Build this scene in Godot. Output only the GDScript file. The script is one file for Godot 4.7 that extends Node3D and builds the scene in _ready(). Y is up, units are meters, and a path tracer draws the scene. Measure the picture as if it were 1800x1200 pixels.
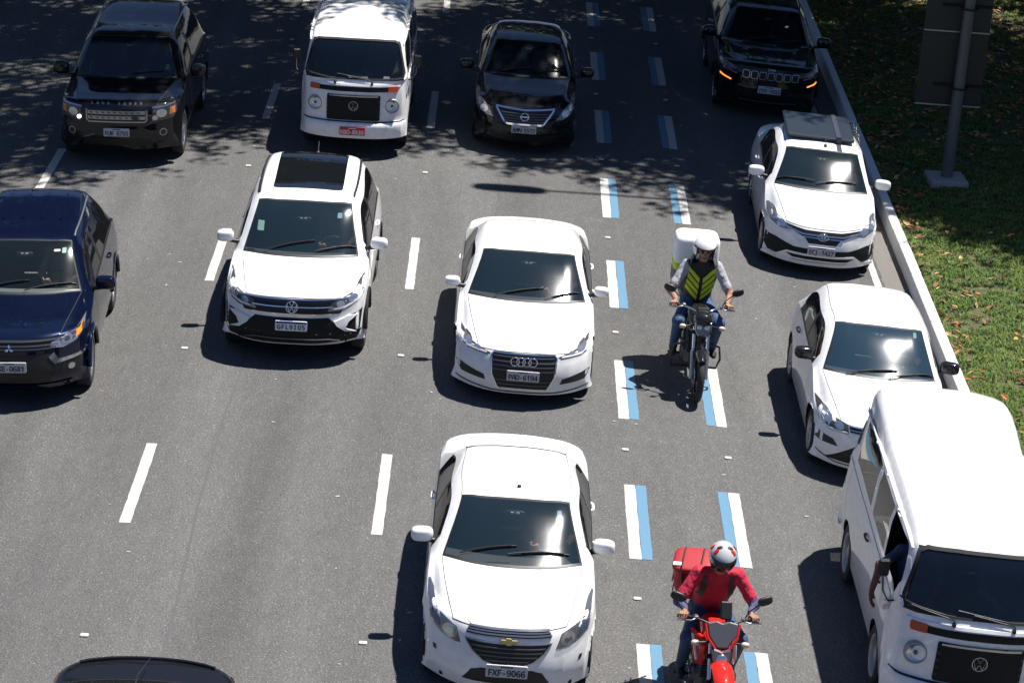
extends Node3D

# ---------------------------------------------------------------- state
var M := {}
var taken := {}
var rng := RandomNumberGenerator.new()
const CROWN := 0.00852
const SUN := Vector3(0.33, 1.0, -0.17)

func road_y(x: float) -> float:
	return -0.5 * CROWN * pow(minf(x, 6.6) + 0.068, 2)

func road_tilt(x: float) -> float:
	return atan(-CROWN * (x + 0.068))

# ---------------------------------------------------------------- naming
func numbered(n: String) -> String:
	var k: int = taken.get(n, 0)
	taken[n] = k + 1
	return n if k == 0 else "%s_%03d" % [n, k]

func tag(o: Node, label: String, category: String, group := "", kind := "") -> void:
	if label: o.set_meta("label", label)
	if category: o.set_meta("category", category)
	if group: o.set_meta("group", group)
	if kind: o.set_meta("kind", kind)

func thing(called: String, label: String, category: String, at := Vector3.ZERO, group := "") -> Node3D:
	var o := Node3D.new()
	o.name = numbered(called)
	add_child(o)
	o.position = at
	tag(o, label, category, group)
	return o

# ---------------------------------------------------------------- mesh helpers
func stool() -> SurfaceTool:
	var st := SurfaceTool.new()
	st.begin(Mesh.PRIMITIVE_TRIANGLES)
	return st

func put(called: String, mesh: Mesh, mat: Material, parent: Node = null) -> MeshInstance3D:
	var o := MeshInstance3D.new()
	o.mesh = mesh
	o.material_override = mat
	if parent == null:
		o.name = numbered(called)
		add_child(o)
	else:
		o.name = called
		parent.add_child(o, true)
	return o

func obj(called: String, st: SurfaceTool, mat: Material, parent: Node = null) -> MeshInstance3D:
	st.generate_normals()
	return put(called, st.commit(), mat, parent)

func tri(st: SurfaceTool, a: Vector3, b: Vector3, c: Vector3) -> void:
	st.add_vertex(a); st.add_vertex(b); st.add_vertex(c)

# a triangle turned so that its front faces `out`
func trio(st: SurfaceTool, a: Vector3, b: Vector3, c: Vector3, out: Vector3) -> void:
	if (a - c).cross(a - b).dot(out) >= 0.0: tri(st, a, b, c)
	else: tri(st, a, c, b)

func quado(st: SurfaceTool, a: Vector3, b: Vector3, c: Vector3, d: Vector3, out: Vector3) -> void:
	trio(st, a, b, c, out); trio(st, a, c, d, out)

# chamfered box
func rbox(st: SurfaceTool, xf: Transform3D, size: Vector3, bev := 0.01) -> void:
	st.set_smooth_group(-1)
	var h := size * 0.5
	var b := minf(bev, minf(h.x, minf(h.y, h.z)) * 0.95)
	var ax := [Vector3.RIGHT, Vector3.UP, Vector3.BACK]
	var hs := [h.x, h.y, h.z]
	# faces
	for i in 3:
		var j := (i + 1) % 3
		var k := (i + 2) % 3
		for s in [-1.0, 1.0]:
			var n: Vector3 = ax[i] * s
			var c: Vector3 = n * hs[i]
			var u: Vector3 = ax[j] * (hs[j] - b)
			var v: Vector3 = ax[k] * (hs[k] - b)
			quado(st, xf * (c - u - v), xf * (c + u - v), xf * (c + u + v), xf * (c - u + v), xf.basis * n)
	if b <= 0.0: return
	# edges
	for i in 3:
		var j := (i + 1) % 3
		var k := (i + 2) % 3
		for s in [-1.0, 1.0]:
			for t in [-1.0, 1.0]:
				var e: Vector3 = ax[i] * (hs[i] - b)
				var p: Vector3 = ax[j] * s * hs[j] + ax[k] * t * (hs[k] - b)
				var q: Vector3 = ax[j] * s * (hs[j] - b) + ax[k] * t * hs[k]
				quado(st, xf * (p - e), xf * (p + e), xf * (q + e), xf * (q - e), xf.basis * (ax[j] * s + ax[k] * t))
	for sx in [-1.0, 1.0]:
		for sy in [-1.0, 1.0]:
			for sz in [-1.0, 1.0]:
				trio(st, xf * Vector3(sx * h.x, sy * (h.y - b), sz * (h.z - b)), xf * Vector3(sx * (h.x - b), sy * h.y, sz * (h.z - b)), xf * Vector3(sx * (h.x - b), sy * (h.y - b), sz * h.z), xf.basis * Vector3(sx, sy, sz))

func bx(st: SurfaceTool, c: Vector3, size: Vector3, bev := 0.01) -> void:
	rbox(st, Transform3D(Basis(), c), size, bev)

# tube along points, radius per point
func tube(st: SurfaceTool, pts: Array, rad, sides := 8, squash := Vector2(1, 1)) -> void:
	var n := pts.size()
	var rings := []
	var up := Vector3.UP
	for i in n:
		var d: Vector3 = (pts[mini(i + 1, n - 1)] - pts[maxi(i - 1, 0)]).normalized()
		if i == 0: up = Vector3.UP if absf(d.y) < 0.9 else Vector3.RIGHT
		var sx := d.cross(up).normalized()
		up = sx.cross(d).normalized()
		var r: float = rad[i] if rad is Array else rad
		var ring := []
		for k in sides:
			var a := TAU * k / sides
			ring.append(pts[i] + (sx * cos(a) * squash.x + up * sin(a) * squash.y) * r)
		rings.append(ring)
	st.set_smooth_group(0)
	for i in n - 1:
		for k in sides:
			var k2 := (k + 1) % sides
			var mid: Vector3 = (pts[i] + pts[i + 1]) * 0.5
			quado(st, rings[i][k], rings[i + 1][k], rings[i + 1][k2], rings[i][k2], (rings[i][k] + rings[i + 1][k2]) * 0.5 - mid)
	st.set_smooth_group(-1)
	for e in [0, n - 1]:
		var out: Vector3 = pts[0] - pts[1] if e == 0 else pts[n - 1] - pts[n - 2]
		for k in sides: trio(st, pts[e], rings[e][k], rings[e][(k + 1) % sides], out)

func arcpts(c: Vector3, u: Vector3, v: Vector3, a0: float, a1: float, n: int) -> Array:
	var r := []
	for i in n + 1:
		var a := lerpf(a0, a1, float(i) / n)
		r.append(c + u * cos(a) + v * sin(a))
	return r

func ring(st: SurfaceTool, c: Vector3, u: Vector3, v: Vector3, r: float, seg := 20, sides := 6) -> void:
	# closed torus, u and v are its half axes
	st.set_smooth_group(0)
	var nrm := u.cross(v).normalized()
	for i in seg:
		var a := TAU * i / seg
		var b := TAU * (i + 1) / seg
		var p := c + u * cos(a) + v * sin(a)
		var q := c + u * cos(b) + v * sin(b)
		var po := (u * cos(a) + v * sin(a)).normalized()
		var qo := (u * cos(b) + v * sin(b)).normalized()
		for k in sides:
			var e := TAU * k / sides
			var f := TAU * (k + 1) / sides
			var w0 := po * cos(e) + nrm * sin(e)
			var w1 := po * cos(f) + nrm * sin(f)
			var x0 := qo * cos(e) + nrm * sin(e)
			var x1 := qo * cos(f) + nrm * sin(f)
			quado(st, p + w0 * r, q + x0 * r, q + x1 * r, p + w1 * r, w0 + w1 + x0 + x1)

# lathe round the x axis of xf: profile of (radius, x)
func lathe(st: SurfaceTool, xf: Transform3D, prof: Array, seg := 24) -> void:
	st.set_smooth_group(0)
	for i in prof.size() - 1:
		var p: Vector2 = prof[i]
		var q: Vector2 = prof[i + 1]
		var dn := Vector2(q.y - p.y, -(q.x - p.x))   # outward (radius, x) for a profile that runs with rising x
		for k in seg:
			var a := TAU * k / seg
			var b := TAU * (k + 1) / seg
			var ca := Vector3(0, cos(a), sin(a))
			var cb := Vector3(0, cos(b), sin(b))
			var out := (ca + cb) * 0.5 * dn.x + Vector3(dn.y, 0, 0)
			quado(st, xf * (ca * p.x + Vector3(p.y, 0, 0)), xf * (ca * q.x + Vector3(q.y, 0, 0)), xf * (cb * q.x + Vector3(q.y, 0, 0)), xf * (cb * p.x + Vector3(p.y, 0, 0)), xf.basis * out)

# superellipsoid
func blob(st: SurfaceTool, xf: Transform3D, r: Vector3, e := 1.0, nu := 16, nv := 10) -> void:
	st.set_smooth_group(0)
	var P := []
	for j in nv + 1:
		var v := -PI / 2 + PI * j / nv
		var row := []
		for i in nu:
			var u := TAU * i / nu
			var cv := signf(cos(v)) * pow(absf(cos(v)), e) if j > 0 and j < nv else 0.0
			row.append(Vector3(r.x * cv * signf(cos(u)) * pow(absf(cos(u)), e), r.y * signf(sin(v)) * pow(absf(sin(v)), e), r.z * cv * signf(sin(u)) * pow(absf(sin(u)), e)))
		P.append(row)
	for j in nv:
		for i in nu:
			var i2 := (i + 1) % nu
			var a: Vector3 = P[j][i]; var b: Vector3 = P[j][i2]; var c: Vector3 = P[j + 1][i2]; var d: Vector3 = P[j + 1][i]
			var out := xf.basis * (a + b + c + d)
			if j > 0: trio(st, xf * a, xf * b, xf * c, out)
			if j < nv - 1: trio(st, xf * a, xf * c, xf * d, out)

# extruded polygon: points in the plane of xf's x and y, thickness along z
func slab(st: SurfaceTool, xf: Transform3D, poly: PackedVector2Array, z0: float, z1: float, bev := 0.0) -> void:
	st.set_smooth_group(-1)
	var inner := poly
	if bev > 0.0:
		var o := Geometry2D.offset_polygon(poly, -bev)
		if o.size() == 1 and o[0].size() >= 3: inner = o[0]
		else: bev = 0.0
	var zt := z1
	var idx := Geometry2D.triangulate_polygon(inner)
	for i in range(0, idx.size(), 3):
		trio(st, xf * Vector3(inner[idx[i]].x, inner[idx[i]].y, zt), xf * Vector3(inner[idx[i + 1]].x, inner[idx[i + 1]].y, zt), xf * Vector3(inner[idx[i + 2]].x, inner[idx[i + 2]].y, zt), xf.basis * Vector3.BACK)
	idx = Geometry2D.triangulate_polygon(poly)
	for i in range(0, idx.size(), 3):
		trio(st, xf * Vector3(poly[idx[i]].x, poly[idx[i]].y, z0), xf * Vector3(poly[idx[i + 1]].x, poly[idx[i + 1]].y, z0), xf * Vector3(poly[idx[i + 2]].x, poly[idx[i + 2]].y, z0), xf.basis * Vector3.FORWARD)
	var n := poly.size()
	var cw := Geometry2D.is_polygon_clockwise(poly)
	for i in n:
		var a := poly[i]
		var b := poly[(i + 1) % n]
		var o := Vector2(b.y - a.y, a.x - b.x)
		if cw: o = -o
		quado(st, xf * Vector3(a.x, a.y, z0), xf * Vector3(b.x, b.y, z0), xf * Vector3(b.x, b.y, zt - bev), xf * Vector3(a.x, a.y, zt - bev), xf.basis * Vector3(o.x, o.y, 0))
	if bev > 0.0:
		n = inner.size()
		for i in n:
			var a := inner[i]
			var b := inner[(i + 1) % n]
			var o := Vector2(b.y - a.y, a.x - b.x).normalized()
			if Geometry2D.is_polygon_clockwise(inner): o = -o
			quado(st, xf * Vector3(a.x, a.y, zt), xf * Vector3(b.x, b.y, zt), xf * Vector3(b.x + o.x * bev, b.y + o.y * bev, zt - bev), xf * Vector3(a.x + o.x * bev, a.y + o.y * bev, zt - bev), xf.basis * Vector3(o.x, o.y, 1))

func pv(a: Array) -> PackedVector2Array:
	var r := PackedVector2Array()
	for i in range(0, a.size(), 2): r.append(Vector2(a[i], a[i + 1]))
	return r

func mirrored(p: PackedVector2Array) -> PackedVector2Array:
	var r := PackedVector2Array()
	for i in range(p.size() - 1, -1, -1): r.append(Vector2(-p[i].x, p[i].y))
	return r

func ellipse2(c: Vector2, rx: float, ry: float, n := 18) -> PackedVector2Array:
	var r := PackedVector2Array()
	for i in n: r.append(c + Vector2(rx * cos(TAU * i / n), ry * sin(TAU * i / n)))
	return r

func rounded2(x0: float, y0: float, x1: float, y1: float, r: float, n := 4) -> PackedVector2Array:
	var o := PackedVector2Array()
	for c in [[x1 - r, y0 + r, -PI / 2], [x1 - r, y1 - r, 0.0], [x0 + r, y1 - r, PI / 2], [x0 + r, y0 + r, PI]]:
		for i in n + 1:
			var a: float = c[2] + PI / 2 * i / n
			o.append(Vector2(c[0] + r * cos(a), c[1] + r * sin(a)))
	return o

# ---------------------------------------------------------------- pieces laid on a hull
# view: "front" (x, y), "back" (x, y), "top" (x, z), "right" (z, y), "left" (z, y)
func onto(tm: TriangleMesh, view: String, p: Vector2, off: float):
	var o: Vector3
	var d: Vector3
	match view:
		"front": o = Vector3(p.x, p.y, 6); d = Vector3.FORWARD
		"back": o = Vector3(p.x, p.y, -6); d = Vector3.BACK
		"top": o = Vector3(p.x, 6, p.y); d = Vector3.DOWN
		"right": o = Vector3(6, p.y, p.x); d = Vector3.LEFT
		"left": o = Vector3(-6, p.y, p.x); d = Vector3.RIGHT
	var h := tm.intersect_ray(o, d)
	if h.is_empty(): return null
	var n: Vector3 = h.normal
	if n.dot(d) > 0: n = -n
	return h.position + n * off

func viewdir(view: String) -> Vector3:
	return {"front": Vector3.BACK, "back": Vector3.FORWARD, "top": Vector3.UP, "right": Vector3.RIGHT, "left": Vector3.LEFT}[view]

func patch(st: SurfaceTool, tm: TriangleMesh, view: String, poly: PackedVector2Array, off := 0.005, cell := 0.06) -> void:
	var lo := poly[0]
	var hi := poly[0]
	for p in poly:
		lo = lo.min(p); hi = hi.max(p)
	var out := viewdir(view)
	st.set_smooth_group(0)
	var nx := int(ceil((hi.x - lo.x) / cell))
	var ny := int(ceil((hi.y - lo.y) / cell))
	var seen := {}
	for i in nx:
		for j in ny:
			var q := PackedVector2Array([lo + Vector2(i, j) * cell, lo + Vector2(i + 1, j) * cell, lo + Vector2(i + 1, j + 1) * cell, lo + Vector2(i, j + 1) * cell])
			for piece in Geometry2D.intersect_polygons(poly, q):
				if piece.size() < 3: continue
				var idx := Geometry2D.triangulate_polygon(piece)
				var w := []
				for p in piece:
					var key := Vector2(snappedf(p.x, 0.0005), snappedf(p.y, 0.0005))
					if not seen.has(key): seen[key] = onto(tm, view, p, off)
					w.append(seen[key])
				for t in range(0, idx.size(), 3):
					if w[idx[t]] != null and w[idx[t + 1]] != null and w[idx[t + 2]] != null:
						trio(st, w[idx[t]], w[idx[t + 1]], w[idx[t + 2]], out)
	# skirt down to the hull
	st.set_smooth_group(-1)
	var n := poly.size()
	var cw := Geometry2D.is_polygon_clockwise(poly)
	for i in n:
		var a := poly[i]
		var b := poly[(i + 1) % n]
		var m := maxi(1, int(ceil(a.distance_to(b) / cell)))
		for k in m:
			var a2 := a.lerp(b, float(k) / m)
			var b2 := a.lerp(b, float(k + 1) / m)
			var p0 = onto(tm, view, a2, off)
			var p1 = onto(tm, view, b2, off)
			if p0 == null or p1 == null: continue
			var o := Vector2(b.y - a.y, a.x - b.x)
			if cw: o = -o
			var o3 := Vector3(o.x, o.y, 0)
			if view == "top": o3 = Vector3(o.x, 0, o.y)
			elif view == "right" or view == "left": o3 = Vector3(0, o.y, o.x)
			quado(st, p0, p1, p1 - out * (off + 0.006), p0 - out * (off + 0.006), o3)

func strip(st: SurfaceTool, tm: TriangleMesh, view: String, pts: PackedVector2Array, width: float, off := 0.006, closed := false, step := 0.05) -> void:
	var P := PackedVector2Array()
	var n := pts.size()
	for i in (n if closed else n - 1):
		var a := pts[i]
		var b := pts[(i + 1) % n]
		var m := maxi(1, int(ceil(a.distance_to(b) / step)))
		for k in m: P.append(a.lerp(b, float(k) / m))
	if not closed: P.append(pts[n - 1])
	n = P.size()
	var L := []
	var out := viewdir(view)
	for i in n:
		var p0 := P[(i - 1 + n) % n] if closed else P[maxi(i - 1, 0)]
		var p1 := P[(i + 1) % n] if closed else P[mini(i + 1, n - 1)]
		var d := (p1 - p0).normalized()
		var o := Vector2(-d.y, d.x) * width * 0.5
		L.append([onto(tm, view, P[i] + o, off), onto(tm, view, P[i] - o, off)])
	for i in (n if closed else n - 1):
		var a: Array = L[i]
		var b: Array = L[(i + 1) % n]
		if a[0] == null or a[1] == null or b[0] == null or b[1] == null: continue
		st.set_smooth_group(0)
		quado(st, a[0], b[0], b[1], a[1], out)
		st.set_smooth_group(-1)
		var dn := out * (off + 0.004)
		quado(st, a[0], b[0], b[0] - dn, a[0] - dn, a[0] - a[1])
		quado(st, a[1], b[1], b[1] - dn, a[1] - dn, a[1] - a[0])

func text_mesh(txt: String, height: float, depth := 0.004, bold := true) -> TextMesh:
	var t := TextMesh.new()
	t.text = txt
	var f := SystemFont.new()
	f.font_names = PackedStringArray(["Droid Sans"])
	if bold: f.font_weight = 700
	t.font = f
	t.font_size = 48
	t.pixel_size = height / 35.0
	t.depth = depth
	t.curve_step = 4.0
	return t

# ---------------------------------------------------------------- materials
func mat(c: Color, rough := 0.6, metal := 0.0) -> StandardMaterial3D:
	# c holds real-world linear colour
	var m := StandardMaterial3D.new()
	m.albedo_color = c.linear_to_srgb()
	m.roughness = rough
	m.metallic = metal
	return m

func paint(c: Color, rough := 0.35, metal := 0.0) -> StandardMaterial3D:
	var m := mat(c, rough, metal)
	m.clearcoat_enabled = true
	m.clearcoat = 1.0
	m.clearcoat_roughness = 0.03
	m.metallic_specular = 0.12
	return m

func pane(c: Color, alpha: float) -> StandardMaterial3D:
	var m := mat(c, 0.02)
	m.albedo_color.a = alpha
	m.transparency = BaseMaterial3D.TRANSPARENCY_ALPHA
	return m

func noise(seed_: int, freq: float, oct := 4) -> FastNoiseLite:
	var n := FastNoiseLite.new()
	n.seed = seed_
	n.noise_type = FastNoiseLite.TYPE_SIMPLEX_SMOOTH
	n.frequency = freq
	n.fractal_octaves = oct
	return n

func grain_normal(seed_: int, freq: float, size := 512, bump := 4.0) -> NoiseTexture2D:
	var t := NoiseTexture2D.new()
	t.width = size; t.height = size
	t.seamless = true
	t.as_normal_map = true
	t.bump_strength = bump
	t.noise = noise(seed_, freq, 3)
	return t

func ramp_texture(seed_: int, freq: float, stops: Array, size := 512, oct := 4) -> NoiseTexture2D:
	var t := NoiseTexture2D.new()
	t.width = size; t.height = size
	t.seamless = true
	t.noise = noise(seed_, freq, oct)
	var g := Gradient.new()
	var offs := PackedFloat32Array()
	var cols := PackedColorArray()
	for s in stops:
		offs.append(s[0]); cols.append((s[1] as Color).linear_to_srgb())
	g.offsets = offs; g.colors = cols
	t.color_ramp = g
	return t

func grey(v: float) -> Color:
	return Color(v, v, v)

# ---------------------------------------------------------------- vehicle bodies
const T_SAMPLES := {"C": [0.0, 0.045, 0.15, 0.3, 0.5, 0.7, 0.85, 0.96], "R1": [0.0, 0.2, 0.4, 0.6, 0.8, 0.93], "R2": [0.0, 0.07, 0.25, 0.45, 0.65, 0.8, 0.93], "R3": [0.0, 0.1, 0.3, 0.5, 0.7, 0.92]}
const S_SAMPLES := [[0.0, 0.33, 0.66], [0.0, 0.3, 0.6, 0.93], [0.0, 0.33, 0.66], [0.0, 0.1, 0.35, 0.65, 0.92], [0.0, 0.33, 0.66], [0.0, 0.33, 0.66], [0.0, 0.33, 0.66]]

func g_(p: Dictionary, k: String, d):
	return p[k] if p.has(k) else d

# rows of eight points from the middle line out and down to the sill; d is the distance back from the front tip
func car_rows(p: Dictionary) -> Dictionary:
	var hw: float = p.hw
	var L: float = p.L
	var H: float = p.H
	var y0: float = g_(p, "y0", 0.2)
	var yF: Array = p.yF
	var zF: Array = p.zF
	var bow: float = g_(p, "bow", 0.26)
	var yC: float = p.yC
	var zC: float = p.zC
	var yb: float = p.yb
	var wsx: float = p.wsx
	var rx: float = p.rx
	var keys := []
	var rows := []
	var y5: float = g_(p, "y5", 0.64)
	var y6: float = g_(p, "y6", 0.42)
	var fr := [0.18, 0.48, 0.76, 1.0]
	var sx := [0.955, 0.985, 0.985, 0.955]
	var e: float = g_(p, "bowe", 2.6)
	for i in 4:
		var r := []
		for xf in [0.0, 0.35, 0.64, 0.87]:
			r.append(Vector3(xf * hw, yF[i] - (0.02 * xf if i == 3 else 0.0) + float(g_(p, "lipup", 0.0)) * pow(xf, 2) * (1.0 if i == 3 else 0.0), zF[i] + bow * pow(xf / 0.87, e)))
		for j in 4:
			r.append(Vector3(sx[j] * hw, lerpf(yF[i] - (0.02 if i == 3 else 0.0), y0, fr[j]), bow + 0.09 + [0.0, 0.05, 0.08, 0.10][j] + 0.05 * i + (zF[3] * 0.5)))
		keys.append("F%d" % i); rows.append(r)
	var hood: Array = p.hood   # [[y, d], ...]
	var nh := hood.size()
	for i in nh:
		var y: float = hood[i][0]
		var d: float = hood[i][1]
		var f := float(i + 1) / (nh + 1)
		var xe := lerpf(0.62 * hw, wsx, f)
		var cr: float = g_(p, "hoodcrown", 0.03)
		var ds := lerpf(bow + 0.30 + zF[3] * 0.5, zC + 0.28, f)
		var ysh := lerpf(yF[3] - 0.05, yb - 0.03, f)
		keys.append("H%d" % i)
		rows.append([Vector3(0, y, d), Vector3(xe * 0.55, y - cr * 0.25, d + 0.02), Vector3(xe, y - cr * 0.8, d + 0.06), Vector3(hw * 0.875, y - cr - 0.035, lerpf(d, ds, 0.7)),
			Vector3(hw * 0.965, minf(ysh, y - cr - 0.06), ds), Vector3(hw * 0.997, y5, ds), Vector3(hw * 0.99, y6, ds), Vector3(hw * 0.95, y0, ds)])
	var side := func(d: float, k := 1.0) -> Array:
		return [Vector3(hw * k, y5 + 0.02, d), Vector3(hw * 0.99 * k, y6, d), Vector3(hw * 0.95 * k, y0, d)]
	var sw: float = g_(p, "wsweep", 0.18)
	keys.append("C")
	rows.append([Vector3(0, yC, zC), Vector3(wsx * 0.55, yC - 0.004, zC + sw * 0.25), Vector3(wsx, yC - 0.02, zC + sw), Vector3(hw * 0.9, yb + 0.015, zC + sw + 0.08), Vector3(hw * 0.955, yb - 0.02, zC + sw + 0.10)] + side.call(zC + sw + 0.10))
	var R1: Array = p.R1
	var R2: Array = p.R2
	var R3: Array = p.R3
	var T1: Array = p.T1
	var T2: Array = p.T2
	var rx3: float = g_(p, "rx3", rx + 0.075)
	keys.append("R1")
	rows.append([Vector3(0, R1[0], R1[1]), Vector3(rx * 0.55, R1[0] - 0.008, R1[1] + 0.012), Vector3(rx, R1[0] - 0.03, R1[1] + 0.05), Vector3(rx3, R1[0] - 0.085, R1[1] + 0.09), Vector3(hw * 0.95, lerpf(yb, yb + g_(p, "ybrise", 0.05), 0.3), R1[1] + 0.06)] + side.call(R1[1] + 0.06))
	keys.append("R2")
	rows.append([Vector3(0, R2[0], R2[1]), Vector3(rx * 0.56, R2[0] - 0.01, R2[1]), Vector3(rx + 0.012, R2[0] - 0.045, R2[1]), Vector3(rx3 + 0.012, R2[0] - 0.115, R2[1]), Vector3(hw * 0.95, lerpf(yb, yb + g_(p, "ybrise", 0.05), 0.6), R2[1] - 0.04)] + side.call(R2[1] - 0.04))
	keys.append("R3")
	rows.append([Vector3(0, R3[0], R3[1]), Vector3(rx * 0.53, R3[0] - 0.01, R3[1]), Vector3(rx - 0.02, R3[0] - 0.045, R3[1] - 0.03), Vector3(rx3 - 0.012, R3[0] - 0.115, R3[1] - 0.05), Vector3(hw * 0.935, yb + g_(p, "ybrise", 0.05), R3[1] - 0.08)] + side.call(R3[1] - 0.08))
	keys.append("T1")
	var tx: float = g_(p, "tx", 0.62)
	rows.append([Vector3(0, T1[0], T1[1]), Vector3(tx * 0.55, T1[0] - 0.005, T1[1] - 0.015), Vector3(tx, T1[0] - 0.02, T1[1] - 0.07), Vector3(hw * 0.86, minf(T1[0] - 0.02, yb + 0.09), T1[1] - 0.13), Vector3(hw * 0.925, yb + g_(p, "ybrise", 0.05) - 0.02, T1[1] - 0.15)] + side.call(T1[1] - 0.15, 0.985))
	keys.append("T2")
	rows.append([Vector3(0, T2[0], T2[1]), Vector3(tx * 0.55, T2[0] - 0.005, T2[1] - 0.02), Vector3(tx + 0.03, T2[0] - 0.03, T2[1] - 0.08), Vector3(hw * 0.86, T2[0] - 0.07, T2[1] - 0.16), Vector3(hw * 0.91, T2[0] - 0.14, T2[1] - 0.20)] + side.call(T2[1] - 0.20, 0.965))
	for b in [["B1", 0.70, 0.0], ["B2", 0.45, 0.0], ["B3", y0 + 0.05, 0.06]]:
		var y: float = b[1]
		var d: float = L - b[2]
		var r := [Vector3(0, y, d), Vector3(0.35 * hw, y, d - 0.015), Vector3(0.64 * hw, y, d - 0.06), Vector3(0.85 * hw, y, d - 0.14)]
		for j in 4: r.append(Vector3(hw * [0.93, 0.95, 0.95, 0.93][j], lerpf(y, y0, fr[j]), d - 0.17 - 0.02 * j))
		keys.append(b[0]); rows.append(r)
	return {"keys": keys, "rows": rows}

func hermite(P: Array, i: int, t: float, crease0: bool, crease1: bool, ghost0 = null) -> Vector3:
	var n := P.size()
	var p1: Vector3 = P[i]
	var p2: Vector3 = P[i + 1]
	var d1 := p1.distance_to(p2) + 1e-6
	var m1 := (p2 - p1) / d1
	var m2 := m1
	var g = P[i - 1] if i > 0 else ghost0
	if g != null and not crease0:
		var d0: float = p1.distance_to(g) + 1e-6
		m1 = ((p1 - g) / d0 * d1 + (p2 - p1) / d1 * d0) / (d0 + d1)
	if i + 2 < n and not crease1:
		var p3: Vector3 = P[i + 2]
		var d2 := p2.distance_to(p3) + 1e-6
		m2 = ((p3 - p2) / d2 * d1 + (p2 - p1) / d1 * d2) / (d1 + d2)
	var t2 := t * t
	var t3 := t2 * t
	return p1 * (2 * t3 - 3 * t2 + 1) + m1 * d1 * (t3 - 2 * t2 + t) + p2 * (3 * t2 - 2 * t3) + m2 * d1 * (t3 - t2)

func part_of(p: Dictionary, key: String, t: float, c: int, s: float, sd: String) -> String:
	if key == "C" and c < 2:
		return "windshield_seal" if t < 0.04 or t >= 0.955 or (c == 1 and s >= 0.92) else "windshield"
	if key == "R3" and c < 2 and g_(p, "rearglass", true):
		return "rear_window_seal" if t < 0.09 or t >= 0.91 or (c == 1 and s >= 0.92) else "rear_window"
	if c == 3:
		var fr: float = g_(p, "qstart", 0.3)
		if (key == "C" and t >= fr - 0.001) or key.begins_with("R1") or key.begins_with("R2") or (key == "R3" and t < g_(p, "qend", 0.3) - 0.001):
			if s >= 0.91: return "window_moulding" + sd
			if s >= 0.09:
				if (key in g_(p, "pend", ["R1"]) and t >= 0.92) or (key in g_(p, "pstart", ["R2"]) and t < 0.069): return "pillar_trim" + sd + key
				if key == "C" or key.begins_with("R1"): return "front_window" + sd
				if key == "R2b" or (key == "R3" and g_(p, "van", false)): return "quarter_window" + sd
				return "rear_side_window" + sd
	if key.begins_with("F") and key != "F3":
		return "lower_bumper" if g_(p, "darklow", false) and key == "F0" else "front_bumper"
	if (key.begins_with("H") or key == "F3") and c < 2 and not g_(p, "nohood", false): return "hood"
	if (key.begins_with("R1") or key.begins_with("R2")) and c < 2: return "roof"
	if key.begins_with("B"): return "rear_bumper"
	if key in ["T1", "T2"] and c < 2: return "trunk_lid"
	if c == 6 and s >= 0.3 and g_(p, "clad", false) and not key.begins_with("F"): return "cladding" + sd + ("" if key in ["C", "R1", "R2"] else key)
	if c >= 4 and key in ["C", "R1", "R1b"]: return "front_door" + sd
	if c >= 4 and key == "R2": return "rear_door" + sd
	return "body"

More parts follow.
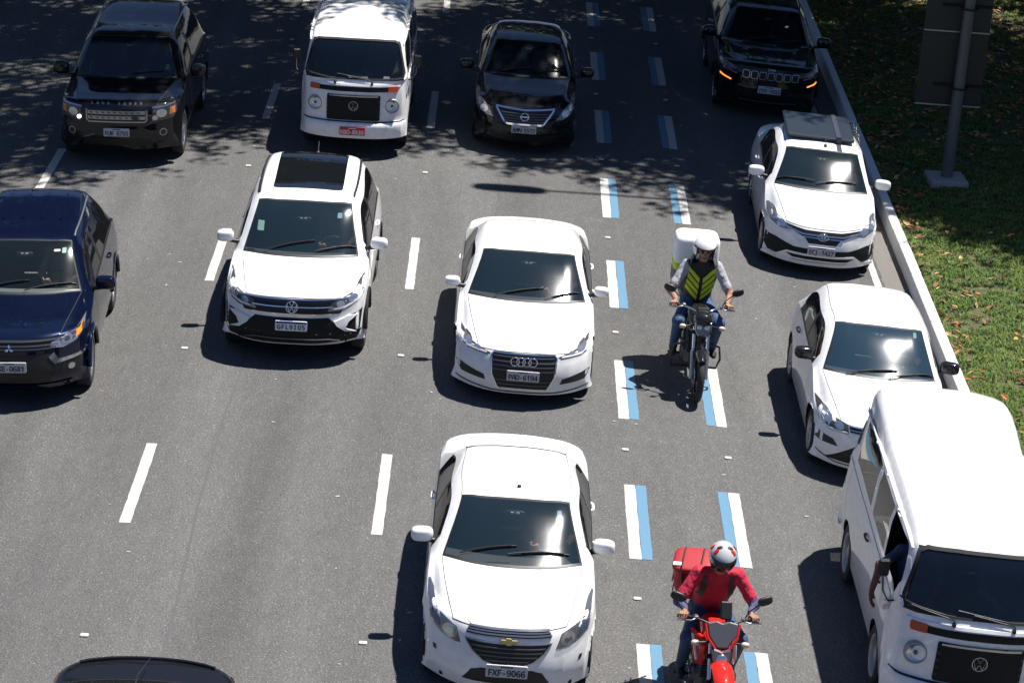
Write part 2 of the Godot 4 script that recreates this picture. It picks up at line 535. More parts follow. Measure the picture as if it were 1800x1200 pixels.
func build_hull(root: Node3D, p: Dictionary, net: Dictionary, mats: Dictionary) -> TriangleMesh:
	var L: float = p.L
	var keys: Array = net.keys
	var rows: Array = net.rows
	var nr := rows.size()
	for r in rows:
		for j in 8: r[j] = Vector3(r[j].x, r[j].y, L * 0.5 - r[j].z)
	var creases: Array = g_(p, "creases", ["C", "T1"])
	# dense rows
	var D := []
	var tk := []
	for i in nr - 1:
		var ts: Array = T_SAMPLES[keys[i].substr(0, 2)] if T_SAMPLES.has(keys[i].substr(0, 2)) else ([0.0, 0.25, 0.5, 0.75] if keys[i][0] in ["F", "B"] else [0.0, 0.2, 0.4, 0.6, 0.8])
		if i == nr - 2: ts = ts + [1.0]
		for t in ts:
			var row := []
			for j in 8:
				var col := []
				for k in nr: col.append(rows[k][j])
				row.append(hermite(col, i, t, keys[i] in creases, keys[i + 1] in creases))
			D.append(row); tk.append([keys[i], t])
	# dense columns
	var G := []
	var sk := []
	for row in D:
		var line := []
		for c in 7:
			var ss: Array = S_SAMPLES[c]
			if c == 6: ss = ss + [1.0]
			for s in ss:
				var gh = Vector3(-row[1].x, row[1].y, row[1].z)
				line.append(hermite(row, c, s, c == 4, c == 3, gh))
				if G.is_empty(): sk.append([c, s])
		G.append(line)
	# wheel arches
	var nj: int = sk.size()
	var Ra: float = p.R + g_(p, "archgap", 0.055)
	var axles := [L * 0.5 - p.fo, L * 0.5 - p.fo - p.wb]
	var inside := []
	for i in G.size():
		var f := []
		for j in nj:
			var isin := false
			var v: Vector3 = G[i][j]
			if sk[j][0] >= 4 or (sk[j][0] == 3 and sk[j][1] > 0.9):
				for az in axles:
					var q := Vector2(v.z - az, v.y - p.R)
					if q.length() < Ra:
						isin = true
						q = q.normalized() * Ra
						G[i][j] = Vector3(v.x, q.y + p.R, q.x + az)
			f.append(isin)
		inside.append(f)
	# cells into parts
	var tri_of := {}
	var nrm := {}
	var all := PackedVector3Array()
	var zl := L * 0.5 - 0.8
	for i in G.size() - 1:
		for j in nj - 1:
			if inside[i][j] and inside[i + 1][j] and inside[i][j + 1] and inside[i + 1][j + 1]:
				continue
			for sgn in [1.0, -1.0]:
				var sd := "R" if sgn > 0 else "L"
				var part := part_of(p, tk[i][0], tk[i][1], sk[j][0], sk[j][1], sd)
				var q := []
				for v in [G[i][j], G[i + 1][j], G[i + 1][j + 1], G[i][j + 1]]: q.append(Vector3(v.x * sgn, v.y, v.z))
				var mid: Vector3 = (q[0] + q[1] + q[2] + q[3]) * 0.25
				var out := mid - Vector3(0, 0.62 if mid.y < 1.3 else 0.9, clampf(mid.z, -zl, zl))
				if not tri_of.has(part): tri_of[part] = []
				for t in [[0, 1, 2], [0, 2, 3]]:
					var a: Vector3 = q[t[0]]; var b: Vector3 = q[t[1]]; var c: Vector3 = q[t[2]]
					var n := (a - c).cross(a - b)
					if n.length_squared() < 1e-12: continue
					if n.dot(out) < 0:
						var x := b; b = c; c = x
						n = -n
					tri_of[part].append([a, b, c])
					all.append(a); all.append(b); all.append(c)
					var gl := part.contains("window") or part == "windshield"
					for v in [a, b, c]:
						var key := str(gl) + str((v * 2000.0).round())
						nrm[key] = nrm.get(key, Vector3.ZERO) + n
	var lining := stool()
	var hasl := false
	for part in tri_of:
		var arr := []
		arr.resize(Mesh.ARRAY_MAX)
		var V := PackedVector3Array()
		var N := PackedVector3Array()
		var gl: bool = part.contains("window") or part == "windshield"
		var inner: bool = part.begins_with("pillar") or part in ["body", "roof", "front_doorR", "front_doorL", "rear_doorR", "rear_doorL", "trunk_lid"]
		for t in tri_of[part]:
			var w := []
			for v in t:
				var n: Vector3 = nrm[str(gl) + str((v * 2000.0).round())].normalized()
				V.append(v); N.append(n)
				w.append(v - n * 0.022)
			if inner and t[0].z < rows[keys.find("C")][0].z + 0.02 and t[0].z > -L * 0.5 + 0.25:
				st_tri(lining, w[0], w[2], w[1]); hasl = true
		arr[Mesh.ARRAY_VERTEX] = V
		arr[Mesh.ARRAY_NORMAL] = N
		var me := ArrayMesh.new()
		me.add_surface_from_arrays(Mesh.PRIMITIVE_TRIANGLES, arr)
		var nm: String = part
		for k in ["pillar_trim", "cladding", "window_moulding", "front_window", "rear_side_window", "quarter_window", "front_door", "rear_door"]:
			if nm.begins_with(k): nm = k
		if part == g_(p, "open", ""): continue
		var mt: Material = mats.paint
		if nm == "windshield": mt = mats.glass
		elif nm == "rear_window" : mt = mats.side_glass
		elif nm in ["front_window", "rear_side_window", "quarter_window"]: mt = mats.side_glass
		elif nm in ["windshield_seal", "rear_window_seal", "pillar_trim", "window_moulding"]: mt = M.black_trim
		elif nm in ["cladding", "lower_bumper"]: mt = M.dark_plastic
		elif nm == "roof" and mats.has("roof"): mt = mats.roof
		if nm == "pillar_trim" and g_(p, "van", false): mt = mats.paint
		if nm == "window_moulding" and g_(p, "paintmould", false): mt = mats.paint
		put(nm, me, mt, root)
	if hasl:
		lining.generate_normals()
		put("interior_lining", lining.commit(), M.lining, root)
	# floor pan
	var fl := stool()
	bx(fl, Vector3(0, g_(p, "y0", 0.2) + 0.03, 0), Vector3(p.hw * 1.5, 0.04, L - 0.5), 0.01)
	bx(fl, Vector3(0, g_(p, "y0", 0.2) + 0.12, (axles[0] + axles[1]) * 0.5), Vector3(p.hw * 1.84, 0.05, p.wb - 2.0 * Ra - 0.04), 0.01)
	obj("floor_pan", fl, M.under, root)
	# wheel wells
	for az in axles:
		for sgn in [-1.0, 1.0]:
			var w := stool()
			w.set_smooth_group(0)
			for k in 12:
				var a := -0.25 + (PI + 0.5) * k / 12.0
				var b := -0.25 + (PI + 0.5) * (k + 1) / 12.0
				var pa := Vector3(0, p.R + sin(a) * (Ra + 0.004), az + cos(a) * (Ra + 0.004))
				var pb := Vector3(0, p.R + sin(b) * (Ra + 0.004), az + cos(b) * (Ra + 0.004))
				var xo := Vector3(sgn * p.hw * 0.955, 0, 0)
				var xi := Vector3(sgn * (p.hw - 0.34), 0, 0)
				var ctr := Vector3(0, p.R, az)
				quado(w, pa + xo, pb + xo, pb + xi, pa + xi, ctr - (pa + pb) * 0.5)
				trio(w, pa + xi, pb + xi, ctr + xi, Vector3(sgn, 0, 0))
			obj("wheel_well", w, M.under, root)
	var tm := TriangleMesh.new()
	tm.create_from_faces(all)
	# dark strips painted in for shade in hood and door gaps, plus roof mouldings
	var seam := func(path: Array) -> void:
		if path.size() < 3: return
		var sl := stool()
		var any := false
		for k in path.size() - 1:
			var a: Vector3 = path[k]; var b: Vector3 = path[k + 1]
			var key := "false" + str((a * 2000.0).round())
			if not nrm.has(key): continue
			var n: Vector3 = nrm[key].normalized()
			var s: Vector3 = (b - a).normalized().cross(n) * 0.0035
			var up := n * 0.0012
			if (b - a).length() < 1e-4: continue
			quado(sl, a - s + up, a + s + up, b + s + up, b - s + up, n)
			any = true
		if any: obj("gap_shade_and_moulding", sl, M.rubber, root)
	var ja := -1
	var jb := -1
	for j in nj:
		if sk[j][0] == 2 and sk[j][1] == 0.0: ja = j
		if sk[j][0] == 4 and sk[j][1] == 0.0: jb = j
	for sgn in [1.0, -1.0]:
		var hoodline := []
		var roofline := []
		for i in G.size():
			var k: String = tk[i][0]
			var v: Vector3 = G[i][ja]
			if not g_(p, "nohood", false) and (k == "F3" or k.begins_with("H") or (k == "C" and tk[i][1] == 0.0)): hoodline.append(Vector3(v.x * sgn, v.y, v.z))
			if k.begins_with("R1") or k.begins_with("R2") or (k == "R3" and tk[i][1] == 0.0): roofline.append(Vector3(v.x * sgn, v.y, v.z))
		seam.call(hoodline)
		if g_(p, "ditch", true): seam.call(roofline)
		for pick in [["C", 0.15], ["R2", 0.0], ["R3", 0.3]]:
			var doorline := []
			for i in G.size():
				if tk[i][0] == pick[0] and absf(tk[i][1] - pick[1]) < 0.001:
					for j in range(jb, nj):
						if inside[i][j]: break
						doorline.append(Vector3(G[i][j].x * sgn, G[i][j].y, G[i][j].z))
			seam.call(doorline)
	if not g_(p, "nohood", false):
		for sgn in [1.0, -1.0]:
			var lip := []
			for i in G.size():
				if tk[i][0] == "F3" and tk[i][1] == 0.0:
					for j in ja + 1: lip.append(Vector3(G[i][j].x * sgn, G[i][j].y, G[i][j].z))
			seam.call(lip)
	root.set_meta("cowl", rows[keys.find("C")][0])
	return tm

func st_tri(st: SurfaceTool, a: Vector3, b: Vector3, c: Vector3) -> void:
	st.set_smooth_group(0)
	st.add_vertex(a); st.add_vertex(b); st.add_vertex(c)

# ---------------------------------------------------------------- wheels
var wheel_cache := {}
func wheel_meshes(R: float, style: String) -> Dictionary:
	var key := "%0.3f%s" % [R, style]
	if wheel_cache.has(key): return wheel_cache[key]
	var w := 0.1
	var rr := R * 0.66
	var ty := stool()
	lathe(ty, Transform3D(), [Vector2(rr, -w * 0.85), Vector2(rr + 0.02, -w * 0.98), Vector2(R * 0.86, -w), Vector2(R * 0.97, -w * 0.86), Vector2(R, -w * 0.6), Vector2(R, w * 0.6), Vector2(R * 0.97, w * 0.86), Vector2(R * 0.86, w), Vector2(rr + 0.02, w * 0.98), Vector2(rr, w * 0.85)], 32)
	ty.generate_normals()
	var ri := stool()
	lathe(ri, Transform3D(), [Vector2(rr * 0.86, w * 0.2), Vector2(rr * 0.9, w * 0.8), Vector2(rr * 1.0, w * 0.92), Vector2(rr * 1.02, w * 0.9), Vector2(rr * 1.0, w * 0.7)], 32)
	if style == "steel":
		lathe(ri, Transform3D(), [Vector2(0.001, w * 0.75), Vector2(rr * 0.3, w * 0.72), Vector2(rr * 0.38, w * 0.45), Vector2(rr * 0.7, w * 0.5), Vector2(rr * 0.88, w * 0.3)], 24)
	else:
		var ns := 5 if style == "five" else 10
		for k in ns:
			var a := TAU * k / ns
			var wd := rr * (0.26 if ns == 5 else 0.14)
			var xf := Transform3D(Basis(Vector3.RIGHT, a), Vector3.ZERO)
			rbox(ri, xf * Transform3D(Basis(), Vector3(w * 0.55, rr * 0.52, 0)), Vector3(w * 0.45, rr * 0.82, wd), 0.012)
		lathe(ri, Transform3D(), [Vector2(rr * 0.24, w * 0.3), Vector2(rr * 0.22, w * 0.82), Vector2(rr * 0.12, w * 0.86), Vector2(0.001, w * 0.86)], 16)
	ri.generate_normals()
	var br := stool()
	lathe(br, Transform3D(), [Vector2(rr * 0.86, w * 0.1), Vector2(0.01, w * 0.1)], 20)
	lathe(br, Transform3D(), [Vector2(rr * 0.9, -w * 0.8), Vector2(rr * 0.86, w * 0.15)], 20)
	br.generate_normals()
	wheel_cache[key] = {"tyre": ty.commit(), "rim": ri.commit(), "drum": br.commit()}
	return wheel_cache[key]

func add_wheels(root: Node3D, p: Dictionary, style: String, rim_mat: Material) -> void:
	var ms := wheel_meshes(p.R, style)
	var L: float = p.L
	for az in [L * 0.5 - p.fo, L * 0.5 - p.fo - p.wb]:
		for sgn in [-1.0, 1.0]:
			var wn := Node3D.new()
			wn.name = "wheel"
			root.add_child(wn, true)
			wn.position = Vector3(sgn * (p.hw - 0.125), p.R, az)
			if sgn < 0: wn.rotation.y = PI
			wn.rotation.x = az * 1.7 * sgn
			put("tyre", ms.tyre, M.rubber_tyre, wn)
			put("rim", ms.rim, rim_mat, wn)
			put("brake_drum", ms.drum, M.under, wn)

# ---------------------------------------------------------------- fittings
func plate(root: Node3D, tm: TriangleMesh, txt: String, y: float, kind := "grey", x := 0.0, tilt := 0.0) -> void:
	var at = onto(tm, "front", Vector2(x, y), 0.0)
	var a2 = onto(tm, "front", Vector2(x + 0.1, y + 0.03), 0.0)
	var zz: float = maxf(at.z, a2.z) + 0.022
	var hold := Node3D.new()
	hold.name = "license_plate"
	root.add_child(hold, true)
	hold.position = Vector3(x, y, zz)
	hold.rotation.x = tilt
	var st := stool()
	slab(st, Transform3D(), rounded2(-0.2, -0.065, 0.2, 0.065, 0.012, 2), -0.012, 0.006, 0.002)
	var face: Material = {"grey": M.plate_grey, "red": M.plate_red, "new": M.plate_white}[kind]
	var ink: Material = {"grey": M.plate_ink, "red": M.plate_white, "new": M.plate_ink}[kind]
	obj("plate_panel", st, face, hold)
	if kind == "new":
		var bs := stool()
		slab(bs, Transform3D(), rounded2(-0.196, 0.032, 0.196, 0.0615, 0.006, 2), 0.006, 0.0075)
		obj("blue_band", bs, M.plate_blue, hold)
	else:
		var bs := stool()
		bx(bs, Vector3(0, 0.047, 0.0068), Vector3(0.12, 0.012, 0.0016), 0.0)
		obj("city_strip", bs, ink, hold)
	var n := txt.length()
	var wid := 0.36 / maxi(n, 7)
	for i in n:
		if txt[i] == " ": continue
		var t := text_mesh(txt[i], 0.068 if kind != "new" else 0.064, 0.002)
		var o := put("plate_character", t, ink, hold)
		o.position = Vector3((i - (n - 1) * 0.5) * wid, -0.016, 0.0072)
		o.scale = Vector3(0.95, 1, 1)

func mirror_pair(root: Node3D, p: Dictionary, m: Material, at: Vector3, size := Vector3(0.105, 0.072, 0.06)) -> void:
	for sgn in [-1.0, 1.0]:
		var hold := Node3D.new()
		hold.name = "side_mirror"
		root.add_child(hold, true)
		var c := Vector3(sgn * at.x, at.y, at.z)
		var st := stool()
		var b := Basis(Vector3.UP, -sgn * 0.12)
		blob(st, Transform3D(b, c), size, 0.62, 20, 12)
		obj("housing", st, m, hold)
		var sg := stool()
		rbox(sg, Transform3D(b, c + b * Vector3(0, 0, -size.z * 0.99)), Vector3(size.x * 1.55, size.y * 1.4, 0.008), 0.003)
		obj("mirror_glass", sg, M.chrome, hold)
		var sa := stool()
		tube(sa, [c + Vector3(-sgn * 0.05, -size.y * 0.75, 0), c + Vector3(-sgn * (size.x + 0.03), -size.y * 1.0, -0.01), c + Vector3(-sgn * (size.x + 0.1), -size.y * 1.2, -0.02)], [0.03, 0.028, 0.034], 8)
		obj("mirror_arm", sa, M.black_trim, hold)

func wipers(root: Node3D, tm: TriangleMesh, list: Array) -> void:
	# [pivot x, pivot z, tip x, tip z] in plan
	for w in list:
		var st := stool()
		var pts := []
		for i in 9:
			var q := Vector2(lerpf(w[0], w[2], i / 8.0), lerpf(w[1], w[3], i / 8.0))
			var v = onto(tm, "top", q, 0.022)
			if v != null: pts.append(v)
		if pts.size() > 2: tube(st, pts.slice(0, 6), 0.008, 6)
		if pts.size() > 4: tube(st, pts.slice(2), 0.006, 6)
		var d := Vector2(w[2] - w[0], w[3] - w[1])
		pts = []
		for i in 11:
			var q := Vector2(w[0], w[1]) + d * lerpf(0.25, 1.1, i / 10.0)
			var v = onto(tm, "top", q, 0.010)
			if v != null: pts.append(v)
		if pts.size() > 2: tube(st, pts, 0.009, 6)
		obj("wiper", st, M.black_trim, root)

func sit_inside(root: Node3D, p: Dictionary, van := false) -> Array:
	# dashboard, steering wheel, seats
	var c: Vector3 = root.get_meta("cowl")
	root.remove_meta("cowl")
	var hw: float = p.hw
	var st := stool()
	st.set_smooth_group(0)
	var prof := [[-0.03, -0.06], [-0.15, -0.035], [-0.34, -0.045], [-0.46, -0.09], [-0.50, -0.2], [-0.46, -0.5]]
	if van: prof = [[-0.04, -0.05], [-0.1, -0.04], [-0.22, -0.05], [-0.28, -0.1], [-0.28, -0.24], [-0.2, -0.6]]
	for i in prof.size() - 1:
		for k in 8:
			var x0 := lerpf(-0.86, 0.86, k / 8.0) * hw
			var x1 := lerpf(-0.86, 0.86, (k + 1) / 8.0) * hw
			var f := func(x: float, q: Array) -> Vector3: return Vector3(x, c.y + q[1] - 0.03 * pow(x / hw, 2), c.z + q[0] - (p.get("wsweep", 0.18) + 0.03) * pow(x / hw, 2))
			quado(st, f.call(x0, prof[i]), f.call(x1, prof[i]), f.call(x1, prof[i + 1]), f.call(x0, prof[i + 1]), Vector3(0, 0.5, -0.5))
	obj("dashboard", st, g_(p, "dashmat", M.dash), root)
	var dz := c.z - (0.62 if not van else 0.42)
	var sx := 0.37 * hw / 0.87
	var sw := stool()
	var wc := Vector3(sx, c.y - 0.09, dz)
	var tilt := Basis(Vector3.RIGHT, -0.45 if not van else -1.0)
	ring(sw, wc, tilt * Vector3(0.18, 0, 0), tilt * Vector3(0, 0.18, 0), 0.015, 24, 6)
	for a in [0.2, PI - 0.2, -PI / 2]: tube(sw, [wc, wc + tilt * Vector3(cos(a), sin(a), 0) * 0.175], 0.014, 6)
	blob(sw, Transform3D(tilt, wc), Vector3(0.06, 0.06, 0.025), 0.8, 12, 8)
	tube(sw, [wc, wc + tilt * Vector3(0, 0, 0.22)], 0.03, 8)
	obj("steering_wheel", sw, M.black_trim, root)
	var sy: float = p.get("seat_y", 0.50)
	var rowz := [dz - 0.62, dz - 1.42]
	for r in 2:
		for sgn in ([-1.0, 1.0] if r == 0 else [0.0]):
			var sc := Vector3(sgn * sx, sy, rowz[r])
			var wd := 0.48 if r == 0 else hw * 1.5
			var se := stool()
			rbox(se, Transform3D(Basis(Vector3.RIGHT, -0.12), sc + Vector3(0, -0.06, 0.1)), Vector3(wd + 0.02, 0.16, 0.52), 0.05)
			rbox(se, Transform3D(Basis(Vector3.RIGHT, -0.24), sc + Vector3(0, 0.3, -0.24)), Vector3(wd, 0.62, 0.14), 0.05)
			var so := obj("seat", se, M.seat, root)
			var hs := stool()
			rbox(hs, Transform3D(Basis(Vector3.RIGHT, -0.2), sc + Vector3(0, 0.70, -0.33)), Vector3(0.25, 0.17, 0.09), 0.035)
			tube(hs, [sc + Vector3(-0.06, 0.58, -0.31), sc + Vector3(-0.06, 0.66, -0.33)], 0.008, 6)
			tube(hs, [sc + Vector3(0.06, 0.58, -0.31), sc + Vector3(0.06, 0.66, -0.33)], 0.008, 6)
			obj("headrest", hs, M.seat, so)
	return [Vector3(sx, sy + 0.115, rowz[0] - 0.04), wc]

func sticker(root: Node3D, tm: TriangleMesh, x0: float, y0: float, x1: float, y1: float, m: Material) -> void:
	var st := stool()
	patch(st, tm, "front", rounded2(x0, y0, x1, y1, 0.008, 2), -0.004, 0.05)
	obj("sticker", st, m, root)

func rear_mirror(root: Node3D, tm: TriangleMesh, y: float) -> void:
	var at = onto(tm, "front", Vector2(0, y), 0.0)
	var st := stool()
	blob(st, Transform3D(Basis(), at + Vector3(0, -0.045, -0.075)), Vector3(0.11, 0.033, 0.018), 0.6, 14, 8)
	tube(st, [at + Vector3(0, 0.0, -0.008), at + Vector3(0, -0.03, -0.06)], 0.012, 6)
	obj("interior_mirror", st, M.black_trim, root)
	var sl := stool()
	bx(sl, at + Vector3(0, -0.03, -0.048), Vector3(0.09, 0.018, 0.01), 0.002)
	obj("toll_tag", sl, M.white_plastic, root)

# a lamp: dark bowl on the hull, bright reflectors in it, clear cover over it
func lamp(root: Node3D, tm: TriangleMesh, called: String, outline: PackedVector2Array, bits: Array, both := true, cover := true, back: Material = null) -> void:
	for sgn in ([1.0, -1.0] if both else [1.0]):
		var hold := Node3D.new()
		hold.name = called
		root.add_child(hold, true)
		var o := outline if sgn > 0 else mirrored(outline)
		var st := stool()
		patch(st, tm, "front", o, 0.003, 0.05)
		obj("lamp_bowl", st, back if back else M.lamp_bowl, hold)
		for b in bits:
			var bs := stool()
			var pb: PackedVector2Array = b[0] if sgn > 0 else mirrored(b[0])
			patch(bs, tm, "front", pb, b[3] if b.size() > 3 else 0.008, 0.04)
			obj(b[1], bs, b[2], hold)
		if cover:
			var cs := stool()
			patch(cs, tm, "front", o, 0.016, 0.05)
			obj("lens", cs, M.lens, hold)

func front_piece(root: Node3D, tm: TriangleMesh, called: String, poly: PackedVector2Array, m: Material, off := 0.004, both := false) -> MeshInstance3D:
	var st := stool()
	patch(st, tm, "front", poly, off, 0.06)
	var o := obj(called, st, m, root)
	if both:
		var s2 := stool()
		patch(s2, tm, "front", mirrored(poly), off, 0.06)
		obj(called, s2, m, root)
	return o

func front_strip(root: Node3D, tm: TriangleMesh, called: String, pts: PackedVector2Array, w: float, m: Material, off := 0.012, both := false, closed := false) -> void:
	var st := stool()
	strip(st, tm, "front", pts, w, off, closed)
	obj(called, st, m, root)
	if both:
		var s2 := stool()
		strip(s2, tm, "front", mirrored(pts), w, off, closed)
		obj(called, s2, m, root)

func handles(root: Node3D, tm: TriangleMesh, list: Array, m: Material) -> void:
	for h in list:
		for view in ["right", "left"]:
			var v = onto(tm, view, Vector2(h[0], h[1]), 0.02)
			if v == null: continue
			var st := stool()
			var s := 1.0 if view == "right" else -1.0
			tube(st, [v + Vector3(-s * 0.03, 0, -0.1), v + Vector3(0, 0, -0.07), v + Vector3(0.003 * s, 0, 0), v + Vector3(0, 0, 0.07), v + Vector3(-s * 0.03, 0, 0.1)], 0.014, 6)
			obj("door_handle", st, m, root)

func wheel_arch_trim(root: Node3D, p: Dictionary, m: Material) -> void:
	var L: float = p.L
	for az in [L * 0.5 - p.fo, L * 0.5 - p.fo - p.wb]:
		for sgn in [-1.0, 1.0]:
			var st := stool()
			var Ra: float = p.R + g_(p, "archgap", 0.055) + 0.015
			tube(st, arcpts(Vector3(sgn * (p.hw - 0.012), p.R, az), Vector3(0, 0, Ra), Vector3(0, Ra, 0), 0.1, PI - 0.1, 14), 0.032, 6)
			obj("arch_trim", st, m, root)

func antenna(root: Node3D, tm: TriangleMesh, x: float, z: float, length := 0.2) -> void:
	var v = onto(tm, "top", Vector2(x, z), 0.0)
	var st := stool()
	blob(st, Transform3D(Basis(), v + Vector3(0, 0.012, 0)), Vector3(0.025, 0.02, 0.04), 0.8, 10, 6)
	tube(st, [v + Vector3(0, 0.02, 0), v + Vector3(0, 0.02 + length * 0.6, -length * 0.9)], [0.005, 0.0025], 5)
	obj("antenna", st, M.black_trim, root)

func place(root: Node3D, x: float, zfront: float, L: float, yaw := 0.0) -> void:
	root.rotation = Vector3(0, yaw, road_tilt(x))
	root.position = Vector3(x, road_y(x) + 0.004, zfront - L * 0.5)

# ---------------------------------------------------------------- emblems
func emblem(root: Node3D, tm: TriangleMesh, kind: String, x: float, y: float, r: float, m: Material, lean := -0.2) -> void:
	var at = onto(tm, "front", Vector2(x, y), 0.016)
	var b := Basis(Vector3.RIGHT, lean)
	var st := stool()
	var U := b * Vector3.RIGHT
	var V := b * Vector3.UP
	var N := b * Vector3.BACK
	var bar := func(x0: float, y0: float, x1: float, y1: float, w: float) -> void:
		var a: Vector3 = at + (U * x0 + V * y0) * r
		var c: Vector3 = at + (U * x1 + V * y1) * r
		tube(st, [a, c], w * r, 6)
	match kind:
		"letters_in_ring":
			ring(st, at, U * r, V * r, r * 0.1, 24, 6)
			bar.call(-0.42, 0.86, 0.0, 0.12, 0.09); bar.call(0.42, 0.86, 0.0, 0.12, 0.09)
			bar.call(-0.85, 0.42, -0.42, -0.8, 0.09); bar.call(-0.42, -0.8, 0.0, -0.05, 0.09)
			bar.call(0.0, -0.05, 0.42, -0.8, 0.09); bar.call(0.42, -0.8, 0.85, 0.42, 0.09)
		"four_rings":
			for i in 4: ring(st, at + U * (i - 1.5) * r * 1.42, U * r, V * r, r * 0.14, 22, 6)
		"three_ovals":
			ring(st, at, U * r * 1.45, V * r, r * 0.12, 26, 6)
			ring(st, at + V * r * 0.1, U * r * 0.5, V * r * 0.82, r * 0.1, 20, 6)
			ring(st, at + V * r * 0.45, U * r * 1.0, V * r * 0.42, r * 0.1, 20, 6)
		"ring_bar":
			ring(st, at, U * r, V * r, r * 0.14, 24, 6)
			rbox(st, Transform3D(b, at), Vector3(r * 2.5, r * 0.42, 0.012), 0.004)
		"bow_tie":
			slab(st, Transform3D(b, at), pv([-1.75 * r, -0.42 * r, -0.62 * r, -0.42 * r, -0.5 * r, -0.75 * r, 0.62 * r, -0.75 * r, 0.62 * r, -0.42 * r, 1.62 * r, -0.42 * r, 1.75 * r, 0.42 * r, 0.62 * r, 0.42 * r, 0.5 * r, 0.75 * r, -0.62 * r, 0.75 * r, -0.62 * r, 0.42 * r, -1.62 * r, 0.42 * r]), -0.006, 0.012, 0.004)
		"three_diamonds":
			for a in [PI / 2, PI / 2 + TAU / 3, PI / 2 - TAU / 3]:
				var d := Vector2(cos(a), sin(a)) * r
				var s := Vector2(-d.y, d.x) * 0.29
				slab(st, Transform3D(b, at), PackedVector2Array([Vector2.ZERO, d * 0.5 - s, d, d * 0.5 + s]), -0.006, 0.01, 0.002)
		"oval":
			slab(st, Transform3D(b, at), ellipse2(Vector2.ZERO, r * 1.7, r, 20), -0.004, 0.008, 0.002)
	obj("emblem", st, m, root)

func lettering(root: Node3D, tm: TriangleMesh, txt: String, y: float, h: float, spacing: float, m: Material, lean := -0.7, x := 0.0) -> void:
	var n := txt.length()
	for i in n:
		if txt[i] == " ": continue
		var xx := x + (i - (n - 1) * 0.5) * spacing
		var at = onto(tm, "front", Vector2(xx, y), 0.006)
		if at == null: continue
		var o := put("letter", text_mesh(txt[i], h, 0.006), m, root)
		o.position = at
		o.rotation.x = lean

func hatch_bars(root: Node3D, tm: TriangleMesh, called: String, ys: Array, xw: Array, w: float, m: Material, off := 0.014) -> void:
	for i in ys.size(): front_strip(root, tm, called, pv([-xw[i], ys[i], xw[i], ys[i]]), w, m, off)

func top_piece(root: Node3D, tm: TriangleMesh, called: String, poly: PackedVector2Array, m: Material, off := 0.005) -> void:
	var st := stool()
	patch(st, tm, "top", poly, off, 0.1)
	obj(called, st, m, root)

func top_rail(root: Node3D, tm: TriangleMesh, x: float, z0: float, z1: float, m: Material, lift := 0.035, r := 0.014) -> void:
	for sgn in [-1.0, 1.0]:
		var pts := []
		for i in 13:
			var f := i / 12.0
			var v = onto(tm, "top", Vector2(sgn * (x - 0.02 * pow(2 * f - 1, 2)), lerpf(z0, z1, f)), 0.0)
			if v != null: pts.append(v + Vector3(0, (0.005 if i in [0, 12] else lift), 0))
		var st := stool()
		tube(st, pts, r, 6)
		obj("roof_rail", st, m, root)

func body_creases(root: Node3D, tm: TriangleMesh, lines: Array, m: Material) -> void:
	for l in lines:
		for s in [1.0, -1.0]:
			var q := PackedVector2Array()
			for i in range(0, l.size(), 2): q.append(Vector2(l[i] * s, l[i + 1]))
			var st := stool()
			strip(st, tm, "top", q, 0.018, 0.004, false, 0.08)
			obj("hood_crease", st, m, root)

# ---------------------------------------------------------------- the cars
func car_base(called: String, label: String, category: String, p: Dictionary, net: Dictionary, mats: Dictionary, style: String, rim: Material, x: float, zf: float, yaw := 0.0) -> Array:
	var root := thing(called, label, category)
	place(root, x, zf, p.L, yaw)
	var tm := build_hull(root, p, net, mats)
	add_wheels(root, p, style, rim)
	var seat := sit_inside(root, p, p.get("van", false))
	return [root, tm, seat]

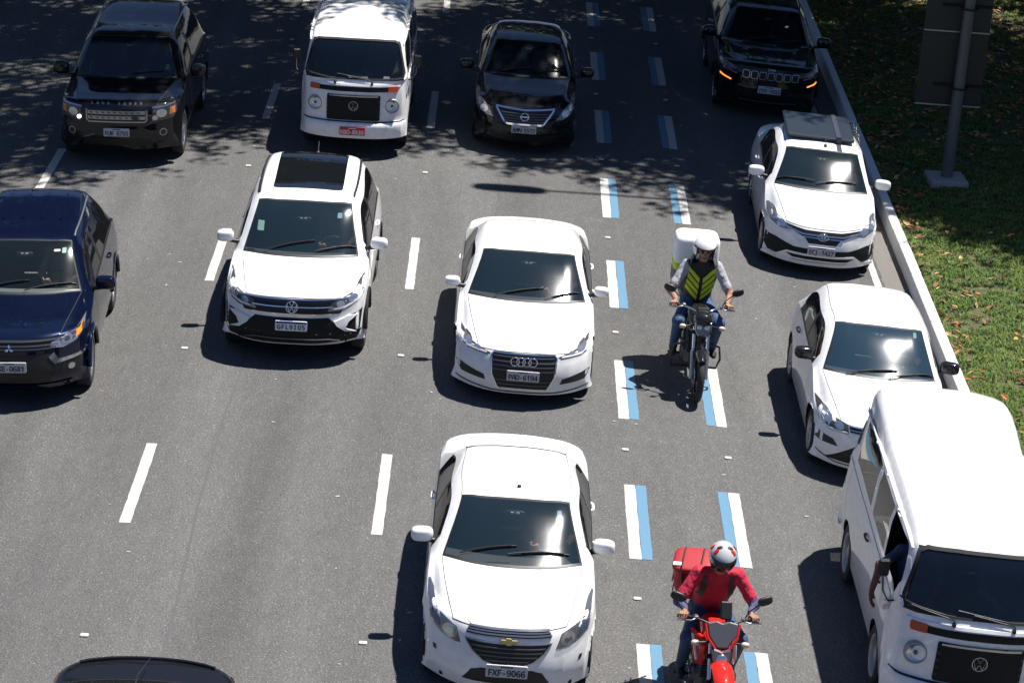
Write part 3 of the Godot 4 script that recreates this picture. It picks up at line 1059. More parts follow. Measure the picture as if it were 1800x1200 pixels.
func car_white_suv() -> void:
	var p := {"L": 4.46, "hw": 0.92, "H": 1.63, "R": 0.35, "fo": 0.87, "wb": 2.68, "y0": 0.27, "y5": 0.72, "y6": 0.5,
		"yF": [0.27, 0.44, 0.64, 0.90], "zF": [0.09, 0.0, 0.01, 0.07], "bow": 0.30, "bowe": 3.0, "hood": [[0.985, 0.36], [1.04, 0.78]], "yC": 1.08, "zC": 1.10, "yb": 1.02, "ybrise": 0.1,
		"wsx": 0.75, "rx": 0.61, "R1": [1.605, 1.88], "R2": [1.655, 2.5], "R3": [1.63, 3.88], "T1": [1.16, 4.32], "T2": [1.0, 4.40], "tx": 0.64, "clad": true, "seat_y": 0.62, "ditch": false, "wsweep": 0.2}
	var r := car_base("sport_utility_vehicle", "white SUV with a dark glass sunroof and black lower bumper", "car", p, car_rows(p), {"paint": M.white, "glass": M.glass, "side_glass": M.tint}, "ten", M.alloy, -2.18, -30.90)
	var root: Node3D = r[0]
	var tm: TriangleMesh = r[1]
	seated(root, "person driving the white SUV with the sunroof", r[2][0], Color(0.05, 0.07, 0.1), Color(0.33, 0.19, 0.13), r[2][1])
	wheel_arch_trim(root, p, M.dark_plastic)
	# dark lower mask, grille, lamps
	front_piece(root, tm, "lower_grille", pv([-0.80, 0.30, 0.80, 0.30, 0.86, 0.42, 0.62, 0.50, 0.46, 0.655, -0.46, 0.655, -0.62, 0.50, -0.86, 0.42]), M.dark_plastic, 0.004)
	front_piece(root, tm, "air_scoop", pv([0.84, 0.44, 0.86, 0.68, 0.74, 0.66, 0.60, 0.56, 0.70, 0.44]), M.dark_plastic, 0.005, true)
	front_piece(root, tm, "scoop_blade", pv([0.52, 0.60, 0.70, 0.655, 0.80, 0.645, 0.70, 0.58, 0.66, 0.50, 0.78, 0.43, 0.66, 0.46, 0.56, 0.54]), M.white, 0.020, true)
	front_piece(root, tm, "grille", pv([-0.60, 0.70, 0.60, 0.70, 0.64, 0.76, 0.66, 0.875, -0.66, 0.875, -0.64, 0.76]), M.grille, 0.006)
	hatch_bars(root, tm, "grille_bar", [0.875, 0.79, 0.70], [0.80, 0.50, 0.50], 0.014, M.chrome)
	hatch_bars(root, tm, "grille_slat", [0.845, 0.82, 0.76, 0.73], [0.55, 0.55, 0.52, 0.5], 0.008, M.black_gloss)
	var drl := pv([0.83, 0.935, 0.852, 0.935, 0.85, 0.84, 0.66, 0.76, 0.46, 0.745, 0.44, 0.765, 0.65, 0.785, 0.825, 0.86])
	lamp(root, tm, "headlight", pv([0.85, 0.955, 0.87, 0.84, 0.68, 0.745, 0.44, 0.73, 0.48, 0.83, 0.62, 0.885]), [[drl, "running_light", M.running], [ellipse2(Vector2(0.60, 0.815), 0.05, 0.038), "reflector", M.reflector], [ellipse2(Vector2(0.745, 0.86), 0.055, 0.042), "reflector", M.reflector]])
	front_strip(root, tm, "silver_lip", pv([-0.60, 0.335, -0.46, 0.375, 0.46, 0.375, 0.60, 0.335]), 0.022, M.silver, 0.016)
	front_strip(root, tm, "silver_lip", pv([-0.66, 0.305, 0.66, 0.305]), 0.02, M.silver, 0.012)
	emblem(root, tm, "letters_in_ring", 0, 0.79, 0.072, M.chrome, -0.15)
	plate(root, tm, "GFL9I05", 0.555, "new")
	mirror_pair(root, p, M.white, Vector3(1.0, 1.19, 0.72), Vector3(0.112, 0.076, 0.07))
	wipers(root, tm, [[-0.45, 1.02, 0.12, 0.92], [0.2, 1.04, 0.66, 0.86]])
	top_piece(root, tm, "sunroof", rounded2(-0.46, -1.38, 0.46, -0.02, 0.06), M.roof_glass, 0.006)
	top_rail(root, tm, 0.64, 0.10, -1.45, M.black_trim, 0.03, 0.016)
	antenna(root, tm, 0.02, -1.52, 0.17)
	rear_mirror(root, tm, 1.46)
	sticker(root, tm, -0.585, 1.30, -0.50, 1.40, M.sticker_mint)
	sticker(root, tm, 0.44, 1.46, 0.50, 1.51, M.sticker_blue)
	handles(root, tm, [[0.15, 0.92], [-0.85, 0.95]], M.white)

func car_white_sedan_rings() -> void:
	var p := {"L": 4.46, "hw": 0.895, "H": 1.42, "R": 0.325, "fo": 0.87, "wb": 2.64, "y0": 0.19, "y5": 0.62,
		"yF": [0.17, 0.34, 0.54, 0.70], "zF": [0.05, 0.0, 0.02, 0.09], "bow": 0.33, "bowe": 2.8, "hood": [[0.80, 0.40], [0.88, 0.82]], "yC": 0.955, "zC": 1.20, "yb": 0.90, "ybrise": 0.06,
		"wsx": 0.75, "rx": 0.59, "R1": [1.37, 2.0], "R2": [1.42, 2.55], "R3": [1.36, 3.30], "T1": [1.06, 4.0], "T2": [1.03, 4.40], "tx": 0.6, "seat_y": 0.46, "ditch": false, "wsweep": 0.22}
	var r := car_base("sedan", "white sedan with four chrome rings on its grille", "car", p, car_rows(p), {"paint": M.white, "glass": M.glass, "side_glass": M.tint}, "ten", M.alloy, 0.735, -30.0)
	var root: Node3D = r[0]
	var tm: TriangleMesh = r[1]
	seated(root, "person driving the white sedan with the four rings", r[2][0], Color(0.08, 0.08, 0.09), Color(0.3, 0.17, 0.12), r[2][1])
	front_piece(root, tm, "grille", pv([-0.30, 0.25, 0.30, 0.25, 0.385, 0.42, 0.40, 0.64, 0.37, 0.675, -0.37, 0.675, -0.40, 0.64, -0.385, 0.42]), M.grille, 0.005)
	front_strip(root, tm, "grille_frame", pv([-0.30, 0.25, 0.30, 0.25, 0.385, 0.42, 0.40, 0.64, 0.37, 0.675, -0.37, 0.675, -0.40, 0.64, -0.385, 0.42]), 0.016, M.chrome, 0.013, false, true)
	hatch_bars(root, tm, "grille_bar", [0.64, 0.585, 0.535, 0.485, 0.36, 0.31], [0.37, 0.38, 0.37, 0.37, 0.33, 0.30], 0.011, M.grille_bar)
	lamp(root, tm, "headlight", pv([0.415, 0.655, 0.46, 0.625, 0.70, 0.645, 0.79, 0.68, 0.80, 0.745, 0.72, 0.74, 0.56, 0.695]), [[pv([0.46, 0.645, 0.70, 0.66, 0.78, 0.71, 0.78, 0.725, 0.69, 0.678, 0.46, 0.66]), "running_light", M.running], [ellipse2(Vector2(0.70, 0.72), 0.055, 0.035), "reflector", M.reflector], [ellipse2(Vector2(0.58, 0.685), 0.04, 0.018), "reflector", M.reflector]])
	front_piece(root, tm, "air_intake", pv([0.46, 0.32, 0.76, 0.34, 0.83, 0.44, 0.78, 0.455, 0.48, 0.385]), M.grille, 0.005, true)
	front_strip(root, tm, "bumper_lip", pv([-0.82, 0.24, -0.4, 0.2, 0.4, 0.2, 0.82, 0.24]), 0.014, M.black_trim, 0.008)
	emblem(root, tm, "four_rings", 0, 0.595, 0.052, M.chrome, -0.12)
	plate(root, tm, "PAD-6194", 0.43)
	mirror_pair(root, p, M.white, Vector3(0.955, 1.03, 0.62), Vector3(0.098, 0.06, 0.065))
	wipers(root, tm, [[-0.4, 0.93, 0.15, 0.82], [0.22, 0.96, 0.62, 0.76]])
	rear_mirror(root, tm, 1.29)
	handles(root, tm, [[0.05, 0.80], [-0.9, 0.83]], M.white)
	body_creases(root, tm, [[0.42, 2.05, 0.60, 1.05]], M.white)

func car_white_sedan_bowtie() -> void:
	var p := {"L": 4.28, "hw": 0.855, "H": 1.48, "R": 0.30, "fo": 0.83, "wb": 2.53, "y0": 0.19, "y5": 0.66,
		"yF": [0.17, 0.36, 0.58, 0.80], "zF": [0.06, 0.0, 0.02, 0.10], "bow": 0.36, "bowe": 2.7, "lipup": 0.05, "hood": [[0.90, 0.36], [0.97, 0.66]], "yC": 1.03, "zC": 0.98, "yb": 0.97, "ybrise": 0.07,
		"wsx": 0.695, "rx": 0.545, "R1": [1.43, 1.78], "R2": [1.48, 2.3], "R3": [1.42, 3.1], "T1": [1.12, 3.80], "T2": [1.09, 4.22], "tx": 0.58, "seat_y": 0.5, "wsweep": 0.22}
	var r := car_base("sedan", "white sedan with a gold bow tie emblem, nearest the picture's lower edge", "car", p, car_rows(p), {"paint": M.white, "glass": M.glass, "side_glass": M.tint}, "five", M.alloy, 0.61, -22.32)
	var root: Node3D = r[0]
	var tm: TriangleMesh = r[1]
	seated(root, "person driving the white sedan with the bow tie emblem", r[2][0], Color(0.03, 0.03, 0.035), Color(0.36, 0.2, 0.13), r[2][1])
	front_piece(root, tm, "upper_grille", pv([-0.40, 0.735, 0.40, 0.735, 0.41, 0.755, 0.37, 0.80, -0.37, 0.80, -0.41, 0.755]), M.grille, 0.005)
	hatch_bars(root, tm, "grille_slat", [0.80, 0.779, 0.757, 0.735], [0.38, 0.39, 0.40, 0.40], 0.009, M.silver)
	front_piece(root, tm, "lower_grille", pv([-0.14, 0.475, 0.14, 0.475, 0.24, 0.51, 0.34, 0.59, 0.40, 0.68, -0.40, 0.68, -0.34, 0.59, -0.24, 0.51]), M.grille, 0.005)
	front_strip(root, tm, "grille_frame", pv([-0.14, 0.475, 0.14, 0.475, 0.24, 0.51, 0.34, 0.59, 0.41, 0.685, -0.41, 0.685, -0.34, 0.59, -0.24, 0.51]), 0.012, M.silver, 0.012, false, true)
	hatch_bars(root, tm, "grille_slat", [0.64, 0.60, 0.56, 0.52], [0.35, 0.32, 0.28, 0.2], 0.009, M.grille_bar)
	emblem(root, tm, "bow_tie", 0, 0.705, 0.048, M.gold, -0.25)
	lamp(root, tm, "headlight", pv([0.455, 0.625, 0.50, 0.615, 0.64, 0.645, 0.76, 0.71, 0.81, 0.86, 0.79, 0.875, 0.66, 0.82, 0.50, 0.755]), [[ellipse2(Vector2(0.565, 0.70), 0.07, 0.06), "reflector", M.reflector], [pv([0.66, 0.69, 0.75, 0.735, 0.785, 0.84, 0.68, 0.785]), "reflector", M.lamp_blue], [ellipse2(Vector2(0.565, 0.70), 0.035, 0.03), "bulb_cap", M.chrome, 0.012]], true, true, M.lamp_steel)
	front_piece(root, tm, "air_intake", pv([-0.42, 0.27, 0.42, 0.27, 0.34, 0.40, 0.24, 0.43, -0.24, 0.43, -0.34, 0.40]), M.grille, 0.005)
	front_piece(root, tm, "fog_slot", pv([0.68, 0.46, 0.71, 0.46, 0.72, 0.50, 0.69, 0.505]), M.black_trim, 0.005, true)
	plate(root, tm, "FXF-9066", 0.425)
	mirror_pair(root, p, M.white, Vector3(0.91, 1.075, 0.60), Vector3(0.112, 0.072, 0.07))
	wipers(root, tm, [[-0.52, 0.98, -0.02, 0.93], [-0.05, 1.02, 0.5, 0.92]])
	rear_mirror(root, tm, 1.36)
	sticker(root, tm, 0.42, 1.33, 0.465, 1.375, M.sticker_blue)
	# short roof dot of the antenna
	var at = onto(tm, "top", Vector2(0.03, 0.16), 0.0)
	var st := stool()
	blob(st, Transform3D(Basis(), at + Vector3(0, 0.008, 0)), Vector3(0.022, 0.02, 0.022), 0.9, 10, 6)
	obj("antenna_foot", st, M.black_trim, root)
	handles(root, tm, [[0.1, 0.84], [-0.8, 0.87]], M.white)
	body_creases(root, tm, [[0.30, 2.02, 0.42, 1.9, 0.60, 1.15], [0.12, 2.02, 0.30, 1.3]], M.white)

func car_white_hatch() -> void:
	var p := {"L": 3.92, "hw": 0.83, "H": 1.47, "R": 0.30, "fo": 0.80, "wb": 2.47, "y0": 0.19, "y5": 0.64,
		"yF": [0.17, 0.36, 0.54, 0.71], "zF": [0.06, 0.0, 0.02, 0.08], "bow": 0.30, "bowe": 2.9, "hood": [[0.81, 0.36], [0.90, 0.72]], "yC": 0.985, "zC": 1.03, "yb": 0.93, "ybrise": 0.07,
		"wsx": 0.69, "rx": 0.54, "R1": [1.41, 1.78], "R2": [1.47, 2.3], "R3": [1.43, 3.2], "T1": [1.06, 3.72], "T2": [0.95, 3.86], "tx": 0.56, "seat_y": 0.48, "wsweep": 0.2}
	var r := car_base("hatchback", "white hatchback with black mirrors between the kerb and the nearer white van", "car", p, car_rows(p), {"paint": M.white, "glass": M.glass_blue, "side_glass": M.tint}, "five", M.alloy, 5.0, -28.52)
	var root: Node3D = r[0]
	var tm: TriangleMesh = r[1]
	seated(root, "person in a blue shirt driving the white hatchback", r[2][0], Color(0.03, 0.08, 0.3), Color(0.45, 0.2, 0.12), r[2][1])
	front_piece(root, tm, "grille", pv([-0.42, 0.62, 0.42, 0.62, 0.44, 0.70, -0.44, 0.70]), M.grille, 0.005)
	hatch_bars(root, tm, "grille_bar", [0.69, 0.655, 0.625], [0.43, 0.43, 0.42], 0.01, M.chrome)
	emblem(root, tm, "letters_in_ring", 0, 0.655, 0.058, M.chrome, -0.2)
	lamp(root, tm, "headlight", pv([0.44, 0.60, 0.66, 0.59, 0.765, 0.65, 0.785, 0.765, 0.66, 0.745, 0.45, 0.70]), [[ellipse2(Vector2(0.545, 0.665), 0.05, 0.042), "reflector", M.reflector], [ellipse2(Vector2(0.68, 0.705), 0.055, 0.05), "reflector", M.reflector], [pv([0.45, 0.605, 0.66, 0.598, 0.75, 0.64, 0.745, 0.655, 0.655, 0.615, 0.45, 0.62]), "running_light", M.running]])
	front_piece(root, tm, "lower_grille", pv([-0.66, 0.25, 0.66, 0.25, 0.46, 0.40, 0.34, 0.48, -0.34, 0.48, -0.46, 0.40]), M.grille, 0.005)
	front_piece(root, tm, "air_intake", pv([0.54, 0.43, 0.78, 0.42, 0.81, 0.53, 0.60, 0.50]), M.black_trim, 0.005, true)
	front_strip(root, tm, "bumper_lip", pv([-0.8, 0.30, -0.55, 0.22, 0.55, 0.22, 0.8, 0.30]), 0.012, M.black_trim, 0.007)
	mirror_pair(root, p, M.black_gloss, Vector3(0.90, 1.05, 0.44), Vector3(0.12, 0.075, 0.07))
	wipers(root, tm, [[-0.42, 0.86, 0.14, 0.80], [0.10, 0.90, 0.6, 0.72]])
	rear_mirror(root, tm, 1.35)
	sticker(root, tm, 0.42, 1.34, 0.46, 1.38, M.sticker_mint)
	handles(root, tm, [[-0.05, 0.82], [-0.9, 0.85]], M.black_trim)
	body_creases(root, tm, [[0.40, 1.80, 0.58, 0.98]], M.white)

func car_white_sedan_ovals() -> void:
	var p := {"L": 4.27, "hw": 0.85, "H": 1.51, "R": 0.30, "fo": 0.82, "wb": 2.55, "y0": 0.19, "y5": 0.66,
		"yF": [0.17, 0.36, 0.56, 0.72], "zF": [0.06, 0.0, 0.02, 0.09], "bow": 0.34, "bowe": 2.8, "lipup": 0.10, "hood": [[0.86, 0.36], [0.95, 0.68]], "yC": 1.02, "zC": 0.98, "yb": 0.95, "ybrise": 0.07,
		"wsx": 0.70, "rx": 0.54, "R1": [1.45, 1.72], "R2": [1.51, 2.25], "R3": [1.46, 3.1], "T1": [1.12, 3.80], "T2": [1.09, 4.22], "tx": 0.58, "seat_y": 0.5, "wsweep": 0.2}
	var r := car_base("sedan", "white sedan with a dark load on its roof, beside the kerb", "car", p, car_rows(p), {"paint": M.white, "glass": M.glass, "side_glass": M.tint}, "five", M.alloy, 5.07, -36.03, -0.02)
	var root: Node3D = r[0]
	var tm: TriangleMesh = r[1]
	seated(root, "person in a red shirt driving the white sedan with the roof load", r[2][0], Color(0.4, 0.02, 0.03), Color(0.3, 0.17, 0.12), r[2][1])
	front_piece(root, tm, "grille", pv([-0.20, 0.515, 0.20, 0.515, 0.26, 0.59, 0.44, 0.66, 0.62, 0.735, 0.42, 0.71, 0.26, 0.69, -0.26, 0.69, -0.42, 0.71, -0.62, 0.735, -0.44, 0.66, -0.26, 0.59]), M.grille, 0.006)
	front_strip(root, tm, "grille_bar", pv([-0.6, 0.70, -0.3, 0.635, 0.3, 0.635, 0.6, 0.70]), 0.018, M.chrome, 0.014)
	front_strip(root, tm, "grille_bar", pv([-0.3, 0.60, 0.3, 0.60]), 0.012, M.chrome, 0.014)
	emblem(root, tm, "three_ovals", 0, 0.618, 0.052, M.chrome, -0.2)
	lamp(root, tm, "headlight", pv([0.44, 0.655, 0.62, 0.635, 0.76, 0.70, 0.80, 0.80, 0.76, 0.825, 0.60, 0.77]), [[ellipse2(Vector2(0.60, 0.705), 0.06, 0.05), "reflector", M.reflector], [ellipse2(Vector2(0.715, 0.775), 0.05, 0.055), "reflector", M.reflector]], true, true, M.lamp_steel)
	front_piece(root, tm, "lower_grille", pv([-0.40, 0.27, 0.40, 0.27, 0.52, 0.33, 0.60, 0.26, 0.74, 0.26, 0.80, 0.34, 0.79, 0.50, 0.66, 0.50, 0.40, 0.435, -0.40, 0.435, -0.66, 0.50, -0.79, 0.50, -0.80, 0.34, -0.74, 0.26, -0.60, 0.26, -0.52, 0.33]), M.dark_plastic, 0.005)
	front_strip(root, tm, "bumper_fin", pv([-0.78, 0.22, -0.62, 0.24, -0.48, 0.345, 0.48, 0.345, 0.62, 0.24, 0.78, 0.22]), 0.03, M.white, 0.018)
	front_strip(root, tm, "bumper_lip", pv([-0.4, 0.235, 0.4, 0.235]), 0.012, M.silver, 0.010)
	plate(root, tm, "ECJ-1427", 0.42)
	mirror_pair(root, p, M.white, Vector3(0.95, 1.07, 0.60), Vector3(0.12, 0.075, 0.065))
	wipers(root, tm, [[-0.12, 1.0, -0.62, 0.90], [-0.08, 1.03, 0.45, 0.92]])
	antenna(root, tm, 0.05, 0.30, 0.16)
	rear_mirror(root, tm, 1.37)
	handles(root, tm, [[0.12, 0.84], [-0.8, 0.87]], M.white)
	body_creases(root, tm, [[0.40, 2.0, 0.60, 1.2]], M.white)
	# the load on the roof and its strap
	var lo := thing("wrapped_slab", "dark flat slab strapped on the roof of the white sedan", "load")
	lo.transform = root.transform
	var st := stool()
	rbox(st, Transform3D(Basis(Vector3.RIGHT, 0.03), Vector3(-0.02, 1.565, -0.42)), Vector3(1.02, 0.06, 1.15), 0.02)
	obj("slab_wrap", st, M.film_black, lo)
	var s2 := stool()
	strip(s2, tm, "top", pv([0.26, 0.40, 0.255, 0.16]), 0.075, 0.006)
	rbox(s2, Transform3D(Basis(Vector3.RIGHT, 0.03), Vector3(0.25, 1.60, -0.42)), Vector3(0.075, 0.008, 1.17), 0.002)
	rbox(s2, Transform3D(Basis(Vector3.RIGHT, 1.2), Vector3(0.255, 1.555, 0.17)), Vector3(0.075, 0.008, 0.09), 0.002)
	obj("strap", s2, M.strap, lo)
	var s3 := stool()
	for k in 5:
		tube(s3, [Vector3(0.50, 1.54 + 0.01 * k, -0.9 + 0.2 * k), Vector3(0.55 + 0.03 * (k % 2), 1.58, -0.8 + 0.2 * k), Vector3(0.60, 1.46, -0.72 + 0.2 * k)], 0.012, 5)
	obj("loose_film", s3, M.film_black, lo)

func car_blue_suv() -> void:
	var p := {"L": 4.37, "hw": 0.905, "H": 1.62, "R": 0.345, "fo": 0.90, "wb": 2.67, "y0": 0.24, "y5": 0.70, "y6": 0.48,
		"yF": [0.24, 0.44, 0.64, 0.87], "zF": [0.10, 0.0, 0.02, 0.08], "bow": 0.34, "bowe": 2.8, "lipup": 0.03, "hood": [[0.97, 0.38], [1.03, 0.78]], "yC": 1.08, "zC": 1.10, "yb": 1.0, "ybrise": 0.1,
		"wsx": 0.73, "rx": 0.565, "R1": [1.555, 1.82], "R2": [1.62, 2.4], "R3": [1.58, 3.78], "T1": [1.16, 4.24], "T2": [1.0, 4.32], "tx": 0.64, "seat_y": 0.6, "ditch": false, "wsweep": 0.2, "dashmat": M.dash_pale}
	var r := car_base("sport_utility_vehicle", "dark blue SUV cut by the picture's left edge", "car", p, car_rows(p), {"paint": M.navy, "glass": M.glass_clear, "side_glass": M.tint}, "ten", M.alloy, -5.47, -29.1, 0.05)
	var root: Node3D = r[0]
	var tm: TriangleMesh = r[1]
	seated(root, "person in a beige shirt driving the dark blue SUV", r[2][0], Color(0.36, 0.33, 0.24), Color(0.36, 0.21, 0.14), r[2][1])
	front_piece(root, tm, "grille", pv([-0.50, 0.74, 0.50, 0.74, 0.60, 0.84, -0.60, 0.84]), M.grille, 0.005)
	hatch_bars(root, tm, "grille_bar", [0.85, 0.80, 0.765], [0.62, 0.56, 0.52], 0.012, M.grille_bar)
	emblem(root, tm, "three_diamonds", 0, 0.775, 0.06, M.chrome, -0.2)
	front_piece(root, tm, "lower_grille", pv([-0.46, 0.34, 0.46, 0.34, 0.54, 0.48, 0.47, 0.70, -0.47, 0.70, -0.54, 0.48]), M.grille, 0.005)
	lamp(root, tm, "headlight", pv([0.46, 0.77, 0.62, 0.75, 0.76, 0.80, 0.82, 0.87, 0.815, 0.925, 0.64, 0.875, 0.48, 0.825]), [[ellipse2(Vector2(0.66, 0.835), 0.058, 0.05), "reflector", M.reflector], [ellipse2(Vector2(0.66, 0.835), 0.03, 0.028), "bulb_cap", M.black_gloss, 0.012], [pv([0.755, 0.82, 0.81, 0.865, 0.80, 0.905, 0.755, 0.89]), "turn_signal", M.amber], [pv([0.48, 0.785, 0.58, 0.78, 0.58, 0.85, 0.49, 0.825]), "reflector", M.reflector]], true, true, M.silver)
	var sh := pv([0.45, 0.66, 0.52, 0.56, 0.56, 0.575, 0.83, 0.60, 0.85, 0.47, 0.87, 0.47, 0.87, 0.64, 0.56, 0.62, 0.51, 0.71])
	front_piece(root, tm, "chrome_shield", sh, M.chrome, 0.014, true)
	front_piece(root, tm, "fog_recess", pv([0.58, 0.45, 0.80, 0.45, 0.81, 0.56, 0.60, 0.555]), M.grille, 0.005, true)
	lamp(root, tm, "fog_light", ellipse2(Vector2(0.70, 0.50), 0.05, 0.05), [[ellipse2(Vector2(0.70, 0.50), 0.035, 0.035), "reflector", M.reflector, 0.014]], true, false)
	front_strip(root, tm, "bumper_lip", pv([-0.7, 0.30, 0.7, 0.30]), 0.03, M.navy, 0.016)
	plate(root, tm, "FKE-0681", 0.56)
	mirror_pair(root, p, M.navy, Vector3(1.0, 1.10, 0.66), Vector3(0.125, 0.085, 0.07))
	wipers(root, tm, [[-0.5, 0.98, 0.05, 0.92], [0.05, 1.04, 0.6, 0.86]])
	rear_mirror(root, tm, 1.45)
	sticker(root, tm, 0.36, 1.455, 0.44, 1.475, M.white_plastic)
	sticker(root, tm, 0.46, 1.44, 0.51, 1.485, M.sticker_mint)
	for xx in [-0.36, -0.12, 0.12, 0.36]:
		var st := stool()
		strip(st, tm, "top", pv([xx, -0.25, xx, -1.25]), 0.03, 0.010, false, 0.1)
		obj("roof_rib", st, M.navy, root)
	top_rail(root, tm, 0.60, 0.2, -1.3, M.alloy, 0.03, 0.014)
	antenna(root, tm, -0.1, -1.2, 0.2)
	handles(root, tm, [[0.12, 0.90], [-0.85, 0.93]], M.navy)
	wheel_arch_trim(root, p, M.navy)
	body_creases(root, tm, [[0.45, 2.05, 0.62, 1.15]], M.navy)

func car_black_suv_bars() -> void:
	var p := {"L": 4.5, "hw": 0.955, "H": 1.74, "R": 0.36, "fo": 0.90, "wb": 2.66, "y0": 0.28, "y5": 0.78, "y6": 0.52,
		"yF": [0.28, 0.48, 0.70, 0.985], "zF": [0.07, 0.0, 0.01, 0.04], "bow": 0.22, "bowe": 3.2, "hood": [[1.055, 0.36], [1.09, 0.78]], "yC": 1.13, "zC": 1.10, "yb": 1.08, "ybrise": 0.05,
		"wsx": 0.79, "rx": 0.62, "R1": [1.68, 1.68], "R2": [1.74, 2.3], "R3": [1.71, 3.9], "T1": [1.2, 4.36], "T2": [1.05, 4.44], "tx": 0.68, "seat_y": 0.7, "qend": 0.1, "clad": true, "ditch": false, "wsweep": 0.16}
	var r := car_base("sport_utility_vehicle", "black boxy SUV with a two bar silver grille in the tree shade", "car", p, car_rows(p), {"paint": M.black_paint, "glass": M.glass_dark, "side_glass": M.tint}, "five", M.alloy, -5.56, -39.05)
	var root: Node3D = r[0]
	var tm: TriangleMesh = r[1]
	seated(root, "person driving the boxy black SUV", r[2][0], Color(0.06, 0.06, 0.07), Color(0.3, 0.17, 0.12), r[2][1])
	front_piece(root, tm, "grille", pv([-0.44, 0.73, 0.44, 0.73, 0.46, 0.76, 0.46, 0.935, -0.46, 0.935, -0.46, 0.76]), M.black_gloss, 0.005)
	front_strip(root, tm, "grille_frame", pv([-0.46, 0.92, -0.46, 0.76, -0.43, 0.73, 0.43, 0.73, 0.46, 0.76, 0.46, 0.92]), 0.02, M.silver, 0.016)
	for yy in [0.875, 0.795]:
		front_strip(root, tm, "grille_bar", pv([-0.44, yy, 0.44, yy]), 0.05, M.silver, 0.014)
		for k in 9: front_piece(root, tm, "bar_slot", pv([-0.40 + 0.09 * k, yy - 0.012, -0.35 + 0.09 * k, yy - 0.012, -0.37 + 0.09 * k, yy + 0.012, -0.42 + 0.09 * k, yy + 0.012]), M.grille_bar, 0.018)
	lettering(root, tm, "LAND ROVER", 1.0, 0.045, 0.083, M.silver, -0.75)
	emblem(root, tm, "oval", 0.29, 0.795, 0.034, M.oval_green, -0.1)
	lamp(root, tm, "headlight", pv([0.53, 0.75, 0.60, 0.735, 0.84, 0.78, 0.88, 0.85, 0.87, 0.95, 0.56, 0.955]), [[ellipse2(Vector2(0.68, 0.855), 0.075, 0.065), "reflector", M.reflector], [ellipse2(Vector2(0.585, 0.79), 0.042, 0.038), "reflector", M.reflector], [pv([0.79, 0.82, 0.865, 0.84, 0.86, 0.93, 0.80, 0.93]), "turn_signal", M.amber], [pv([0.54, 0.935, 0.86, 0.965, 0.86, 0.985, 0.54, 0.96]), "reflector", M.silver]])
	# the one lamp that is lit
	var at = onto(tm, "front", Vector2(-0.575, 0.79), 0.03)
	var ls := stool()
	blob(ls, Transform3D(Basis(), at), Vector3(0.032, 0.032, 0.012), 1.0, 12, 6)
	obj("lit_bulb", ls, M.lit_white, root)
	lamp(root, tm, "fog_light", ellipse2(Vector2(0.70, 0.56), 0.062, 0.062), [[ellipse2(Vector2(0.70, 0.56), 0.055, 0.055), "bezel", M.silver, 0.01], [ellipse2(Vector2(0.70, 0.56), 0.042, 0.042), "reflector", M.lamp_bowl, 0.014]], true, false)
	front_piece(root, tm, "lower_grille", pv([-0.55, 0.35, 0.55, 0.35, 0.5, 0.46, -0.5, 0.46]), M.grille, 0.005)
	plate(root, tm, "FUK 6755", 0.57)
	mirror_pair(root, p, M.black_paint, Vector3(1.09, 1.18, 0.74), Vector3(0.125, 0.105, 0.07))
	wipers(root, tm, [[0.1, 1.09, 0.55, 1.0]])
	top_rail(root, tm, 0.66, 0.3, -1.9, M.silver, 0.04, 0.016)
	sticker(root, tm, 0.60, 1.24, 0.66, 1.31, M.sticker_mint)
	rear_mirror(root, tm, 1.58)
	handles(root, tm, [[0.15, 0.97], [-0.85, 0.98]], M.black_paint)

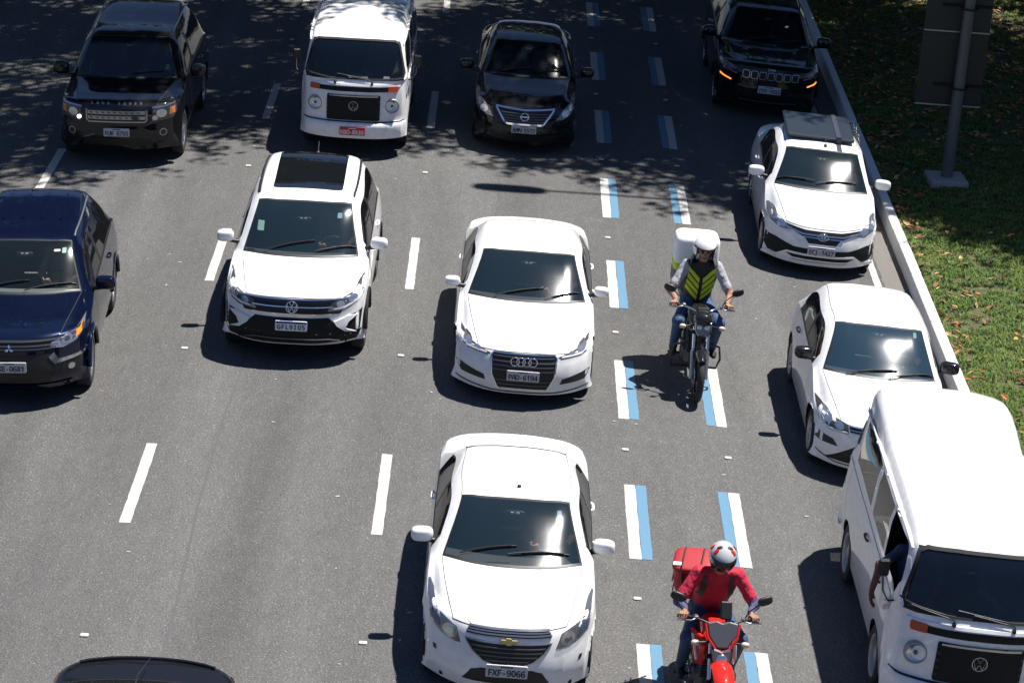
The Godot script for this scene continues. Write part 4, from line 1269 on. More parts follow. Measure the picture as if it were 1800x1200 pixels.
func car_black_sedan_ring() -> void:
	var p := {"L": 4.46, "hw": 0.85, "H": 1.51, "R": 0.30, "fo": 0.90, "wb": 2.6, "y0": 0.19, "y5": 0.66,
		"yF": [0.18, 0.38, 0.58, 0.78], "zF": [0.06, 0.0, 0.02, 0.10], "bow": 0.36, "bowe": 2.6, "lipup": 0.03, "hood": [[0.90, 0.40], [0.97, 0.78]], "yC": 1.03, "zC": 1.08, "yb": 0.96, "ybrise": 0.06,
		"wsx": 0.70, "rx": 0.54, "R1": [1.455, 1.86], "R2": [1.51, 2.4], "R3": [1.45, 3.25], "T1": [1.12, 3.95], "T2": [1.09, 4.4], "tx": 0.58, "seat_y": 0.5, "wsweep": 0.2}
	var r := car_base("sedan", "black sedan with a chrome framed grille in the tree shade", "car", p, car_rows(p), {"paint": M.black_paint, "glass": M.glass_dark, "side_glass": M.tint}, "five", M.alloy, 0.705, -40.77)
	var root: Node3D = r[0]
	var tm: TriangleMesh = r[1]
	seated(root, "person driving the black sedan in the shade", r[2][0], Color(0.3, 0.3, 0.3), Color(0.3, 0.17, 0.12), r[2][1])
	front_piece(root, tm, "grille", pv([-0.29, 0.535, 0.29, 0.535, 0.44, 0.74, -0.44, 0.74]), M.grille, 0.005)
	front_strip(root, tm, "grille_frame", pv([-0.46, 0.75, -0.31, 0.54, -0.27, 0.525, 0.27, 0.525, 0.31, 0.54, 0.46, 0.75]), 0.03, M.chrome, 0.016)
	front_strip(root, tm, "grille_frame", pv([-0.47, 0.765, 0, 0.745, 0.47, 0.765]), 0.022, M.chrome, 0.014)
	hatch_bars(root, tm, "grille_slat", [0.69, 0.65, 0.61, 0.57], [0.39, 0.36, 0.34, 0.31], 0.011, M.grille_bar)
	emblem(root, tm, "ring_bar", 0, 0.645, 0.062, M.chrome, -0.2)
	lamp(root, tm, "headlight", pv([0.50, 0.59, 0.64, 0.60, 0.76, 0.66, 0.81, 0.78, 0.80, 0.85, 0.77, 0.86, 0.62, 0.75]), [[ellipse2(Vector2(0.66, 0.68), 0.065, 0.055), "reflector", M.reflector], [ellipse2(Vector2(0.745, 0.755), 0.045, 0.055), "reflector", M.reflector]], true, true, M.lamp_steel)
	front_piece(root, tm, "air_intake", pv([-0.5, 0.24, 0.5, 0.24, 0.56, 0.35, -0.56, 0.35]), M.grille, 0.005)
	front_piece(root, tm, "fog_recess", pv([0.60, 0.33, 0.78, 0.34, 0.80, 0.46, 0.64, 0.44]), M.grille, 0.005, true)
	plate(root, tm, "BWW-5573", 0.455)
	mirror_pair(root, p, M.black_paint, Vector3(1.0, 1.06, 0.66), Vector3(0.115, 0.08, 0.065))
	wipers(root, tm, [[-0.4, 1.02, 0.12, 0.96], [0.15, 1.04, 0.58, 0.90]])
	rear_mirror(root, tm, 1.38)
	sticker(root, tm, 0.54, 1.18, 0.59, 1.25, M.sticker_mint)
	handles(root, tm, [[0.1, 0.84], [-0.8, 0.87]], M.black_paint)

func car_black_suv_slots() -> void:
	var p := {"L": 4.4, "hw": 0.91, "H": 1.63, "R": 0.35, "fo": 0.92, "wb": 2.64, "y0": 0.26, "y5": 0.74, "y6": 0.5,
		"yF": [0.26, 0.46, 0.68, 0.93], "zF": [0.09, 0.0, 0.01, 0.06], "bow": 0.30, "bowe": 3.0, "hood": [[1.01, 0.38], [1.06, 0.80]], "yC": 1.10, "zC": 1.14, "yb": 1.04, "ybrise": 0.08,
		"wsx": 0.74, "rx": 0.575, "R1": [1.57, 1.88], "R2": [1.63, 2.5], "R3": [1.59, 3.8], "T1": [1.18, 4.28], "T2": [1.02, 4.34], "tx": 0.64, "seat_y": 0.62, "ditch": false, "clad": true, "wsweep": 0.2}
	var r := car_base("sport_utility_vehicle", "black SUV with seven grille slots and lit amber lamps beside the kerb", "car", p, car_rows(p), {"paint": M.black_paint, "glass": M.glass_dark, "side_glass": M.tint}, "five", M.alloy, 4.94, -44.25)
	var root: Node3D = r[0]
	var tm: TriangleMesh = r[1]
	seated(root, "person driving the black SUV beside the kerb", r[2][0], Color(0.1, 0.1, 0.11), Color(0.3, 0.17, 0.12), r[2][1])
	for k in 7:
		var xc := (k - 3) * 0.142
		var q := rounded2(xc - 0.056, 0.74, xc + 0.056, 0.865, 0.02, 3)
		front_piece(root, tm, "grille_slot", q, M.grille, 0.006)
		front_strip(root, tm, "slot_frame", q, 0.01, M.silver, 0.013, false, true)
	lettering(root, tm, "Jeep", 0.915, 0.045, 0.034, M.silver, -0.5)
	lamp(root, tm, "headlight", pv([0.57, 0.77, 0.80, 0.80, 0.85, 0.88, 0.84, 0.95, 0.60, 0.885]), [[ellipse2(Vector2(0.70, 0.845), 0.05, 0.04), "reflector", M.lamp_steel], [pv([0.58, 0.772, 0.79, 0.80, 0.79, 0.812, 0.58, 0.79]), "reflector", M.silver]])
	for s in [1.0, -1.0]:
		var st := stool()
		var q := pv([0.66, 0.64, 0.84, 0.68, 0.84, 0.705, 0.66, 0.66])
		patch(st, tm, "front", q if s > 0 else mirrored(q), 0.012, 0.05)
		obj("turn_signal", st, M.lit_amber, root)
	front_piece(root, tm, "lower_grille", pv([-0.52, 0.36, 0.52, 0.36, 0.58, 0.46, 0.5, 0.52, -0.5, 0.52, -0.58, 0.46]), M.grille, 0.005)
	front_strip(root, tm, "silver_lip", pv([-0.5, 0.345, 0.5, 0.345]), 0.02, M.silver, 0.014)
	plate(root, tm, "FYY-1933", 0.57)
	mirror_pair(root, p, M.black_paint, Vector3(1.03, 1.14, 0.66), Vector3(0.125, 0.095, 0.07))
	wipers(root, tm, [[-0.45, 0.98, 0.1, 0.92], [0.15, 1.02, 0.62, 0.84]])
	rear_mirror(root, tm, 1.46)
	top_rail(root, tm, 0.60, 0.1, -1.4, M.black_trim, 0.03, 0.015)
	handles(root, tm, [[0.12, 0.93], [-0.85, 0.96]], M.black_paint)
	wheel_arch_trim(root, p, M.dark_plastic)

func car_black_from_behind() -> void:
	var p := {"L": 4.5, "hw": 0.88, "H": 1.45, "R": 0.31, "fo": 0.88, "wb": 2.65, "y0": 0.2, "y5": 0.64,
		"yF": [0.18, 0.36, 0.56, 0.74], "zF": [0.06, 0.0, 0.02, 0.09], "bow": 0.33, "hood": [[0.84, 0.4], [0.91, 0.8]], "yC": 0.98, "zC": 1.15, "yb": 0.92, "ybrise": 0.08,
		"wsx": 0.70, "rx": 0.54, "R1": [1.39, 1.95], "R2": [1.45, 2.5], "R3": [1.39, 3.25], "T1": [1.07, 4.02], "T2": [1.045, 4.44], "tx": 0.62, "seat_y": 0.46}
	var r := car_base("sedan", "black sedan of which only the trunk lid shows at the lower edge", "car", p, car_rows(p), {"paint": M.black_paint, "glass": M.glass_dark, "side_glass": M.tint}, "five", M.alloy, -2.59, -16.50)
	var root: Node3D = r[0]
	var tm: TriangleMesh = r[1]
	for s in [1.0, -1.0]:
		var st := stool()
		var q := pv([0.60, 0.84, 0.78, 0.80, 0.81, 0.90, 0.795, 0.94, 0.62, 0.96])
		patch(st, tm, "back", q if s > 0 else mirrored(q), 0.008, 0.05)
		patch(st, tm, "right" if s > 0 else "left", pv([-2.10, 0.80, -1.86, 0.80, -1.80, 0.90, -2.12, 0.92]), 0.008, 0.05)
		obj("tail_light", st, M.tail_red, root)
		var s2 := stool()
		var q2 := pv([0.70, -2.13, 0.79, -2.06, 0.845, -1.93, 0.86, -1.78, 0.835, -1.78, 0.80, -1.93, 0.74, -2.04])
		patch(s2, tm, "top", q2 if s > 0 else mirrored(q2), 0.008, 0.04)
		obj("tail_light_cap", s2, M.tail_red, root)
	var sp := stool()
	var pts := []
	for i in 15:
		var xx := lerpf(-0.6, 0.6, i / 14.0)
		var v = onto(tm, "top", Vector2(xx, -L_back(p) + 0.10 + 0.16 * pow(xx / 0.7, 2)), 0.012)
		if v != null: pts.append(v)
	tube(sp, pts, 0.016, 6)
	obj("trunk_spoiler", sp, M.black_paint, root)
	var st := stool()
	var v0 = onto(tm, "top", Vector2(0.03, -1.0), 0.0)
	tube(st, [v0 + Vector3(0, 0.01, 0), v0 + Vector3(0, 0.03, -0.2), v0 + Vector3(0.01, -0.2, -0.95)], [0.01, 0.006, 0.004], 6)
	obj("antenna", st, M.black_trim, root)
	mirror_pair(root, p, M.black_paint, Vector3(1.0, 1.02, 0.66), Vector3(0.115, 0.075, 0.065))
	lamp(root, tm, "headlight", pv([0.46, 0.64, 0.70, 0.66, 0.80, 0.74, 0.80, 0.83, 0.6, 0.74]), [[ellipse2(Vector2(0.66, 0.71), 0.055, 0.03), "reflector", M.reflector]])
	front_piece(root, tm, "grille", pv([-0.4, 0.42, 0.4, 0.42, 0.42, 0.64, -0.42, 0.64]), M.grille, 0.005)
	wipers(root, tm, [[-0.4, 0.93, 0.15, 0.85]])

func L_back(p: Dictionary) -> float:
	return p.L * 0.5

# ---------------------------------------------------------------- the vans
func van_rows(p: Dictionary) -> Dictionary:
	var keys := ["F0", "F1", "F2", "F3", "F4", "F5", "C", "R1", "R1b", "R2", "R2b", "R3", "T1", "T2", "B1", "B2", "B3"]
	var rows := []
	var hw := 0.86
	var y0 := 0.33
	var front := [[0.34, 0.03], [0.46, 0.0], [0.575, 0.015], [0.615, 0.085], [0.92, 0.075], [1.17, 0.10]]
	var fr := [0.16, 0.5, 0.78, 1.0]
	for i in 6:
		var y: float = front[i][0]
		var d: float = front[i][1]
		var r := []
		for xf in [0.0, 0.36, 0.66, 0.87]: r.append(Vector3(xf * hw, y + (0.0 if i < 5 else -0.015 * xf), d + 0.20 * pow(xf / 0.87, 3.0)))
		for j in 4: r.append(Vector3(hw * [0.965, 0.985, 0.985, 0.95][j], lerpf(y, y0, fr[j]), 0.36 + 0.03 * j + 0.035 * i))
		rows.append(r)
	var sd := func(d: float, k := 1.0) -> Array: return [Vector3(hw * 1.0 * k, 0.9, d), Vector3(hw * 0.99 * k, 0.58, d), Vector3(hw * 0.95 * k, y0, d)]
	rows.append([Vector3(0, 1.265, 0.15), Vector3(0.42, 1.26, 0.17), Vector3(0.775, 1.26, 0.31), Vector3(0.82, 1.275, 0.43), Vector3(0.838, 1.245, 0.52)] + sd.call(0.62))
	rows.append([Vector3(0, 1.85, 0.44), Vector3(0.38, 1.845, 0.455), Vector3(0.685, 1.82, 0.55), Vector3(0.735, 1.785, 0.66), Vector3(0.825, 1.25, 0.80)] + sd.call(0.82))
	rows.append([Vector3(0, 1.955, 0.62), Vector3(0.38, 1.94, 0.63), Vector3(0.69, 1.87, 0.72), Vector3(0.745, 1.80, 0.84), Vector3(0.825, 1.25, 1.0)] + sd.call(1.0))
	rows.append([Vector3(0, 2.02, 1.5), Vector3(0.39, 2.0, 1.5), Vector3(0.69, 1.92, 1.5), Vector3(0.75, 1.81, 1.5), Vector3(0.83, 1.25, 1.42)] + sd.call(1.42))
	rows.append([Vector3(0, 2.02, 2.5), Vector3(0.39, 2.0, 2.5), Vector3(0.69, 1.92, 2.5), Vector3(0.75, 1.81, 2.5), Vector3(0.83, 1.25, 2.45)] + sd.call(2.45))
	rows.append([Vector3(0, 1.975, 4.24), Vector3(0.38, 1.965, 4.235), Vector3(0.67, 1.90, 4.19), Vector3(0.745, 1.80, 3.86), Vector3(0.825, 1.25, 3.75)] + sd.call(3.75))
	rows.append([Vector3(0, 1.32, 4.44), Vector3(0.38, 1.32, 4.42), Vector3(0.66, 1.30, 4.33), Vector3(0.78, 1.28, 4.2), Vector3(0.82, 1.24, 4.15)] + sd.call(4.1, 0.99))
	rows.append([Vector3(0, 1.0, 4.48), Vector3(0.38, 1.0, 4.46), Vector3(0.66, 1.0, 4.37), Vector3(0.78, 1.0, 4.26), Vector3(0.83, 0.98, 4.2)] + sd.call(4.18, 0.98))
	for b in [[0.7, 4.5], [0.5, 4.5], [0.38, 4.46]]:
		var r := [Vector3(0, b[0], b[1]), Vector3(0.36 * hw, b[0], b[1] - 0.02), Vector3(0.66 * hw, b[0], b[1] - 0.07), Vector3(0.87 * hw, b[0], b[1] - 0.16)]
		for j in 4: r.append(Vector3(hw * [0.95, 0.97, 0.97, 0.94][j], lerpf(b[0], y0, fr[j]), b[1] - 0.2 - 0.02 * j))
		rows.append(r)
	return {"keys": keys, "rows": rows}

func van(label: String, x: float, zf: float, plate_txt: String, mt: Material, open := "", yaw := 0.0) -> Array:
	var p := {"open": open, "L": 4.505, "hw": 0.86, "H": 2.02, "R": 0.325, "fo": 1.08, "wb": 2.4, "y0": 0.33, "van": true, "nohood": true, "creases": ["C", "F3", "T1"], "pend": ["R1b", "R2"], "pstart": ["R2", "R2b"], "qstart": 0.3, "qend": 0.0, "seat_y": 0.86, "ditch": false, "wsweep": 0.14, "paintmould": true, "archgap": 0.045}
	var r := car_base("passenger_van", label, "van", p, van_rows(p), {"paint": mt, "glass": M.glass_dark, "side_glass": M.tint_van}, "steel", M.steel_wheel, x, zf, yaw)
	var root: Node3D = r[0]
	var tm: TriangleMesh = r[1]
	seated(root, "person driving the " + ("nearer" if open else "shaded") + " white van", r[2][0], Color(0.10, 0.11, 0.13), Color(0.25, 0.13, 0.09), r[2][1])
	# front: black radiator cover, indicator strip, round lamps
	front_piece(root, tm, "radiator_cover", rounded2(-0.415, 0.625, 0.415, 1.03, 0.02, 2), M.dark_plastic, 0.022)
	front_strip(root, tm, "cover_edge", pv([-0.38, 1.015, 0.38, 1.015]), 0.018, M.silver, 0.028)
	for s in [-1.0, 1.0]:
		for k in 4: front_strip(root, tm, "cover_louvre", pv([s * 0.385, 0.70 + 0.075 * k, s * 0.41, 0.70 + 0.075 * k]), 0.03, M.black_trim, 0.03)
	front_piece(root, tm, "indicator_strip", pv([-0.66, 1.085, 0.66, 1.085, 0.66, 1.155, -0.66, 1.155]), M.dark_plastic, 0.010)
	for s in [-1.0, 1.0]:
		var st := stool()
		patch(st, tm, "front", rounded2(s * 0.605 - 0.075, 1.085, s * 0.605 + 0.075, 1.165, 0.01, 2), 0.03, 0.05)
		obj("turn_signal", st, M.amber_red, root)
	front_strip(root, tm, "front_moulding", pv([-0.72, 1.175, -0.4, 1.185, 0.4, 1.185, 0.72, 1.175]), 0.03, mt, 0.014)
	emblem(root, tm, "letters_in_ring", 0, 0.86, 0.072, M.silver, 0.0)
	for s in [-1.0, 1.0]:
		var hold := Node3D.new()
		hold.name = "headlight"
		root.add_child(hold, true)
		var at = onto(tm, "front", Vector2(s * 0.605, 0.86), 0.0)
		var b := Basis(Vector3.UP, -PI / 2 + s * 0.12)
		var xf := Transform3D(b, at + Vector3(0, 0, 0.005))
		var st := stool()
		lathe(st, xf, [Vector2(0.118, -0.04), Vector2(0.122, 0.0), Vector2(0.112, 0.026), Vector2(0.098, 0.028), Vector2(0.094, 0.012)], 28)
		obj("lamp_rim", st, M.rim_grey, hold)
		var s2 := stool()
		lathe(s2, xf, [Vector2(0.094, 0.016), Vector2(0.06, -0.012), Vector2(0.02, -0.02), Vector2(0.001, -0.02)], 24)
		obj("reflector", s2, M.reflector, hold)
		var s3 := stool()
		blob(s3, xf, Vector3(0.03, 0.022, 0.022), 0.8, 10, 8)
		obj("bulb_cap", s3, M.lamp_bowl, hold)
		var s4 := stool()
		lathe(s4, xf, [Vector2(0.096, 0.018), Vector2(0.07, 0.034), Vector2(0.035, 0.042), Vector2(0.001, 0.044)], 24)
		obj("lens", s4, M.lens, hold)
	if plate_txt: plate(root, tm, plate_txt, 0.47, "red")
	front_strip(root, tm, "bumper_seal", pv([-0.80, 0.60, 0.80, 0.60]), 0.012, M.rubber, 0.004)
	if plate_txt:
		for q in [[0.05, 0.30], [0.50, 0.10]]:
			var dp := stool()
			rbox(dp, Transform3D(Basis(Vector3.UP, 0.05) * Basis(Vector3.RIGHT, 0.5), Vector3(q[0], 1.26, 2.25 - 0.30)), Vector3(q[1], 0.003, 0.11), 0.0)
			obj("dash_paper", dp, M.white_plastic, root)
	# wipers from below the glass
	for w in [[-0.30, -0.78], [0.28, -0.2]]:
		var st := stool()
		var a = onto(tm, "front", Vector2(w[0], 1.215), 0.0)
		var pts := [a, a + Vector3(0, 0.02, 0.04)]
		for i in 6:
			var q = onto(tm, "front", Vector2(lerpf(w[0], w[1], i / 6.0), lerpf(1.25, 1.325, i / 6.0)), 0.025)
			if q != null: pts.append(q)
		tube(st, pts, 0.008, 6)
		blob(st, Transform3D(Basis(), a + Vector3(0, 0, 0.015)), Vector3(0.022, 0.022, 0.03), 0.8, 8, 6)
		var pb := []
		for i in 9:
			var q = onto(tm, "front", Vector2(lerpf(w[0], w[1], 0.2 + 0.95 * i / 8.0), lerpf(1.272, 1.33, 0.2 + 0.95 * i / 8.0)), 0.012)
			if q != null: pb.append(q)
		tube(st, pb, 0.009, 6)
		obj("wiper", st, M.black_trim, root)
	# windshield rubber, gutters, vents
	front_strip(root, tm, "windshield_rubber", pv([-0.60, 1.825, -0.675, 1.785, -0.77, 1.36, -0.755, 1.285, -0.4, 1.272, 0.4, 1.272, 0.755, 1.285, 0.77, 1.36, 0.675, 1.785, 0.60, 1.825, 0.3, 1.838, -0.3, 1.838]), 0.022, M.rubber, 0.012, false, true)
	for s in [-1.0, 1.0]:
		var st := stool()
		var pts := []
		for q in [[0.73, 1.76, 1.68], [0.745, 1.80, 1.55], [0.752, 1.82, 1.38], [0.765, 1.825, 0.75], [0.765, 1.825, -0.25], [0.762, 1.82, -1.2], [0.75, 1.80, -1.8]]: pts.append(Vector3(s * q[0], q[1], q[2]))
		tube(st, pts, 0.018, 6)
		obj("rain_gutter", st, mt, root)
		for zz in [0.95, 0.1, -0.75]:
			var s2 := stool()
			bx(s2, Vector3(s * 0.772, 1.83, zz), Vector3(0.045, 0.03, 0.05), 0.008)
			obj("gutter_clip", s2, mt, root)
		for k in 7:
			var v = onto(tm, "right" if s > 0 else "left", Vector2(-1.70 - 0.045 * k, 1.53), 0.003)
			if v == null: continue
			var s3 := stool()
			rbox(s3, Transform3D(Basis(Vector3.BACK, s * 0.22), v), Vector3(0.012, 0.26, 0.022), 0.003)
			obj("air_vent", s3, M.black_trim, root)
	# mirrors on bent arms
	for s in [-1.0, 1.0]:
		var hold := Node3D.new()
		hold.name = "side_mirror"
		root.add_child(hold, true)
		var st := stool()
		var c := Vector3(s * 0.96, 1.47, 1.60)
		tube(st, [Vector3(s * 0.80, 1.22, 1.72), Vector3(s * 0.89, 1.22, 1.76), Vector3(s * 0.95, 1.30, 1.70), c], 0.012, 8)
		obj("mirror_arm", st, M.black_trim, hold)
		var s2 := stool()
		rbox(s2, Transform3D(Basis(Vector3.UP, -s * 0.2), c + Vector3(0, 0.02, 0)), Vector3(0.125, 0.19, 0.045), 0.02)
		obj("housing", s2, M.black_trim, hold)
	handles(root, tm, [[0.92, 1.05], [-0.05, 1.05]], M.black_trim)
	var side := stool()
	for v in ["right", "left"]: strip(side, tm, v, pv([1.6, 1.18, 0.0, 1.185, -1.9, 1.18]), 0.025, 0.008)
	obj("side_moulding", side, mt, root)
	return r

# ---------------------------------------------------------------- people: tapered bones joined smoothly, meshed as surface nets
func new_skin() -> Dictionary:
	return {"v": PackedVector3Array(), "c": PackedColorArray(), "i": PackedInt32Array()}

func flesh(A: Dictionary, bones: Array, cell: float, k := 0.03) -> void:
	var lo := Vector3(1e9, 1e9, 1e9)
	var hi := -lo
	for b in bones:
		var r: float = maxf(b[2], b[3]) + cell * 2.5
		lo = lo.min(b[0] - Vector3.ONE * r).min(b[1] - Vector3.ONE * r)
		hi = hi.max(b[0] + Vector3.ONE * r).max(b[1] + Vector3.ONE * r)
	var nx := int((hi.x - lo.x) / cell) + 2
	var ny := int((hi.y - lo.y) / cell) + 2
	var nz := int((hi.z - lo.z) / cell) + 2
	var n := nx * ny * nz
	var F := PackedFloat32Array(); F.resize(n); F.fill(1.0)
	var B := PackedFloat32Array(); B.resize(n); B.fill(1.0)
	var O := PackedByteArray(); O.resize(n)
	var sx := ny * nz
	for bi in bones.size():
		var b: Array = bones[bi]
		var a: Vector3 = b[0]
		var ab: Vector3 = b[1] - a
		var l2 := maxf(ab.length_squared(), 1e-8)
		var ra: float = b[2]
		var rb: float = b[3]
		var m := Vector3.ONE * (maxf(ra, rb) + k + cell)
		var q0 := ((a.min(b[1]) - m - lo) / cell).floor().max(Vector3.ZERO)
		var q1 := ((a.max(b[1]) + m - lo) / cell).ceil()
		for x in range(int(q0.x), mini(int(q1.x) + 1, nx)):
			for y in range(int(q0.y), mini(int(q1.y) + 1, ny)):
				var row := x * sx + y * nz
				for z in range(int(q0.z), mini(int(q1.z) + 1, nz)):
					var p := lo + Vector3(x, y, z) * cell - a
					var h := clampf(p.dot(ab) / l2, 0.0, 1.0)
					var d := (p - ab * h).length() - lerpf(ra, rb, h)
					var ix := row + z
					if d < B[ix]:
						B[ix] = d
						O[ix] = bi
					var f := F[ix]
					var e := maxf(k - absf(f - d), 0.0) / k
					F[ix] = minf(f, d) - e * e * k * 0.25
	var V: PackedVector3Array = A.v
	var C: PackedColorArray = A.c
	var I: PackedInt32Array = A.i
	var at := {}
	var offs := [0, sx, nz, sx + nz, 1, sx + 1, nz + 1, sx + nz + 1]
	var cor := [Vector3(0, 0, 0), Vector3(1, 0, 0), Vector3(0, 1, 0), Vector3(1, 1, 0), Vector3(0, 0, 1), Vector3(1, 0, 1), Vector3(0, 1, 1), Vector3(1, 1, 1)]
	var edges := [[0, 1], [2, 3], [4, 5], [6, 7], [0, 2], [1, 3], [4, 6], [5, 7], [0, 4], [1, 5], [2, 6], [3, 7]]
	var lim := cell * 2.0
	for x in nx - 1:
		for y in ny - 1:
			var row := x * sx + y * nz
			for z in nz - 1:
				var ix := row + z
				if absf(F[ix]) > lim: continue
				var neg := 0
				for o in offs:
					if F[ix + o] < 0.0: neg += 1
				if neg == 0 or neg == 8: continue
				var s := Vector3.ZERO
				var cnt := 0
				for e in edges:
					var f0 := F[ix + offs[e[0]]]
					var f1 := F[ix + offs[e[1]]]
					if (f0 < 0.0) != (f1 < 0.0):
						s += (cor[e[0]] as Vector3).lerp(cor[e[1]], f0 / (f0 - f1))
						cnt += 1
				at[ix] = V.size()
				V.append(lo + (Vector3(x, y, z) + s / cnt) * cell)
				var bi: int = O[ix]
				var best := 1.0
				for o in offs:
					if B[ix + o] < best:
						best = B[ix + o]; bi = O[ix + o]
				C.append(bones[bi][4])
	for ix in at.keys():
		for ax in [[sx, nz, 1], [nz, 1, sx], [1, sx, nz]]:
			var f0 := F[ix]
			var f1 := F[ix + ax[0]]
			if (f0 < 0.0) == (f1 < 0.0): continue
			var c1: int = ix - ax[1]
			var c2: int = ix - ax[1] - ax[2]
			var c3: int = ix - ax[2]
			if not (at.has(c1) and at.has(c2) and at.has(c3)): continue
			var q := [at[ix], at[c1], at[c2], at[c3]]
			if f0 < 0.0: I.append_array([q[0], q[2], q[1], q[0], q[3], q[2]])
			else: I.append_array([q[0], q[1], q[2], q[0], q[2], q[3]])
	A.v = V; A.c = C; A.i = I

func skin_mesh(A: Dictionary) -> ArrayMesh:
	var N := PackedVector3Array()
	N.resize(A.v.size())
	for i in range(0, A.i.size(), 3):
		var a: int = A.i[i]; var b: int = A.i[i + 1]; var c: int = A.i[i + 2]
		var n: Vector3 = (A.v[a] - A.v[c]).cross(A.v[a] - A.v[b])
		N[a] += n; N[b] += n; N[c] += n
	for i in N.size(): N[i] = N[i].normalized()
	var arr := []
	arr.resize(Mesh.ARRAY_MAX)
	arr[Mesh.ARRAY_VERTEX] = A.v
	arr[Mesh.ARRAY_NORMAL] = N
	arr[Mesh.ARRAY_COLOR] = A.c
	arr[Mesh.ARRAY_INDEX] = A.i
	var me := ArrayMesh.new()
	me.add_surface_from_arrays(Mesh.PRIMITIVE_TRIANGLES, arr)
	return me

func head_bones(c: Vector3, b: Basis, skin: Color, hair: Color) -> Array:
	var f := func(x: float, y: float, z: float) -> Vector3: return c + b * Vector3(x, y, z)
	var dark := Color(0.02, 0.015, 0.012)
	var lip := Color(skin.r * 0.75, skin.g * 0.45, skin.b * 0.45)
	return [[f.call(0, 0.035, 0.01), f.call(0, 0.03, -0.03), 0.088, 0.088, skin], [f.call(0, 0.055, 0.005), f.call(0, 0.035, -0.045), 0.088, 0.086, hair], [f.call(0, -0.02, 0.035), f.call(0, -0.075, 0.048), 0.062, 0.045, skin],
		[f.call(0, 0.0, 0.098), f.call(0, -0.03, 0.112), 0.009, 0.014, skin], [f.call(-0.034, 0.01, 0.088), f.call(-0.03, 0.01, 0.088), 0.011, 0.011, dark], [f.call(0.034, 0.01, 0.088), f.call(0.03, 0.01, 0.088), 0.011, 0.011, dark],
		[f.call(-0.048, 0.032, 0.084), f.call(-0.018, 0.033, 0.092), 0.007, 0.007, hair], [f.call(0.048, 0.032, 0.084), f.call(0.018, 0.033, 0.092), 0.007, 0.007, hair],
		[f.call(-0.02, -0.06, 0.091), f.call(0.02, -0.06, 0.091), 0.009, 0.009, lip], [f.call(-0.088, -0.005, -0.005), f.call(-0.09, -0.03, -0.005), 0.016, 0.012, skin], [f.call(0.088, -0.005, -0.005), f.call(0.09, -0.03, -0.005), 0.016, 0.012, skin]]

# a hand closed round a bar: u runs along the bar away from the thumb, n up, w forward
func hand_bones(g: Vector3, u: Vector3, n: Vector3, w: Vector3, wrist: Vector3, skin: Color) -> Array:
	var R := []
	R.append([g - w * 0.036 + n * 0.012 - u * 0.028, g - w * 0.036 + n * 0.012 + u * 0.028, 0.021, 0.019, skin])
	R.append([g - w * 0.025 + n * 0.024 - u * 0.028, g - w * 0.025 + n * 0.024 + u * 0.028, 0.016, 0.015, skin])
	R.append([wrist, g - w * 0.038 + n * 0.012, 0.026, 0.026, skin])
	for i in 4:
		var o := u * (-0.033 + 0.022 * i)
		var l: float = [0.95, 1.05, 1.0, 0.82][i]
		var p := [g - w * 0.02 + n * 0.031 + o, g + w * 0.019 * l + n * 0.03 + o, g + w * 0.036 * l - n * 0.002 + o, g + w * 0.018 * l - n * 0.026 * l + o]
		for j in 3: R.append([p[j], p[j + 1], 0.0098 - 0.0008 * j, 0.0092 - 0.0008 * j, skin])
	var t := [g - w * 0.035 - u * 0.036, g - w * 0.012 - n * 0.02 - u * 0.05, g + w * 0.018 - n * 0.026 - u * 0.038]
	for j in 2: R.append([t[j], t[j + 1], 0.012 - 0.001 * j, 0.0105 - 0.001 * j, skin])
	return R

func relaxed_hand(wr: Vector3, d: Vector3, side: Vector3, skin: Color) -> Array:
	# fingers hang along d, palm faces `side`
	var a := d.cross(side).normalized()
	var R := [[wr, wr + d * 0.05, 0.026, 0.028, skin], [wr + d * 0.03 - a * 0.025, wr + d * 0.085 - a * 0.028, 0.02, 0.016, skin], [wr + d * 0.03 + a * 0.025, wr + d * 0.085 + a * 0.028, 0.02, 0.016, skin]]
	for i in 4:
		var o := a * (-0.033 + 0.022 * i)
		var l: float = [0.9, 1.05, 1.0, 0.78][i]
		var p := [wr + d * 0.085 + o, wr + d * (0.085 + 0.04 * l) + o + side * 0.006, wr + d * (0.085 + 0.068 * l) + o + side * 0.022, wr + d * (0.085 + 0.085 * l) + o + side * 0.04]
		for j in 3: R.append([p[j], p[j + 1], 0.0098 - 0.0008 * j, 0.009 - 0.0008 * j, skin])
	var t := [wr + d * 0.03 - a * 0.04, wr + d * 0.065 - a * 0.058 + side * 0.01, wr + d * 0.095 - a * 0.05 + side * 0.025]
	for j in 2: R.append([t[j], t[j + 1], 0.012, 0.0105, skin])
	return R

func torso_bones(hip: Vector3, chest: Vector3, neck: Vector3, shirt: Color, trousers: Color, skin: Color, head: Vector3, wide := 1.0) -> Array:
	var x := Vector3.RIGHT
	return [[hip - x * 0.085, hip + x * 0.085, 0.115 * wide, 0.115 * wide, trousers], [hip + Vector3(0, 0.08, 0), chest - (chest - hip) * 0.25, 0.135 * wide, 0.14 * wide, shirt],
		[hip + Vector3(0, 0.1, 0) - x * 0.06, chest - x * 0.085, 0.105 * wide, 0.115, shirt], [hip + Vector3(0, 0.1, 0) + x * 0.06, chest + x * 0.085, 0.105 * wide, 0.115, shirt],
		[chest + (neck - chest) * 0.75 - x * 0.165, chest + (neck - chest) * 0.75 + x * 0.165, 0.062, 0.062, shirt], [chest, neck - (neck - chest) * 0.1, 0.11, 0.075, shirt], [neck - (neck - chest) * 0.15, head - Vector3(0, 0.05, 0.01), 0.056, 0.052, skin]]

